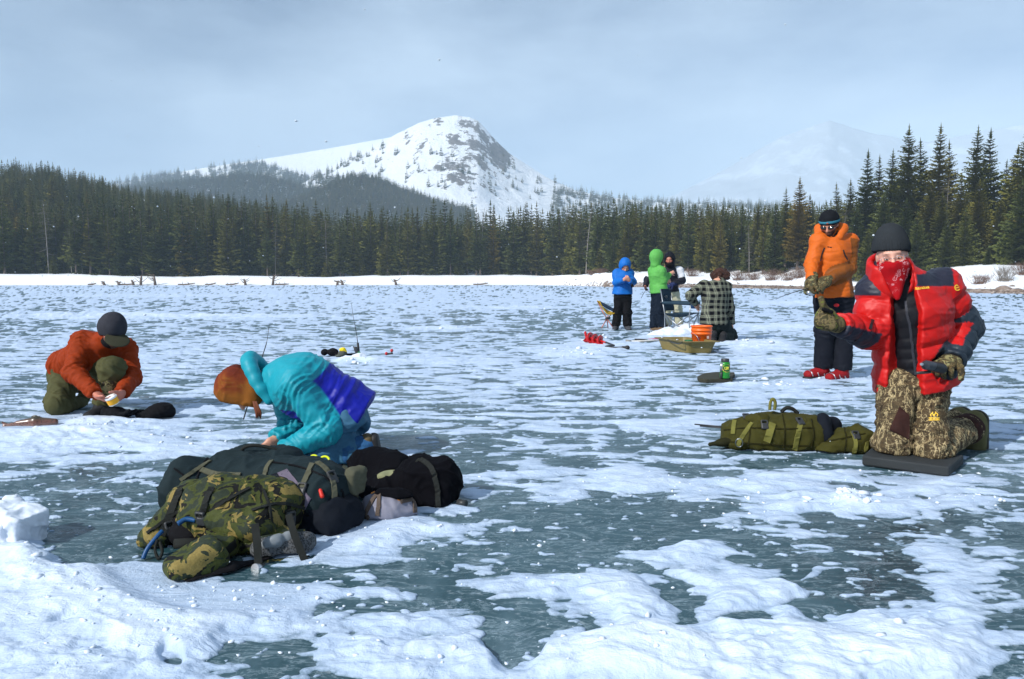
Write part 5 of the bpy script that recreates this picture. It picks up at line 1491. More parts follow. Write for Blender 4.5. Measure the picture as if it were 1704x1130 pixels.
# ---- person in the hooded green shell, seen from behind the shoulder
Fg = Figure('person in a hooded green jacket standing behind the folding chair', 'people fishing on the ice', 15.4, .0125, (3.0, 15.4, 0))
Fg.j(pelvis=(1096, 480, .0), chest=(1094, 456, .0), neck=(1092, 443, -.0), shL=(1086, 450, .12), shR=(1100, 451, -.14), elL=(1092, 472, .22), wrL=(1108, 468, .26), elR=(1104, 467, -.14), wrR=(1115, 456, -.02),
    hipR=(1100, 488, -.08), hipL=(1093, 488, .08), knR=(1098, 518, -.06), anR=(1102, 543, -.04), knL=(1090, 518, .06), anL=(1088, 545, .04))
Fg.set_head((1094, 429, -.0), (.90, .38, -.12), (0, 0, 1), 1.05)
Fg.body((hand_ops(Fg['wrR'], (.8, .1, .4), (0, 1, 0), 1, (1, 1, 1, 1), .8), hand_ops(Fg['wrL'], (.9, 0, 0), (0, 1, 0), 1, (1, 1, 1, 1), .8)), .013)
M_GREENJ = cloth('green_shell', srgb(98, 178, 84), .5, .35, .4, 14)
Fg.jacket(M_GREENJ, .160, 1.2, (.086, .074, .052), .088, (.180, 1.2, .09), None, folds=.010, fscale=7, collar=.08, crease=.004)
hooded(Fg, M_GREENJ, 1.12)
soft('hood_fur', [('u', ell(Fg.hp(0, .085, -.0), (.095, .035, .125), Fg.HR), 0), ('s', ell(Fg.hp(0, .10, -.01), (.070, .08, .100), Fg.HR), .006)], .011, simple('brown_fur', srgb(92, 78, 62), .95, bump=.6, bscale=90), Fg.jk, None, .010, 30)
Fg.trousers(cloth('dark_blue_jeans', srgb(24, 34, 48), .8, .15), .14, .112, .092, .085, folds=.010, fscale=7)
for q, dv in (('R', (.8, .3, 0)), ('L', (.7, -.4, 0))): Fg.boot(q, dv, cloth('tan_boot_cloth', srgb(120, 98, 76), .7, .3), M_RUBBER, r=.055, ln=.24)

# ---- person in black and white, half hidden behind the green jacket
K = Figure('person in a black jacket with white shoulders behind the green one', 'people fishing on the ice', 16.4, .0125, (3.5, 16.4, 0))
K.j(pelvis=(1113, 482, .0), chest=(1112, 459, .0), neck=(1112, 446, -.0), shR=(1086, 452, .02), shL=(1130, 451, .04), elR=(1077, 466, .0), wrR=(1074, 476, -.12), elL=(1135, 467, -.02), wrL=(1120, 473, -.22),
    hipR=(1106, 488, .0), hipL=(1121, 488, .0), knR=(1108, 512, -.04), anR=(1110, 540, .0), knL=(1127, 512, -.02), anL=(1130, 539, .0))
K.set_head((1114, 432, -.08), (-.35, -.90, -.18), (0, 0, 1), 1.05)
K.body((hand_ops(K['wrR'], (-.1, -.5, -.8), (.6, -.4, .2), 1, (.9, .9, .9, .9), .8),), .013, skin=srgb(176, 116, 96), beard=(.02, .018, .018))
M_BW = cloth('black_and_white_shell', (0, 0, 0), .5, .3, .4, 14, use_tint=True)
def tint_k(P):
    c = np.tile(V3(.012, .013, .022), (len(P), 1))
    for q in 'LR':
        du, tu = seg_d(P, K['sh' + q], K['el' + q])
        c[(du < .135) & (tu < .74) & (P[:, 1] < K['sh' + q][1] + .3)] = V3(.80, .80, .82)
    return c
K.jacket(M_BW, .165, 1.28, (.090, .078, .056), .092, (.18, 1.25, .05), None, tint=tint_k, folds=.010, fscale=7, collar=.085, crease=.004)
hooded(K, M_NAVYCLOTH, 1.0)
soft('scarf', [('u', ell(K.hp(0, .03, -.10), (.085, .09, .055), K.HR), 0)], .011, M_BLACKCLOTH, K.root, None, .006, 14)
K.trousers(cloth('cream_ski_trousers', srgb(188, 186, 160), .7, .2), .15, .118, .100, .095, folds=.012, fscale=7)
for q, dv in (('R', (-.2, -1, 0)), ('L', (.2, -1, 0))): K.boot(q, dv, cloth('tan_boot_cloth2', srgb(112, 92, 72), .7, .3), M_RUBBER, r=.055, ln=.24)
K.glove('L', (-.8, -.3, -.2), (-.2, .1, -.9), -1, cloth('blue_glove_cloth', srgb(40, 50, 90), .7, .2), (.8, .8, .8, .8), .6, size=1.2, fat=1.4, vox=.011)

# ---- man in the plaid shirt jacket kneeling with his back to us
Hh = Figure('person in a green plaid shirt-jacket and fur hat kneeling, back turned', 'people fishing on the ice', 12.7, .0115, (3.5, 12.7, 0))
Hh.j(pelvis=(1188, 530, .0), chest=(1190, 490, .0), neck=(1194, 470, .0), shL=(1171, 476, .02), shR=(1208, 478, .04), elL=(1148, 492, -.02), wrL=(1157, 506, .10), elR=(1214, 512, .06), wrR=(1217, 542, .16),
     hipL=(1186, 540, .0), hipR=(1202, 540, .05), knL=(1196, 558, .32), anL=(1186, 564, -.12), knR=(1216, 558, .26), anR=(1202, 566, -.16))
Hh.set_head((1199, 459, .08), (.42, .90, -.15), (0, 0, 1), 1.05)
Hh.body((hand_ops(Hh['wrR'], (.2, .2, -.9), (-.5, .6, .2), 1, (.7, .7, .7, .7), .5), hand_ops(Hh['wrL'], (.5, .2, -.7), (.2, -.5, 0), 1, (.4, .4, .4, .4), .4)), .012)
t = NT('green_plaid_flannel'); co = t.coord('Object')
zz = t.n.new('ShaderNodeSeparateXYZ')
dn = t.n.new('ShaderNodeVectorMath'); dn.operation = 'ADD'
nv = t.n.new('ShaderNodeTexNoise'); nv.inputs['Scale'].default_value = 4
t.link(co, nv.inputs['Vector'])
sc_ = t.n.new('ShaderNodeVectorMath'); sc_.operation = 'SCALE'; sc_.inputs['Scale'].default_value = .05
t.link(nv.outputs['Color'], sc_.inputs[0]); t.link(co, dn.inputs[0]); t.link(sc_.outputs[0], dn.inputs[1]); t.link(dn.outputs[0], zz.inputs[0])
def band(v, per, off):
    return t.math('FRACT', t.math('ADD', t.math('DIVIDE', v, per), off))
bx = band(t.math('ADD', zz.outputs['X'], t.math('MULTIPLY', zz.outputs['Y'], .5)), .100, .2); bz = band(zz.outputs['Z'], .100, .1)
dx = t.ramp(bx, [(0, 1.0), (.42, 1.0), (.44, 0.0)], 'CONSTANT'); dz = t.ramp(bz, [(0, 1.0), (.42, 1.0), (.44, 0.0)], 'CONSTANT')
lx = t.ramp(bx, [(0, 0.0), (.56, 1.0), (.66, 0.0), (.78, 1.0), (.88, 0.0)], 'CONSTANT'); lz = t.ramp(bz, [(0, 0.0), (.56, 1.0), (.66, 0.0), (.78, 1.0), (.88, 0.0)], 'CONSTANT')
c = t.mix(t.math('MULTIPLY', t.math('ADD', dx, dz), .5), srgb(84, 86, 80), srgb(10, 11, 16))
c = t.mix(t.math('MULTIPLY', t.math('ADD', lx, lz), .36), c, srgb(150, 154, 128))
c = t.mix(t.math('MULTIPLY', dx, dz), c, srgb(10, 11, 16))
t.set(Base_Color=c, Roughness=.9, Specular_IOR_Level=.1); t.bump(t.noise(co, 14, 3, .6, .5), .35, .02)
Hh.jacket(t.m, .175, 1.28, (.092, .080, .058), .098, (.190, 1.25, .10), None, folds=.011, fscale=7, collar=.09, crease=.004)
Hh.trousers(cloth('dark_green_trousers', (.012, .020, .020), .75, .2), .155, .128, .105, .09, folds=.010, fscale=8, floor=.02)
M_FUR = simple('dark_fur', srgb(56, 34, 26), .95, bump=.8, bscale=80, vary=.35)
soft('fur_hat', [('u', ell(Hh.hp(0, -.012, .045), (.120, .128, .090), Hh.HR), 0), ('u', cone(Hh.hp(-.09, -.02, .0), Hh.hp(.09, -.02, .0), .075, .075), .04)], .010, M_FUR, Hh.root, None, .014, 26)
for q in 'LR': Hh.boot(q, (.3, -.9, -.3), M_BOOT_DK, M_RUBBER, (0, 0, 1), ln=.24, r=.055)
# ================================================================== things on the ice
def thing(name, label, cat, loc, group=None):
    o = empty(name, loc); tag(o, label, cat, group); return o
def ground_at(u, v): return G(u, v, .012)
M_WEB = cloth('grey_olive_webbing', srgb(92, 92, 76), .85, .15, .2, 80)
M_WEBD = cloth('dark_webbing', srgb(44, 46, 44), .85, .15, .2, 80)
M_BUCK = simple('black_buckle', (.03, .032, .034), .45)
def buckle(parent, on, u, v, y, w=.022, h=.03, col=None):
    p = W(u, v, y); dr_ = (p - cam.location).normalized()
    me = on.data
    if me.name not in _bvh: _bvh[me.name] = BVHTree.FromPolygons([q.co.copy() for q in me.vertices], [tuple(f.vertices) for f in me.polygons])
    c, nn, _, _ = _bvh[me.name].ray_cast(cam.location, dr_)
    if c is None: return
    R = frame(Vector(nn), (0, 0, 1)); R = np.stack([R[0], R[1], R[2]])
    soft('buckle', [('u', box(V3(c) + V3(nn) * .006, V3(w, .008, h), R, .005), 0), ('s', box(V3(c) + V3(nn) * .012 + R[2] * h * .45, V3(w * .62, .012, h * .22), R, .002), 0)], .005, col or M_BUCK, parent)

# ---- camouflage backpack lying in front
M_CAMOP = camo('pack_camouflage', (srgb(18, 18, 17), srgb(62, 68, 30), srgb(42, 50, 38), srgb(128, 112, 62)), 11, 1.3, .25)
pk = thing('backpack', 'olive and tan camouflage backpack lying nearest the camera', 'backpack', G(370, 930), 'backpacks on the ice')
Rm = frame((.16, 1, 0), (.10, -.22, 1))
bd = soft('body', [('u', box(W(396, 862, 2.95), (.215, .140, .120), Rm, .075), 0), ('u', ell(W(452, 842, 2.99), (.13, .12, .12), Rm), .05), ('u', ell(W(385, 838, 2.96), (.165, .12, .115), Rm), .05), ('s', slab((0, 0, .012), (0, 0, -1)), .01)], .008, M_CAMOP, pk, None, .010, 10, 5, crush=0.0090)
ldp = soft('lid', [('u', cone(W(262, 893, 2.88), W(318, 836, 3.00), .058, .088, ((.5, .6, .3), 1.2)), 0), ('u', ell(W(262, 895, 2.86), (.06, .06, .045), Rm), .03), ('u', ell(W(330, 838, 2.98), (.09, .09, .08), Rm), .04), ('s', slab((0, 0, .012), (0, 0, -1)), .01)], .0075, M_CAMOP, pk, None, .009, 12, 6, crush=0.0075)
soft('front_pocket', [('u', ell(W(388, 872, 2.80), (.120, .06, .060), Rm), 0), ('u', ell(W(420, 876, 2.81), (.09, .06, .060), Rm), .03)], .0075, M_CAMOP, pk, None, .008, 12, 8, crush=0.0075)
soft('lower_pocket', [('u', ell(W(400, 900, 2.80), (.150, .06, .045), Rm), 0), ('u', ell(W(455, 895, 2.84), (.08, .06, .05), Rm), .03)], .0075, M_CAMOP, pk, None, .008, 12, 9, crush=0.0075)
hb = soft('hip_belt', [('u', box(W(326, 936, 2.58), (.105, .075, .060), frame((-.55, .75, 0), (-.20, -.40, 1)), .040), 0), ('u', box(W(365, 908, 2.74), (.07, .06, .045), frame((-.3, .9, 0), (0, -.2, 1)), .035), .04), ('s', slab((0, 0, .012), (0, 0, -1)), .008)], .0065, M_CAMOP, pk, None, .005, 16, 3)
soft('belt_padding', [('u', cone(W(312, 972, 2.50), W(384, 948, 2.60), .020, .026, ((.4, -.4, .2), 1.5)), 0), ('u', cone(W(384, 948, 2.60), W(445, 936, 2.70), .022, .022), .02), ('s', slab((0, 0, .008), (0, 0, -1)), .004)], .006, M_BLACKCLOTH, pk, None, .004, 20)
t = NT('mesh_fabric'); co = t.coord('Object')
v1 = t.n.new('ShaderNodeTexVoronoi'); v1.inputs['Scale'].default_value = 150; t.link(co, v1.inputs['Vector'])
t.set(Base_Color=t.ramp(v1.outputs['Distance'], [(.30, (.010, .011, .012)), (.62, (.085, .09, .095))]), Roughness=.8)
M_MESH = t.m
soft('mesh_pocket', [('u', cone(W(438, 916, 2.74), W(502, 908, 2.80), .048, .054, ((.3, -.5, .6), 1.2)), 0), ('u', cone(W(436, 930, 2.72), W(500, 926, 2.76), .026, .030), .03), ('s', slab((0, 0, .012), (0, 0, -1)), .008)], .007, M_MESH, pk, None, .006, 18)
soft('pocket_hem', [('u', cone(W(436, 896, 2.74), W(505, 884, 2.80), .010, .010), 0), ('u', cone(W(430, 940, 2.68), W(512, 930, 2.74), .016, .014), .0)], .006, M_CAMOP, pk)
soft('water_bottle', [('u', cone(W(444, 905, 2.71), W(462, 899, 2.73), .022, .026), .0), ('u', cone(W(468, 899, 2.74), W(482, 892, 2.76), .016, .020), .0)], .006, simple('frosted_plastic', srgb(120, 126, 130), .4), pk, None, .006, 30)
soft('inner_pouch', [('u', ell(W(318, 868, 2.88), (.075, .045, .030), Rm), 0), ('u', ell(W(308, 890, 2.86), (.075, .05, .04), Rm), .02)], .007, M_BLACKCLOTH, pk, None, .006, 16)
tube('belt_webbing_roll', [W(290, 905, 2.78), W(335, 903, 2.80)], .020, M_WEBD, pk, 8)
for on_, pts, w_ in ((ldp, [(300, 815), (288, 845), (275, 876), (268, 892)], .030), (bd, [(352, 812), (342, 838), (334, 862)], .024), (bd, [(425, 868), (428, 905), (430, 945)], .028), (bd, [(478, 848), (486, 880), (500, 912), (510, 938)], .028), (ldp, [(245, 888), (262, 876), (285, 858), (312, 842)], .012), (bd, [(350, 850), (380, 832), (416, 812)], .012), (bd, [(420, 850), (468, 838), (505, 846)], .012), (bd, [(360, 862), (400, 852), (440, 862)], .010), (bd, [(438, 815), (448, 845), (452, 880)], .010)):
    strap('strap', on_, [W(a, b, 2.75) for a, b in pts], w_, M_WEBD, pk, .004, .006, 8, 'ray')
strap('strap', None, [W(424, 872, 2.70), W(428, 905, 2.66), W(430, 946, 2.64)], .028, M_WEBD, pk, .004, .006, 8, False)
strap('strap', None, [W(480, 856, 2.80), W(490, 890, 2.74), W(506, 930, 2.70), W(512, 942, 2.70)], .026, M_WEBD, pk, .004, .006, 8, False)
for (u, v) in ((336, 862), (283, 880), (427, 885), (482, 862)): buckle(pk, bd if u > 300 else ldp, u, v, 2.7)
tube('drinking_tube', smooth_path([W(238, 930, 2.70), W(246, 912, 2.72), W(262, 892, 2.75), W(270, 884, 2.77)], 6), .0085, simple('blue_hose', srgb(14, 70, 118), .45), pk)
tube('drinking_tube', smooth_path([W(296, 872, 2.80), W(310, 864, 2.82), W(326, 866, 2.82)], 6), .010, simple('blue_hose', srgb(14, 70, 118), .45), pk)
tube('webbing_tail', smooth_path([W(262, 898, 2.74), W(258, 915, 2.72), W(264, 930, 2.70), W(270, 918, 2.72), W(266, 902, 2.74)], 5), .006, M_WEBD, pk, 6)
strap('belt_strap', None, [W(300, 968, 2.56), W(285, 975, 2.52), W(268, 986, 2.48), W(250, 990, 2.47)], .020, M_WEBD, pk, .003, .003, 8, False)
soft('belt_tab', [('u', ell(W(251, 989, 2.472), (.018, .012, .007)), 0)], .004, M_RUBBER, pk)
tube('tent_pole_end', [W(424, 946, 2.62), W(436, 944, 2.66)], .017, M_STEEL, pk, 12)

# ---- big dark backpack behind it
M_SLATE = cloth('slate_green_pack_cloth', srgb(28, 42, 46), .7, .25, .3, 20)
M_NAVYP = cloth('navy_pack_cloth', srgb(16, 22, 32), .7, .25, .3, 20)
pk = thing('backpack', 'large slate-green backpack with a mauve panel lying under the teal jacket', 'backpack', G(450, 880), 'backpacks on the ice')
Rb = frame((.35, 1, 0), (0, -.15, 1))
bd = soft('body', [('u', box(W(522, 832, 3.16), (.170, .150, .155), Rb, .12), 0), ('u', cone(W(505, 815, 3.30), W(335, 812, 3.32), .150, .128, ((0, .2, 1), 1.0)), .08), ('u', ell(W(308, 815, 3.28), (.10, .13, .125)), .06), ('s', slab((0, 0, .012), (0, 0, -1)), .01)], .0095, M_SLATE, pk, None, .013, 8, 15, crush=0.0120)
soft('lid', [('u', box(W(432, 772, 3.42), (.165, .10, .055), frame((.1, 1, 0), (0, -.2, 1)), .05), 0), ('u', ell(W(385, 775, 3.40), (.12, .10, .06)), .04), ('u', ell(W(470, 762, 3.44), (.09, .09, .05)), .04)], .0085, M_SLATE, pk, None, .012, 9, 16, crush=0.0135)
soft('lower_body', [('u', box(W(535, 858, 3.10), (.165, .125, .10), Rb, .085), 0), ('s', slab((0, 0, .010), (0, 0, -1)), .01)], .0095, M_NAVYP, pk, None, .009, 9, 17, crush=0.0105)
tube('grab_handle', smooth_path([W(400, 752, 3.40), W(408, 744, 3.40), W(425, 741, 3.40), W(448, 745, 3.41), W(470, 752, 3.42)], 6), .008, M_WEBD, pk)
M_MAUVE = cloth('mauve_panel', srgb(112, 104, 120), .8, .15, .3, 30)
panel('side_panel', bd, [(452, 792), (478, 781), (518, 830), (506, 852)], M_MAUVE, pk)
panel('corner_patch', bd, [(452, 792), (462, 788), (490, 832), (470, 824)], M_NAVYP, pk, .007)
for pts, w_ in (([(520, 772), (508, 800), (496, 828)], .024), ([(528, 770), (545, 785), (556, 815), (552, 850), (540, 885)], .022), ([(572, 776), (588, 800), (592, 840), (584, 872)], .020), ([(335, 782), (360, 790), (400, 792)], .026), ([(440, 800), (444, 780), (452, 768)], .020), ([(300, 800), (330, 780), (350, 768)], .016)):
    strap('strap', bd, [W(a, b, 3.0) for a, b in pts], w_, M_WEB, pk, .004, .006, 8, 'ray')
buckle(pk, bd, 552, 795, 3.0); buckle(pk, bd, 502, 815, 3.0)
for pts in ([(455, 770), (500, 778), (548, 800), (570, 845)], [(600, 800), (596, 840), (588, 878)], [(290, 780), (320, 800), (360, 806), (420, 800)], [(350, 752), (330, 790), (318, 830)], [(470, 850), (520, 858), (575, 850)]):
    strap('seam', bd, [W(a, b, 3.0) for a, b in pts], .007, M_BLACKCLOTH, pk, .003, .004, 8, 'ray')
soft('side_pouch', [('u', box(W(592, 800, 3.17), (.028, .05, .060), frame((.5, 1, 0), (.1, -.1, 1)), .02), 0)], .007, M_WEB, pk, None, .006, 16, crush=.006)
soft('zip_pull', [('u', cone(W(533, 816, 3.0), W(536, 826, 2.985), .008, .009), 0)], .004, simple('red_pull', srgb(200, 40, 24), .5), pk)
tube('frame_roll', [W(515, 902, 2.98), W(548, 892, 3.04), W(590, 874, 3.14)], .024, M_MESH, pk, 10)
# green-and-yellow loops on top
lp = thing('carabiner_loop', 'bright yellow-green loop lying on the slate pack', 'loop', W(530, 765, 3.36))
M_LIME = simple('lime_plastic', srgb(210, 220, 20), .4)
for (cu, cv, r) in ((522, 763, .017), (540, 766, .021)):
    c = W(cu, cv, 3.36); tube('ring', [c + Vector((r * math.cos(a), .4 * r * math.sin(a), .75 * r * math.sin(a))) for a in np.linspace(0, 2 * math.pi, 20, endpoint=False)], .0055, M_LIME, lp, 8, True)

# ---- black packs at the right of the heap
M_BLKP = cloth('black_pack_cloth', (.0035, .0035, .0055), .8, .12, .35, 20)
pk = thing('backpack', 'black backpack standing at the right end of the heap', 'backpack', G(715, 850), 'backpacks on the ice')
bd = soft('body', [('u', box(W(716, 812, 3.46), (.118, .11, .118), frame((.3, 1, 0), (.10, -.1, 1)), .085), 0), ('u', ell(W(690, 800, 3.50), (.10, .11, .11)), .06), ('u', ell(W(735, 800, 3.48), (.09, .10, .11)), .05), ('u', ell(W(640, 822, 3.50), (.13, .10, .09)), .06), ('s', slab((0, 0, .012), (0, 0, -1)), .01)], .009, M_BLKP, pk, None, .012, 9, 23, crush=0.0135)
strap('strap', bd, [W(700, 765, 3.3), W(718, 780, 3.3), W(728, 812, 3.3), W(729, 848, 3.3)], .024, M_WEBD, pk, .004, .006, 8, 'ray')
tube('grab_handle', smooth_path([W(692, 770, 3.44), W(698, 764, 3.44), W(704, 770, 3.44)], 5), .006, M_WEBD, pk)
tube('compression_buckle', [W(762, 836, 3.38), W(776, 838, 3.36)], .016, M_BUCK, pk, 8)
bag = soft('stuff_sack', [('u', ell(W(628, 776, 3.72), (.145, .10, .090)), 0), ('u', ell(W(655, 790, 3.62), (.09, .09, .09)), .05), ('u', cone(W(620, 800, 3.70), W(640, 815, 3.60), .09, .09), .05), ('s', slab((0, 0, .012), (0, 0, -1)), .01)], .010, M_BLKP, None, None, .012, 9, 29, crush=0.0150)
tag(bag, 'limp black stuff sack between the black backpack and the teal jacket', 'bag')
fl = soft('dry_bag_flap', [('u', ell(W(650, 789, 3.49), (.068, .030, .018), frame((.1, 1, .3), (-.15, -.5, 1))), 0), ('u', ell(W(640, 794, 3.47), (.03, .02, .02)), .02)], .006, cloth('pale_olive_cloth', srgb(140, 142, 108), .7, .2), None, None, .006, 20)
tag(fl, 'pale olive cloth pouch tucked between the black bags', 'pouch')
pk = thing('day_pack', 'small grey pack with orange marks in front of the black bags', 'backpack', G(650, 868), 'backpacks on the ice')
M_GREYP = cloth('grey_ripstop', srgb(136, 136, 150), .6, .3, .35, 18)
bd = soft('body', [('u', ell(W(650, 844, 3.22), (.125, .075, .068), frame((.15, 1, 0), (.12, -.2, 1))), 0), ('u', ell(W(628, 850, 3.20), (.06, .06, .06)), .04), ('s', slab((0, 0, .012), (0, 0, -1)), .01)], .007, M_GREYP, pk, None, .008, 12, 33, crush=0.0075)
for pts in ([(630, 820), (618, 836), (608, 858), (602, 872)], [(632, 822), (630, 845), (628, 858)], [(680, 822), (688, 836), (690, 852)]):
    strap('strap', bd, [W(a, b, 3.1) for a, b in pts], .018, cloth('brown_webbing', srgb(96, 84, 76), .85, .15), pk, .004, .005, 8, 'ray')
M_OMARK = simple('orange_print', srgb(206, 128, 40), .6)
for st in ([(618, 822), (626, 819), (632, 820)], [(660, 826), (666, 832)], [(662, 833), (667, 827)], [(664, 824), (664, 834)]):
    strap('orange_mark', bd, [W(a, b, 3.1) for a, b in st], .010, M_OMARK, pk, .001, .004, 5, 'ray')
soft('top_opening', [('u', ell(W(655, 822, 3.20), (.085, .05, .022), frame((.1, 1, 0), (.05, -.3, 1))), 0)], .007, M_BLKP, pk, None, .008, 16)

# ---- olive pack at the right
M_OLP = cloth('olive_pack_cloth', srgb(66, 64, 26), .75, .2, .35, 18)
M_OLW = cloth('olive_webbing', srgb(116, 114, 58), .8, .15, .2, 60)
pk = thing('backpack', 'olive green backpack lying beside the kneeling pad', 'backpack', G(1320, 752), 'backpacks on the ice')
bd = soft('body', [('u', cone(W(1240, 724, 4.60), W(1345, 722, 4.58), .118, .118, ((0, 1, .1), 1.15)), 0), ('u', box(W(1290, 722, 4.58), (.20, .13, .105), None, .08), .04), ('u', ell(W(1222, 724, 4.60), (.075, .11, .10)), .04), ('s', slab((0, 0, .012), (0, 0, -1)), .01)], .0105, M_OLP, pk, None, .012, 9, 41, crush=0.0120)
ld = soft('lid', [('u', ell(W(1405, 736, 4.50), (.135, .12, .085)), 0), ('u', ell(W(1432, 732, 4.50), (.075, .10, .085)), .04), ('u', ell(W(1375, 750, 4.46), (.08, .08, .05)), .04), ('s', slab((0, 0, .012), (0, 0, -1)), .01)], .0095, M_OLP, pk, None, .012, 10, 43, crush=0.0120)
soft('collar_opening', [('u', ell(W(1368, 716, 4.54), (.06, .10, .10)), 0), ('u', ell(W(1388, 708, 4.56), (.05, .05, .05)), .03)], .009, M_NAVYP, pk, None, .012, 12)
soft('side_sleeve', [('u', ell(W(1265, 702, 4.56), (.09, .08, .05), frame((0, 1, 0), (.2, 0, 1))), 0), ('u', ell(W(1330, 705, 4.56), (.11, .08, .045)), .03)], .0095, M_OLP, pk, None, .012, 12, 45, crush=0.0090)
for pts, w_ in (([(1222, 700), (1220, 722)], .026), ([(1252, 704), (1236, 724), (1228, 742)], .024), ([(1285, 705), (1276, 735)], .042), ([(1332, 705), (1326, 728), (1322, 748)], .030)):
    strap('strap', bd, [W(a, b, 4.3) for a, b in pts], w_, M_OLW, pk, .004, .006, 8, 'ray')
for pts, w_ in (([(1418, 720), (1424, 738), (1420, 758)], .022), ([(1442, 735), (1440, 750)], .022)):
    strap('strap', ld, [W(a, b, 4.3) for a, b in pts], w_, M_OLW, pk, .004, .006, 8, 'ray')
for pts in ([(1205, 716), (1250, 712), (1300, 714), (1355, 712)], [(1302, 690), (1306, 715), (1304, 745)], [(1245, 692), (1248, 720), (1244, 742)], [(1350, 698), (1354, 722), (1350, 745)], [(1215, 735), (1280, 740), (1345, 742)]):
    strap('seam', bd, [W(a, b, 4.3) for a, b in pts], .008, cloth('dark_olive_seam', srgb(44, 42, 18), .8, .15), pk, .003, .004, 8, 'ray')
for pts in ([(1375, 735), (1400, 730), (1440, 722)], [(1405, 712), (1408, 735), (1402, 758)]):
    strap('seam', ld, [W(a, b, 4.3) for a, b in pts], .008, cloth('dark_olive_seam', srgb(44, 42, 18), .8, .15), pk, .003, .004, 8, 'ray')
buckle(pk, bd, 1272, 707, 4.3); buckle(pk, bd, 1331, 702, 4.3); buckle(pk, ld, 1424, 725, 4.3); buckle(pk, bd, 1242, 694, 4.3)
tube('haul_loop', smooth_path([W(1281, 682, 4.58), W(1282, 670, 4.58), W(1286, 664, 4.58), W(1290, 670, 4.58), W(1289, 682, 4.58)], 5), .010, M_OLW, pk)
tube('shoulder_loop', smooth_path([W(1300, 686, 4.62), W(1308, 679, 4.62), W(1318, 680, 4.62), W(1328, 688, 4.62)], 5), .012, M_WEBD, pk)
soft('hip_belt', [('u', cone(W(1182, 740, 4.50), W(1232, 731, 4.55), .014, .040), 0), ('u', cone(W(1240, 742, 4.50), W(1360, 748, 4.50), .025, .030), .03), ('s', slab((0, 0, .010), (0, 0, -1)), .005)], .008, cloth('dark_olive_padding', srgb(46, 46, 28), .85, .15), pk, None, .008, 16)
tube('steel_ring', [W(1230 + 6 * math.cos(a), 737 + 7 * math.sin(a), 4.44 + .02 * math.sin(a)) for a in np.linspace(0, 6.28, 16, endpoint=False)], .003, M_STEEL, pk, 5, True)
tube('spare_rod', [W(1156, 706, 4.80), W(1210, 711, 4.66)], .005, M_BUCK, pk, 6); tube('spare_rod', [W(1165, 709, 4.78), W(1210, 713, 4.64)], .004, M_BUCK, pk, 6)

# ---- kneeling pad and cordless drill
def slab_poly(name, pts, z0, z1, mat, bevel=.008, parent=None):
    return poly_solid(name, [[(p[0], p[1], z0) for p in pts], [(p[0], p[1], z1) for p in pts]], mat, parent, bevel=bevel)
M_PAD = simple('charcoal_foam', (.022, .026, .028), .8, bump=.3, bscale=60)
fl_ = G(1434, 776); fr_ = G(1579, 796); e = (fr_ - fl_); nrm = Vector((-e.y, e.x, 0)).normalized() * .34
pad = slab_poly('kneeling_pad', [fl_, fr_, fr_ + nrm + Vector((.04, 0, 0)), fl_ + nrm], .006, .062, M_PAD, .010)
tag(pad, 'thick charcoal foam pad under the red-jacketed kneeler', 'pad')
dr = thing('cordless_drill', 'black cordless drill held in the camouflage glove at the hip', 'drill', W(1550, 612, 3.98))
M_DRB = simple('drill_plastic', (.010, .011, .013), .5)
soft('body', [('u', cone(W(1552, 610, 3.97), W(1566, 613, 4.02), .027, .030), 0)], .006, M_DRB, dr)
soft('chuck', [('u', cyl(W(1540, 607.5, 3.94), W(1554, 610, 3.975), .026), 0), ('u', cone(W(1540, 607.5, 3.94), W(1536, 606.5, 3.93), .022, .012), .006)], .0045, simple('drill_chuck', (.035, .04, .05), .4), dr)
tube('drive_tip', [W(1536.5, 606.5, 3.93), W(1533, 606, 3.92)], .008, M_STEEL, dr, 8)
tube('side_handle', [W(1524, 621, 3.95), W(1548, 619, 3.97)], .008, M_BUCK, dr, 8)

# ---- tub in the hands of the man at the left, his fish and gloves
tb = thing('bait_tub', 'small white and yellow tub held by the kneeling angler at the left', 'tub', W(187, 666, 5.42))
c0 = V3(W(187, 666, 5.40)); upv = unit(V3(-.25, -.35, .9))
soft('label_band', [('u', cyl(c0 - upv * .025, c0 + upv * .018, .040), 0)], .005, simple('yellow_label', srgb(236, 168, 24), .5), tb)
soft('lid', [('u', cyl(c0 + upv * .018, c0 + upv * .034, .043), 0)], .005, simple('white_plastic', (.75, .75, .74), .4), tb)
soft('base', [('u', cyl(c0 - upv * .034, c0 - upv * .025, .038), 0)], .005, simple('white_plastic', (.75, .75, .74), .4), tb)
fs = thing('fish', 'caught trout lying on the ice by the kneeling angler', 'fish', G(45, 712))
t = NT('trout_skin'); co = t.coord('Object')
zz = t.n.new('ShaderNodeSeparateXYZ'); t.link(co, zz.inputs[0])
t.set(Base_Color=t.mix(t.ramp(t.noise(co, 120, 2), [(.55, 0.0), (.62, 1.0)]), t.ramp(zz.outputs['Z'], [(.0, srgb(150, 120, 108)), (.03, srgb(110, 70, 58)), (.06, srgb(66, 62, 46))]), srgb(40, 38, 32)), Roughness=.3, Specular_IOR_Level=.5)
a0, a1 = V3(W(28, 705, 5.26)), V3(W(92, 702, 5.30))
ax_ = unit(a1 - a0); dn_ = V3(0, 0, 1)
fb = soft('body', [('u', cone(a0, a0 * .5 + a1 * .5, .016, .036, ((0, 0, 1), 1.25)), 0), ('u', cone(a0 * .5 + a1 * .5, a1, .036, .020, ((0, 0, 1), 1.2)), .02)], .006, t.m, fs)
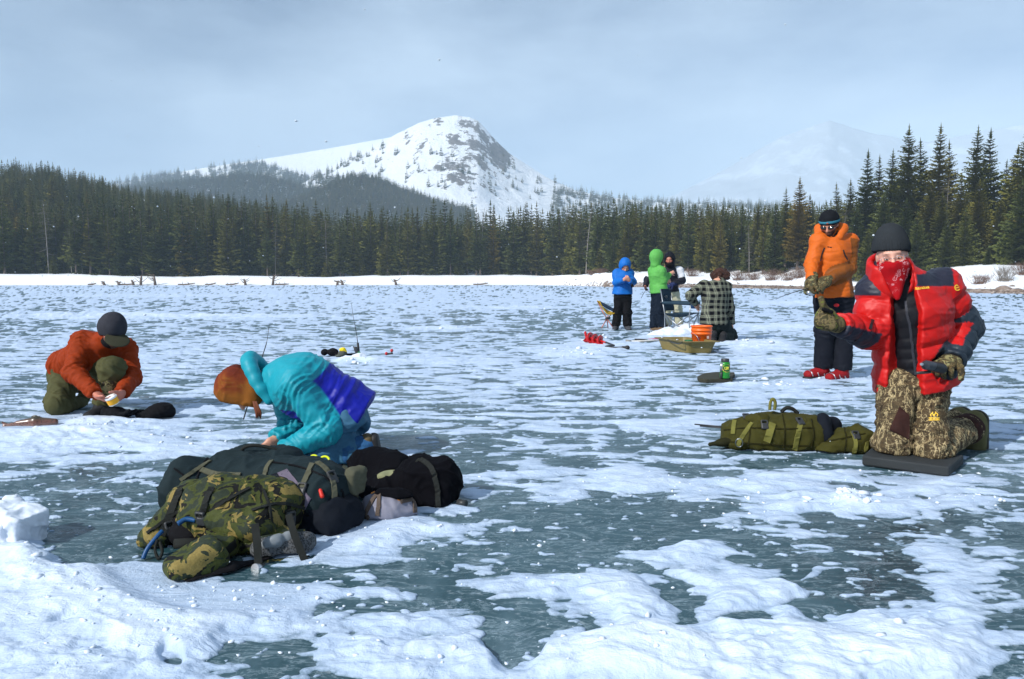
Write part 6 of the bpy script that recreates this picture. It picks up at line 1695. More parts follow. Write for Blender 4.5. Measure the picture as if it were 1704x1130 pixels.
soft('tail_fin', [('u', cone(W(30, 705, 5.26), W(8, 711, 5.24), .010, .016, ((0, 0, 1), 1.6)), 0), ('u', cone(W(12, 707, 5.25), W(4, 703, 5.24), .008, .008), .01)], .006, t.m, fs)
soft('dorsal_fin', [('u', ell(V3(W(58, 695, 5.28)), (.03, .006, .02)), 0)], .005, t.m, fs)
soft('eye', [('u', ell(V3(W(88, 699, 5.26)), (.005, .005, .005)), 0)], .003, M_GLASS, fs)
gl = soft('glove', hand_ops(W(188, 688, 5.50), (1, -.05, .0), (0, .15, 1), 1, (.15, .12, .2, .25), .1, 1.25, .14, 1.5) + [('u', cone(W(178, 686, 5.52), W(190, 688, 5.50), .045, .042), .02), ('s', slab((0, 0, .012), (0, 0, -1)), .004)], .007, M_BLACKCLOTH)
tag(gl, 'black glove lying on the snow below the bait tub', 'glove', 'black gloves on the snow')
gl = soft('glove', [('u', ell(W(266, 684, 5.55), (.10, .07, .055)), 0), ('u', cone(W(255, 690, 5.50), W(232, 692, 5.50), .040, .025), .03), ('u', cone(W(275, 680, 5.58), W(284, 686, 5.56), .04, .03), .03), ('s', slab((0, 0, .012), (0, 0, -1)), .004)], .008, M_BLACKCLOTH, None, None, .007, 16, crush=0.0060)
tag(gl, 'rolled black mitten at the right end of the glove pile', 'glove', 'black gloves on the snow')

# ---- drinks bottle on a flat seat pad
pts = [G(u, v) for u, v in ((1160, 633), (1163, 637.5), (1176, 638.5), (1219, 637.5), (1220, 631), (1223, 630), (1222, 626), (1190, 625.5), (1172, 627.5))]
sp_ = slab_poly('seat_pad', pts, .006, .045, simple('dark_olive_foam', srgb(50, 50, 38), .85, bump=.3), .008)
tag(sp_, 'flat dark olive seat pad with a green bottle on it', 'pad')
c = G(1206, 629, .05); bt = thing('bottle', 'green bottle with black lid and oval label standing on the seat pad', 'bottle', c)
def turned(name, prof, mat, parent, base, n=28):
    loops = [[(base[0] + r * math.cos(2 * math.pi * k / n), base[1] + r * math.sin(2 * math.pi * k / n), base[2] + z) for k in range(n)] for r, z in prof]
    return poly_solid(name, loops, mat, parent, smooth=True)
bb = turned('body', [(.046, 0), (.050, .006), (.050, .150), (.046, .160), (.038, .168)], simple('green_enamel', srgb(26, 128, 34), .35, spec=.5), bt, c)
turned('lid', [(.040, .165), (.041, .170), (.041, .196), (.037, .200)], M_BUCK, bt, c)
def on_cyl(name, shape, mat, r):
    Vs = [(c.x + r * math.sin(a), c.y - r * math.cos(a), c.z + z) for a, z in shape]
    me = bpy.data.meshes.new(name); n = len(Vs); Vo = [(c.x + (r - .002) * math.sin(a), c.y - (r - .002) * math.cos(a), c.z + z) for a, z in shape]
    me.from_pydata(Vs + Vo, [], [tuple(range(n))] + [(i, (i + 1) % n, n + (i + 1) % n, n + i) for i in range(n)]); me.update()
    o = mesh_obj(name, me, mat); set_origin(bb, o); return o
el_ = lambda ra, rz, z0, a0: [(a0 + ra * math.cos(q), z0 + rz * math.sin(q)) for q in np.linspace(0, 2 * math.pi, 32, endpoint=False)]
M_YELP = simple('yellow_print', srgb(222, 206, 70), .5)
on_cyl('label_border', el_(.92, .040, .105, .12), M_YELP, .0515); on_cyl('label', el_(.80, .033, .105, .12), M_BUCK, .0530)
for st in ([(-.30, .120), (-.30, .098), (-.22, .092), (-.08, .092), (-.02, .098), (-.02, .120)], [(.10, .120), (.44, .092)], [(.44, .120), (.10, .092)]):
    tube('label_letter', smooth_path([(c.x + .0545 * math.sin(a + .02), c.y - .0545 * math.cos(a + .02), c.z + z) for a, z in st], 3), .0038, M_YELP, bb, 5)
for dx in (-.052, -.040): tube('carry_clip', [(c.x + dx, c.y - .036, c.z + .165), (c.x + dx - .004, c.y - .040, c.z + .075)], .006, M_STEEL, bt, 6)
tube('clip_base', [(c.x - .046, c.y - .036, c.z + .002), (c.x - .046, c.y - .038, c.z + .07)], .012, M_BUCK, bt, 8)

# ---- sled with bucket
M_SLED = simple('olive_drab_plastic', srgb(122, 108, 62), .5, spec=.35, vary=.08)
q0 = Vector((2.47, 10.42, 0)); e1 = Vector((.45, .04, 0)); e2 = Vector((-.27, .80, 0))
cx_ = q0 + e1 * .5 + e2 * .5
def sl_loop(s_, z, rnd=.06):
    out = []
    hw, hl = e1.length / 2 * s_[0], e2.length / 2 * s_[1]
    for (sx, sy) in ((-1, -1), (1, -1), (1, 1), (-1, 1)):
        for k in range(5):
            a = math.atan2(sy, sx) + (k - 2) * math.pi / 8
            lx = sx * (hw - rnd) + rnd * math.cos(a); ly = sy * (hl - rnd) + rnd * math.sin(a)
            p = cx_ + e1.normalized() * lx + e2.normalized() * ly
            out.append((p.x, p.y, z))
    return out
sled = poly_solid('sled', [sl_loop((.84, .86), .014), sl_loop((.98, 1.0), .165), sl_loop((1.0, 1.02), .170), sl_loop((1.16, 1.10), .172), sl_loop((1.17, 1.11), .182), sl_loop((1.0, 1.0), .186), sl_loop((.95, .97), .180), sl_loop((.80, .82), .030)], M_SLED, smooth=False)
sled_root = thing('sled_tub', 'olive drab plastic sled tub holding an orange bucket', 'sled', cx_)
sled.name = 'tub'; set_origin(sled_root, sled)
tube('tow_rope', smooth_path([q0 + Vector((-.06, .02, .178)), q0 + Vector((-.10, .0, .150)), q0 + Vector((-.14, .22, .148)), q0 + Vector((-.18, .42, .176))], 6), .008, M_BUCK, sled_root, 6)
for f_ in (.25, .75): soft('rope_eyelet', [('u', ell(V3(q0 + e2 * f_ + Vector((-.02, 0, .192))), (.022, .022, .012)), 0)], .006, M_STEEL, sled_root)
bc = W(1167, 566, 10.90); bc.z = .032
bk = thing('bucket', 'orange plastic bucket standing in the sled tub', 'bucket', bc)
M_OB = simple('orange_plastic', srgb(236, 98, 12), .45, spec=.4, vary=.05)
bo = turned('body', [(.128, 0), (.132, .006), (.143, .22), (.152, .222), (.152, .238), (.146, .242), (.146, .27), (.154, .272), (.154, .288), (.148, .292), (.148, .325), (.158, .330), (.158, .345), (.150, .348), (.146, .345), (.140, .30), (.126, .012)], M_OB, bk, bc)
tube('bail_handle', smooth_path([bc + Vector((-.155, -.02, .25)), bc + Vector((-.10, -.13, .20)), bc + Vector((-.06, -.155, .10))], 6), .004, M_STEEL, bk, 5)
def lab(name, u, v, hw, hh, mat):
    p = W(u, v, 10.75); n_ = (p - bc); a0 = math.atan2(p.x - bc.x, -(p.y - bc.y)); r = .1455
    Vs = [(bc.x + r * math.sin(a0 + s1 * hw / r), bc.y - r * math.cos(a0 + s1 * hw / r), p.z + s2 * hh) for s1, s2 in ((-1, -1), (0, -1), (1, -1), (1, 1), (0, 1), (-1, 1))]
    Vo = [(bc.x + .97 * (x - bc.x), bc.y + .97 * (y - bc.y), z) for x, y, z in Vs]
    me = bpy.data.meshes.new(name); me.from_pydata(Vs + Vo, [], [tuple(range(6))] + [(i, (i + 1) % 6, 6 + (i + 1) % 6, 6 + i) for i in range(6)]); me.update()
    o = mesh_obj(name, me, mat); set_origin(bo, o)
lab('dark_sticker', 1161.5, 562, .030, .014, simple('maroon_print', srgb(110, 16, 10), .5)); lab('dark_sticker', 1161.5, 565.5, .022, .007, simple('maroon_print', srgb(110, 16, 10), .5))
M_WP = simple('white_print', (.75, .72, .68), .5)
lab('letter_stroke', 1178.3, 561.5, .004, .018, M_WP); lab('letter_stroke', 1179.8, 563.1, .009, .004, M_WP); lab('letter_stroke', 1182.0, 561.5, .004, .018, M_WP)
gt = thing('bait_cup', 'small green cup inside the sled beside the bucket', 'cup', W(1147, 568, 10.70))
gp = W(1146, 566, 10.68); gp.z = .033
turned('cup', [(.045, 0), (.050, .004), (.060, .145), (.062, .150), (.054, .150), (.046, .01)], simple('green_plastic', srgb(30, 110, 74), .4), gt, gp)

# ---- folding chair behind the sled
M_CHF = cloth('blue_grey_chair_cloth', srgb(46, 66, 80), .8, .2, .3, 14)
M_CHT = simple('grey_tube', (.34, .36, .38), .35, metal=.8)
ch = thing('folding_chair', 'blue-grey folding camp chair behind the sled', 'chair', G(1118, 557))
base = Vector((3.06, 14.25, 0)); lat = Vector((.52, .85, 0)).normalized(); fw = Vector((.85, -.52, 0)).normalized()
def cp_(x, y, z): return base + lat * x + fw * y + Vector((0, 0, z))
for x in (-.27, .27):
    tube('back_post', [cp_(x, -.02, .01), cp_(x, -.02, .40), cp_(x * .95, -.12, .88)], .011, M_CHT, ch)
    tube('front_post', [cp_(x, .46, .01), cp_(x, .46, .42), cp_(x * 1.02, .48, .62)], .011, M_CHT, ch)
    tube('side_brace', [cp_(x, -.02, .02), cp_(x, .46, .40)], .010, M_CHT, ch); tube('side_brace', [cp_(x, .46, .02), cp_(x, -.02, .40)], .010, M_CHT, ch)
    soft('armrest', [('u', cone(cp_(x, -.05, .62), cp_(x, .46, .61), .030, .030, (lat, 1.7)), 0)], .014, M_CHF, ch)
for y in (-.02, .46):
    tube('cross_brace', [cp_(-.27, y, .02), cp_(.27, y, .40)], .010, M_CHT, ch); tube('cross_brace', [cp_(.27, y, .02), cp_(-.27, y, .40)], .010, M_CHT, ch)
def sheet(name, f, nu, nv, th, mat, parent):
    P = [[Vector(f(i / nu, j / nv)) for j in range(nv + 1)] for i in range(nu + 1)]
    Vs = []; Fs = []
    for sgn in (0, 1):
        for i in range(nu + 1):
            for j in range(nv + 1):
                a = P[min(i + 1, nu)][j] - P[max(i - 1, 0)][j]; b = P[i][min(j + 1, nv)] - P[i][max(j - 1, 0)]
                n_ = a.cross(b).normalized(); Vs.append(tuple(P[i][j] + n_ * th * (sgn - .5)))
    m = (nu + 1) * (nv + 1); ix = lambda i, j: i * (nv + 1) + j
    for i in range(nu):
        for j in range(nv):
            q = (ix(i, j), ix(i + 1, j), ix(i + 1, j + 1), ix(i, j + 1)); Fs.append(q[::-1]); Fs.append(tuple(k + m for k in q))
    for i in range(nu):
        for j in (0, nv): Fs.append((ix(i, j), ix(i + 1, j), ix(i + 1, j) + m, ix(i, j) + m))
    for j in range(nv):
        for i in (0, nu): Fs.append((ix(i, j), ix(i, j + 1), ix(i, j + 1) + m, ix(i, j) + m))
    me = bpy.data.meshes.new(name); me.from_pydata(Vs, [], Fs); me.polygons.foreach_set('use_smooth', [True] * len(Fs)); me.update()
    o = mesh_obj(name, me, mat); set_origin(parent, o); return o
bk_ = sheet('backrest', lambda a, b: cp_(-.26 + .52 * a, -.02 - .10 * b - .06 * math.sin(math.pi * a) + .01 * math.sin(9 * b), .46 + .42 * b), 10, 8, .010, M_CHF, ch)
sheet('seat', lambda a, b: cp_(-.27 + .54 * a, -.03 + .50 * b, .42 - .07 * math.sin(math.pi * a) * math.sin(math.pi * min(1, b * .8 + .2)) + .01 * math.sin(12 * a)), 10, 10, .012, M_CHF, ch)
sheet('logo', lambda a, b: cp_(-.03 + .07 * a, -.115 + .04 * b, .735 - .04 * a + .02 * b), 2, 1, .004, M_WP, bk_)
soft('cup_holder', [('u', cyl(cp_(.27, .36, .50), cp_(.27, .36, .61), .05), 0)], .014, cloth('blue_mesh_cloth', srgb(30, 60, 100), .8, .2), ch)

# ---- low yellow camp chair behind the blue jacket
lc = thing('camp_chair', 'low yellow and blue sling chair behind the blue-jacketed angler', 'chair', G(1010, 545))
M_YS = cloth('yellow_ripstop', srgb(196, 156, 30), .6, .3, .3, 14); M_BS = cloth('blue_ripstop', srgb(30, 56, 84), .6, .3, .3, 14)
M_RT = simple('red_tube', srgb(176, 110, 96), .4, metal=.4)
Yd = 15.95
s1 = sheet('sling_back', lambda a, b: W(993.5 + 25 * a + 4 * b, 500.5 + 19 * a + 3.5 * math.sin(math.pi * a) * 1.0 + 7 * b * math.sin(math.pi * (a * .9 + .05)) * 1.1, Yd - .02 - .35 * b), 10, 5, .02, M_YS, lc)
sheet('sling_seat', lambda a, b: W(997 + 26 * a, 501.0 + 14 * a + 4.5 * b, Yd + .20 - .18 * b), 8, 4, .02, M_BS, lc)
for pts in ([(994, 501, 0), (1003, 519, -.1), (1010, 530, -.2)], [(1010, 530, -.2), (1001, 546, -.35)], [(1010, 530, -.2), (1012, 547, -.05)], [(1012, 524, -.2), (1010, 531, -.2)], [(1010, 530, -.2), (1020, 545, -.3)], [(1020, 520, -.1), (1010, 531, -.2)]):
    tube('frame_tube', [W(a, b, Yd + d_) for a, b, d_ in pts], .011, M_RT, lc, 6)
soft('hub', [('u', cone(W(1009, 530, Yd - .2), W(1014, 529, Yd - .2), .03, .03), 0)], .014, M_BUCK, lc)

# ---- hand auger on the ice
au = thing('ice_auger', 'red spiral hand ice auger with black crank lying on the ice', 'auger', G(1005, 575))
M_RED2 = simple('red_enamel', srgb(186, 24, 28), .35, spec=.5)
pA = W(976, 560.5, 12.05); pB = W(1003, 568.5, 11.75); d = (pB - pA).normalized(); s1 = d.orthogonal().normalized(); s2 = d.cross(s1)
Lh = (pB - pA).length; nst = 64; Vs = []; Fs = []
for i in range(nst + 1):
    a = i / nst * 2 * math.pi * 3.2; p = pA + d * Lh * i / nst
    for r, dz in ((.016, 0), (.092, -.004), (.092, .004)): Vs.append(tuple(p + d * dz + (s1 * math.cos(a) + s2 * math.sin(a)) * r))
for i in range(nst):
    q = i * 3
    for x, y in ((0, 1), (1, 2), (2, 0)): Fs.append((q + x, q + y, q + 3 + y, q + 3 + x))
me = bpy.data.meshes.new('flighting'); me.from_pydata(Vs, [], Fs); me.polygons.foreach_set('use_smooth', [True] * len(Fs)); me.update()
o = mesh_obj('flighting', me, M_RED2); set_origin(au, o)
tube('shaft', [pA, pB, W(1009, 570, 11.65)], .016, M_RED2, au)
soft('cutting_head', [('u', cone(pA + Vector((-.02, 0, .07)), pA + Vector((.01, 0, -.07)), .022, .016), 0)], .010, M_RED2, au)
tube('crank', smooth_path([W(1008, 569.5, 11.66), W(1020, 574, 11.40), W(1021, 575, 11.37), W(1008, 576.5, 11.30), W(1020, 578.5, 11.15), W(1040, 578, 11.15)], 5), .014, M_BUCK, au)
soft('knob', [('u', ell(W(1044, 578.5, 11.12), (.038, .035, .035)), 0), ('u', cone(W(1036, 578, 11.14), W(1042, 578, 11.12), .02, .02), .01)], .010, M_RUBBER, au)
# poles beside the sled
po = thing('ski_pole', 'pale pole with a pink grip lying left of the sled', 'pole', G(1070, 569), 'poles lying on the ice')
tube('shaft', [W(1047, 568.3, 12.5), W(1100, 566.4, 12.5)], .015, simple('pale_grey_paint', (.55, .53, .5), .4), po); tube('grip', [W(1041, 567.6, 12.5), W(1050, 568.5, 12.5)], .026, simple('grey_cork', (.25, .24, .22), .8), po)
po = thing('ski_pole', 'dark pole with a magenta band lying left of the sled', 'pole', G(1070, 566), 'poles lying on the ice')
tube('shaft', [W(1056, 564.6, 12.9), W(1082, 565.5, 12.9)], .014, M_BUCK, po); tube('grip', [W(1079, 565.4, 12.9), W(1098, 564.0, 12.9)], .018, simple('magenta_paint', srgb(170, 50, 90), .4), po)

# ---- tip-up corner with upright rod
rd = thing('ice_rod', 'short fishing rod standing upright in a snow heap', 'fishing rod', G(596, 593))
tube('blank', smooth_path([W(597, 590, 10.0), W(595, 568, 10.0), W(591.5, 546, 10.0), W(588, 528, 10.0), W(585, 506, 10.0)], 5), [.006] * 6 + [.0045] * 6 + [.0032] * 5 + [.0025] * 4, M_BUCK, rd, 6)
tube('handle', [W(597.5, 592, 10.0), W(595.5, 571, 10.0)], .016, M_RUBBER, rd); soft('reel', [('u', cone(W(592, 580, 9.95), W(594, 586, 9.95), .028, .026), 0), ('u', cone(W(591, 579, 9.94), W(588, 577, 9.94), .012, .010), .008)], .008, M_BUCK, rd)
soft('reel_spool', [('u', ell(W(597, 588, 9.95), (.03, .025, .03)), 0)], .008, simple('green_spool', srgb(40, 110, 70), .4), rd)
for (u, v) in ((594, 560), (591, 548), (587.5, 524)): tube('line_guide', [W(u, v, 10.0), W(u - 1.4, v + .8, 9.99)], .004, M_STEEL, rd, 5)
for nm, lb, ops_ in (('mitten', 'black mitten lying left of the upright rod', [('u', ell(W(554, 586, 10.1), (.075, .06, .055)), 0), ('u', ell(W(540, 586, 10.1), (.05, .05, .045)), .02), ('u', cone(W(560, 590, 10.05), W(592, 589.5, 10.05), .02, .014), .02)]),
                     ('tackle_pouch', 'grey tackle pouch under the yellow ball by the upright rod', [('u', ell(W(570, 588, 10.0), (.062, .05, .040)), 0), ('u', ell(W(564, 592, 9.95), (.05, .04, .015)), .02)])):
    o = soft(nm, ops_ + [('s', slab((0, 0, .012), (0, 0, -1)), .004)], .011, M_BLACKCLOTH if nm == 'mitten' else cloth('grey_pouch_cloth', srgb(88, 92, 84), .8, .2), None, None, .006, 20); tag(o, lb, nm.split('_')[-1])
o = soft('float_ball', [('u', ell(W(571, 581.5, 10.0), (.036, .036, .030)), 0), ('u', cone(W(567, 582, 10.0), W(575, 585, 10.0), .022, .02), .02)], .008, simple('yellow_foam', srgb(226, 200, 20), .6)); tag(o, 'bright yellow ball on the pouch near the upright rod', 'float')
db = thing('line_winder', 'red and black line winder lying right of the upright rod', 'winder', G(648, 591))
for (u, v) in ((643, 588.5), (652, 583.5)): soft('red_disc', [('u', ell(W(u, v, 10.05), (.022, .03, .024)), 0)], .008, M_RED2, db)
tube('bar', [W(644, 589, 10.05), W(653, 588, 10.0)], .014, M_BUCK, db)
rd = thing('ice_rod', 'thin fishing rod planted behind the teal jacket', 'fishing rod', G(404, 704))
tube('blank', smooth_path([W(404, 702, 5.5), W(424, 634, 5.5), W(437, 592, 5.5), W(444, 568, 5.5), W(448, 540, 5.5)], 5), [.0055] * 9 + [.004] * 6 + [.002] * 6, M_BUCK, rd, 6)
for (u, v) in ((438.5, 588), (444.5, 566), (447, 550)): tube('line_guide', [W(u, v, 5.5), W(u + 1.5, v + 1, 5.49)], .0025, M_STEEL, rd, 5)
rd = thing('ice_rod', 'short fishing rod in the gloves of the orange-jacketed angler', 'fishing rod', W(1345, 482, 7.6))
tube('blank', smooth_path([W(1348, 479, 7.58), W(1330, 484, 7.50), W(1310, 490, 7.4), W(1291, 498, 7.3)], 6), [.006] * 6 + [.004] * 6 + [.0028] * 7, M_BUCK, rd, 6)
soft('reel', [('u', cone(W(1346, 487, 7.55), W(1352, 489, 7.55), .022, .022), 0)], .007, M_STEEL, rd)
rd = thing('ice_rod', 'tiny fishing rod in the dark-jacketed angler\'s lowered hand', 'fishing rod', W(1074, 481, 16.2))
tube('blank', [W(1076, 481, 16.2), W(1070, 490, 16.1), W(1067, 496, 16.05)], .005, M_BUCK, rd, 5); soft('reel', [('u', ell(W(1076, 482, 16.2), (.03, .03, .03)), 0)], .012, M_BUCK, rd)
# ================================================================== loose snow, shore stones, driftwood, shrubs
def icos():
    bm = bmesh.new(); bmesh.ops.create_icosphere(bm, subdivisions=1, radius=1.0)
    V = np.array([v.co[:] for v in bm.verts]); F = np.array([[v.index for v in f.verts] for f in bm.faces]); bm.free(); return V, F
IV, IF = icos()
def lumps(name, centres, sizes, mat, flat=.7, rough=.35, seed=3, smooth=True):
    rg = np.random.default_rng(seed); n = len(centres)
    j = 1 + rg.uniform(-rough, rough, (n, len(IV), 1))
    sc = np.asarray(sizes)[:, None, None] * (1 + rg.uniform(-.35, .35, (n, 1, 3))) * V3(1, 1, flat)
    a = rg.uniform(0, 6.28, n); R = np.zeros((n, 3, 3)); R[:, 0, 0] = np.cos(a); R[:, 0, 1] = -np.sin(a); R[:, 1, 0] = np.sin(a); R[:, 1, 1] = np.cos(a); R[:, 2, 2] = 1
    P = np.einsum('nij,nkj->nki', R, IV[None] * j * sc) + np.asarray(centres)[:, None, :]
    F = (IF[None] + (np.arange(n) * len(IV))[:, None, None]).reshape(-1, 3)
    me = np_mesh(name, P.reshape(-1, 3), F, smooth)
    return mesh_obj(name, me, mat)
# crumbs of broken snow
M_CRUMB = simple('snow_crumbs', (.68, .74, .82), .8, spec=.2, bump=.4, bscale=60, vary=.04)
ZON = [(110, 715, 110, 16, 90, .020), (250, 735, 110, 18, 70, .016), (240, 1060, 240, 60, 160, .006), (360, 990, 160, 30, 70, .009), (100, 990, 100, 50, 50, .012), (960, 803, 200, 18, 70, .006), (930, 830, 50, 10, 30, .007), (1190, 815, 140, 25, 80, .007),
       (1420, 835, 45, 14, 110, .022), (1600, 835, 80, 12, 40, .014), (1230, 850, 100, 25, 60, .010), (680, 880, 110, 18, 60, .010), (1250, 1080, 280, 35, 50, .010), (1000, 1080, 120, 40, 40, .009), (840, 920, 140, 50, 40, .007), (560, 1020, 140, 50, 70, .008), (720, 1080, 120, 40, 50, .009),
       (1520, 790, 110, 14, 70, .008), (130, 694, 90, 8, 60, .012), (400, 985, 150, 14, 70, .006), (620, 900, 140, 14, 60, .007), (1330, 762, 130, 6, 50, .007), (1390, 632, 60, 5, 40, .014), (600, 602, 30, 4, 24, .04), (740, 547, 40, 2, 24, .05), (960, 588, 60, 5, 50, .035), (1130, 555, 40, 5, 40, .05), (1250, 572, 50, 8, 40, .05), (1260, 640, 60, 6, 40, .03), (1000, 562, 30, 6, 30, .05), (850, 1000, 700, 110, 60, .005), (600, 700, 500, 60, 60, .010)]
cs, sz = [], []
rg = random.Random(4)
for (u, v, ru, rv, n, s_) in ZON:
    for k in range(int(n * .55)):
        a = rg.gauss(0, .6); b = rg.gauss(0, .6)
        p = G(u + a * ru, min(1180, max(500, v + b * rv)))
        cs.append(p); sz.append(s_ * (.18 + rg.random() ** 4 * 1.3))
cs = np.array(cs)
hh, _ = snow_field(cs[None, :, 0].astype(np.float32), cs[None, :, 1].astype(np.float32))
cs[:, 2] = np.maximum(hh[0], 0) + np.array(sz) * .12
o = lumps('snow_crumbs', cs, sz, M_CRUMB, .6, .45); tag(o, 'loose crumbs of broken snow scattered over the ice', 'snow', kind='stuff')
# cut snow block at the left edge
Rk = frame((.25, 1, 0), (.12, -.1, 1))
o = soft('snow_block', [('u', box(W(20, 884, 2.90), (.095, .075, .100), frame((.25, 1, 0), (.20, -.15, 1)), .010), 0), ('u', box(W(-28, 905, 2.88), (.13, .10, .085), frame((-.15, 1, 0), (-.1, -.1, 1)), .012), .01), ('u', ell(W(20, 938, 2.75), (.16, .12, .05)), .05), ('s', box(W(52, 846, 2.84), (.05, .05, .03), frame((.6, 1, 0), (.5, -.2, 1)), .004), .008)], .0065, M_CRUMB, None, None, .008, 16, 8, crush=.010); tag(o, 'upright cut block of snow at the left edge', 'snow block')
o = soft('snow_heap', [('u', ell(W(1424, 838, 3.45), (.055, .05, .035)), 0), ('u', ell(W(1395, 845, 3.45), (.09, .06, .020)), .03), ('u', ell(W(1440, 845, 3.40), (.07, .05, .018)), .03)], .006, M_CRUMB, None, None, .012, 26, 3); tag(o, 'small heap of shaved snow in front of the kneeling pad', 'snow heap')
o = soft('snow_heap', [('u', ell(W(598, 596, 9.9), (.10, .09, .07)), 0), ('u', ell(W(580, 598, 9.85), (.16, .10, .04)), .04)], .012, M_CRUMB, None, None, .015, 14, 5); tag(o, 'snow heap holding the upright rod', 'snow heap')
o = soft('snow_heap', [('u', ell(W(1122, 556, 13.9), (.38, .30, .12)), 0), ('u', ell(W(1150, 552, 14.0), (.30, .30, .16)), .08), ('u', ell(W(1095, 558, 13.8), (.22, .2, .06)), .06)], .022, M_CRUMB, None, None, .03, 7, 6); tag(o, 'wide snow heap below the folding chair', 'snow heap')

# gravel along the right shore
cs, sz = [], []
while len(cs) < 2600:
    u = rg.uniform(930, 2000); r = (u - 852) / FPX
    s_ = abs(rg.gauss(0, 1.8)) + rg.uniform(-.3, .8)
    d = float(shore_d(r)) + s_
    cs.append((r * d, d, 0)); sz.append(.05 + .16 * rg.random() ** 3)
cs = np.array(cs); cs[:, 2] = np.maximum(land_z(cs[:, 0], cs[:, 1]), 0) + .02
t = NT('shore_stone'); co = t.coord('Object')
t.set(Base_Color=t.ramp(t.noise(co, .9, 3), [(.3, (.09, .065, .05)), (.5, (.24, .18, .145)), (.68, (.40, .34, .30)), (.8, (.62, .60, .60))]), Roughness=.85, Specular_IOR_Level=.2)
M_STONE = t.m
o = lumps('shore_gravel', cs, sz, M_STONE, .6, .3, 8, False); tag(o, 'brown and grey gravel strip along the right shore', 'gravel', kind='stuff')
def rock(u, ds, w, h, label):
    r = (u - 852) / FPX; d = float(shore_d(r)) + ds; x = r * d
    z = max(0, float(land_z(np.array([x]), np.array([d]))[0]))
    o = soft('boulder', [('u', ell((x, d, z + h * .15), (w, w * .7, h)), 0), ('u', ell((x + w * .4, d - .1, z), (w * .7, w * .5, h * .7)), .1)], w / 9, M_STONE, None, None, w * .07, 1.6 / w, int(u)); tag(o, label, 'boulder', 'boulders on the shore')
rock(1668, 3.2, .62, .34, 'brown flat-topped boulder on the shore right of the red sleeve')
rock(1424, 2.0, .55, .26, 'dark boulder on the shore between the orange and red jackets')
rock(1640, 1.0, .40, .16, 'low dark boulder at the ice edge right of the red sleeve')
rock(1690, 2.2, .45, .2, 'rust-brown boulder on the shore at the right edge')
rock(1010, 1.0, .5, .25, 'low boulder on the shore left of the blue hood')

# driftwood along the far left shore
M_DRIFT = simple('driftwood', (.15, .105, .075), .9, vary=.4)
def drift(u, ln, kind, label, ds=.9):
    r = (u - 852) / FPX; d = float(shore_d(r)) + ds; x = r * d
    z = max(0, float(land_z(np.array([x]), np.array([d]))[0]))
    g = thing('driftwood', label, 'driftwood', (x, d, z), 'driftwood along the far shore')
    rr = random.Random(int(u)); b = Vector((x, d, z))
    if kind == 'log':
        tube('log', smooth_path([b + Vector((-ln / 2, 0, .10)), b + Vector((0, .1, .16)), b + Vector((ln / 2, 0, .22 + rr.uniform(0, .25)))], 4), [.16, .16, .15, .14, .14, .13, .12, .10, .07], M_DRIFT, g, 7)
        for k in range(3): p = b + Vector((rr.uniform(-.4, .4) * ln, 0, .2)); tube('branch', [p, p + Vector((rr.uniform(-.3, .3), rr.uniform(-.2, .1), rr.uniform(.25, .6)))], [.05, .015], M_DRIFT, g, 5)
    else:
        lean = rr.uniform(-.5, .5)
        tube('stump', [b + Vector((0, 0, -.1)), b + Vector((lean * .3, 0, ln * .5)), b + Vector((lean, .1, ln))], [.30, .22, .14], M_DRIFT, g, 8)
        for k in range(5):
            a = rr.uniform(0, 3.14); p = b + Vector((lean * .6 * rr.random(), 0, ln * rr.uniform(.2, .9))); tube('root', [p, p + Vector((math.cos(a) * .5, -.2, .1)), p + Vector((math.cos(a) * .9 * ln, -.1, rr.uniform(.1, .6) * ln))], [.10, .07, .02], M_DRIFT, g, 5)
for (u, ln, k, lb) in [(155, 1.6, 'log', 'short dark driftwood log, leftmost of the far shore'), (176, .7, 'stump', 'small dark stump, second from the left on the far shore'), (200, .8, 'stump', 'small stump third from the left on the far shore'), (213, 3.0, 'log', 'long low log left of the branching stump'), (224, 1.0, 'stump', 'squat pale stump left of the branching stump'),
                       (236, 1.9, 'stump', 'tall branching stump on the left far shore'), (260, 2.1, 'stump', 'leaning root stump with a pale limb on the left far shore'), (312, 3.4, 'log', 'long tilted log right of the leaning root stump'), (352, 2.2, 'log', 'dark log lying between the tilted log and the brush pile'), (388, 2.6, 'log', 'log in the brush pile on the far shore'), (410, 1.2, 'stump', 'small upright snag in the brush pile'),
                       (455, 2.0, 'stump', 'upturned root stump left of the centre of the far shore'), (470, 2.8, 'log', 'log lying right of the upturned root stump'), (562, .9, 'stump', 'square stump on the far shore below the mountain foot'), (571, 1.0, 'stump', 'thin snag beside the square stump on the far shore'), (660, 1.1, 'stump', 'dark stump alone on the middle far shore'), (800, 3.0, 'log', 'pale log at the ice edge on the middle far shore')]:
    drift(u, ln, k, lb)

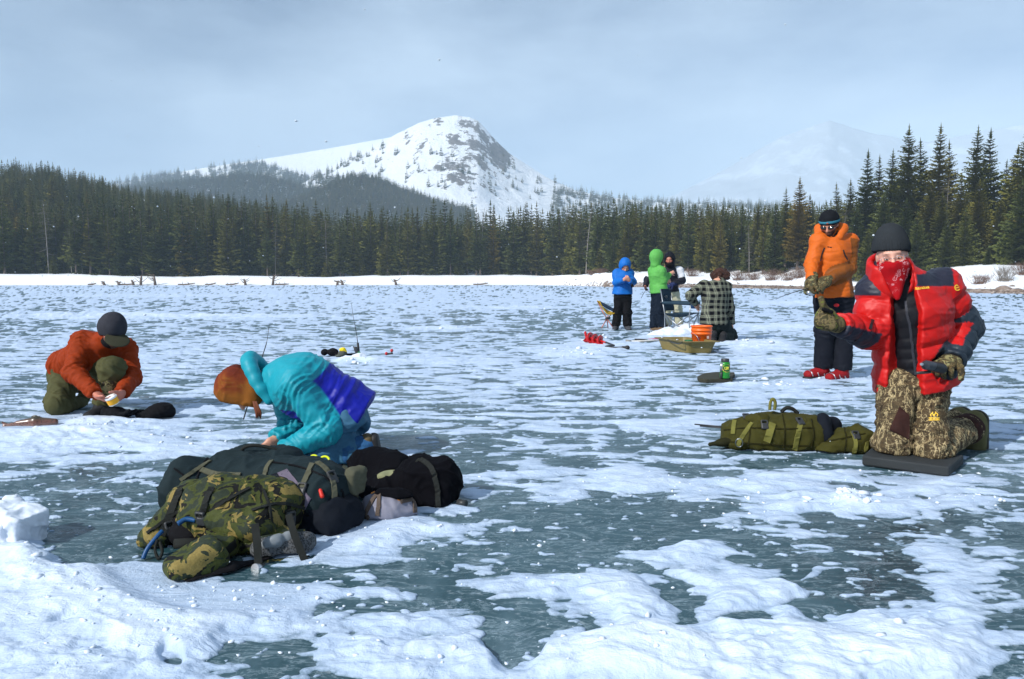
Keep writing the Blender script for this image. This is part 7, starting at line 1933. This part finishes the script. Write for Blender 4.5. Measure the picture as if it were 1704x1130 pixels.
# leafless willows on the right bank
M_TWIG = simple('willow_twigs', (.17, .10, .07), .85, vary=.35); M_TWIGG = simple('grey_twigs', (.22, .19, .16), .85, vary=.3)
def shrub(u, ds, h, w, label, mat):
    r = (u - 852) / FPX; d = float(shore_d(r)) + ds; x = r * d
    z = float(land_z(np.array([x]), np.array([d]))[0]) - .05
    rg2 = np.random.default_rng(int(u * 7)); Vs = []; Fs = []
    for k in range(150):
        a = rg2.uniform(0, 6.28); t_ = rg2.uniform(0, 1) ** .6; L = h * rg2.uniform(.5, 1.05)
        b = np.array((rg2.normal(0, .16 * w), rg2.normal(0, .16 * w), 0)); e_ = b + np.array((math.cos(a) * t_ * w * .5, math.sin(a) * t_ * w * .5, L))
        m = (b + e_) / 2 + rg2.normal(0, .05 * h, 3)
        for (p, q, th) in ((b, m, .018), (m, e_, .010), (m, m + (e_ - m) * .8 + rg2.normal(0, .14 * h, 3), .008), (e_ * .7 + b * .3, e_ + rg2.normal(0, .15 * h, 3), .007)):
            s_ = np.cross(q - p, (0, 1, .2)); s_ = s_ / (np.linalg.norm(s_) + 1e-6) * th; s2 = np.array((0, th, 0)); i = len(Vs)
            Vs += [p - s_, p + s_, p + s2, q]; Fs += [(i, i + 1, i + 3), (i + 1, i + 2, i + 3), (i + 2, i, i + 3)]
    me = np_mesh('twigs', np.array(Vs), np.array(Fs), False)
    root = thing('willow_shrub', label, 'shrub', (x, d, z), 'leafless shrubs on the right bank')
    mesh_obj('twigs', me, mat, root)
for (u, ds, h, w, lb, m) in [(1150, 7, 1.2, 2.6, 'brown leafless shrub right of the black and white jacket', M_TWIG), (1228, 7, 1.5, 3.0, 'brown shrub right of the fur hat', M_TWIG), (1252, 8, 1.1, 2.2, 'low brown shrub between the fur hat and the orange jacket', M_TWIG), (1282, 8, 1.6, 2.6, 'tall brown shrub left of the orange jacket', M_TWIG), (1312, 8, 1.3, 2.4, 'brown shrub just left of the orange sleeve', M_TWIG), (1330, 9, 1.5, 2.0, 'shrub touching the orange sleeve', M_TWIG),
                             (1436, 8, 1.6, 2.2, 'grey shrub between the orange and red jackets', M_TWIGG), (1630, 7, 1.0, 1.8, 'low brown shrub right of the red sleeve', M_TWIG), (1668, 8, 1.5, 1.9, 'grey leafless shrub near the right edge', M_TWIGG), (1700, 10, 1.2, 1.8, 'brown shrub at the right edge of the bank', M_TWIG), (1000, 7, .9, 2.4, 'low shrub on the bank left of the blue hood', M_TWIG), (985, 6, 1.0, 2.0, 'small shrub on the bank behind the snow dip', M_TWIG)]:
    shrub(u, ds, h, w, lb, m)

# snowflakes blowing through the air
rgn = np.random.default_rng(21); cs = []
for k in range(420):
    y = 2.2 + rgn.random() ** 1.3 * 26; x = rgn.uniform(-.8, .8) * y; z = rgn.uniform(.15, 1.05 + .42 * y)
    cs.append((x, y, z))
o = lumps('snowflakes', np.array(cs), rgn.uniform(.0018, .0045, len(cs)) * (1 + np.array(cs)[:, 1] * .06), M_CRUMB, .8, .3, 2); tag(o, 'small snowflakes blowing through the air', 'snowflakes', kind='stuff')
# ================================================================== haze in the mountain air
def haze_box(x0, x1, y0, y1, z0, z1, dens):
    V = np.array([(x0, y0, z0), (x1, y0, z0), (x1, y1, z0), (x0, y1, z0), (x0, y0, z1), (x1, y0, z1), (x1, y1, z1), (x0, y1, z1)])
    F = np.array([(0, 3, 2, 1), (4, 5, 6, 7), (0, 1, 5, 4), (1, 2, 6, 5), (2, 3, 7, 6), (3, 0, 4, 7)])
    me = np_mesh('haze', V, F, False)
    m = bpy.data.materials.new('haze_air'); m.use_nodes = True
    n = m.node_tree.nodes; n.clear()
    out = n.new('ShaderNodeOutputMaterial'); pv = n.new('ShaderNodeVolumePrincipled')
    pv.inputs['Color'].default_value = (0.68, 0.85, 1.0, 1)
    pv.inputs['Density'].default_value = dens
    pv.inputs['Anisotropy'].default_value = -0.3
    m.node_tree.links.new(pv.outputs[0], out.inputs['Volume'])
    o = mesh_obj('haze', me, m)
    tag(o, 'pale blowing snow haze over the lake and mountains', 'haze', kind='stuff')
haze_box(-2900, 2900, -120, 3300, -90, 600, 0.00036)
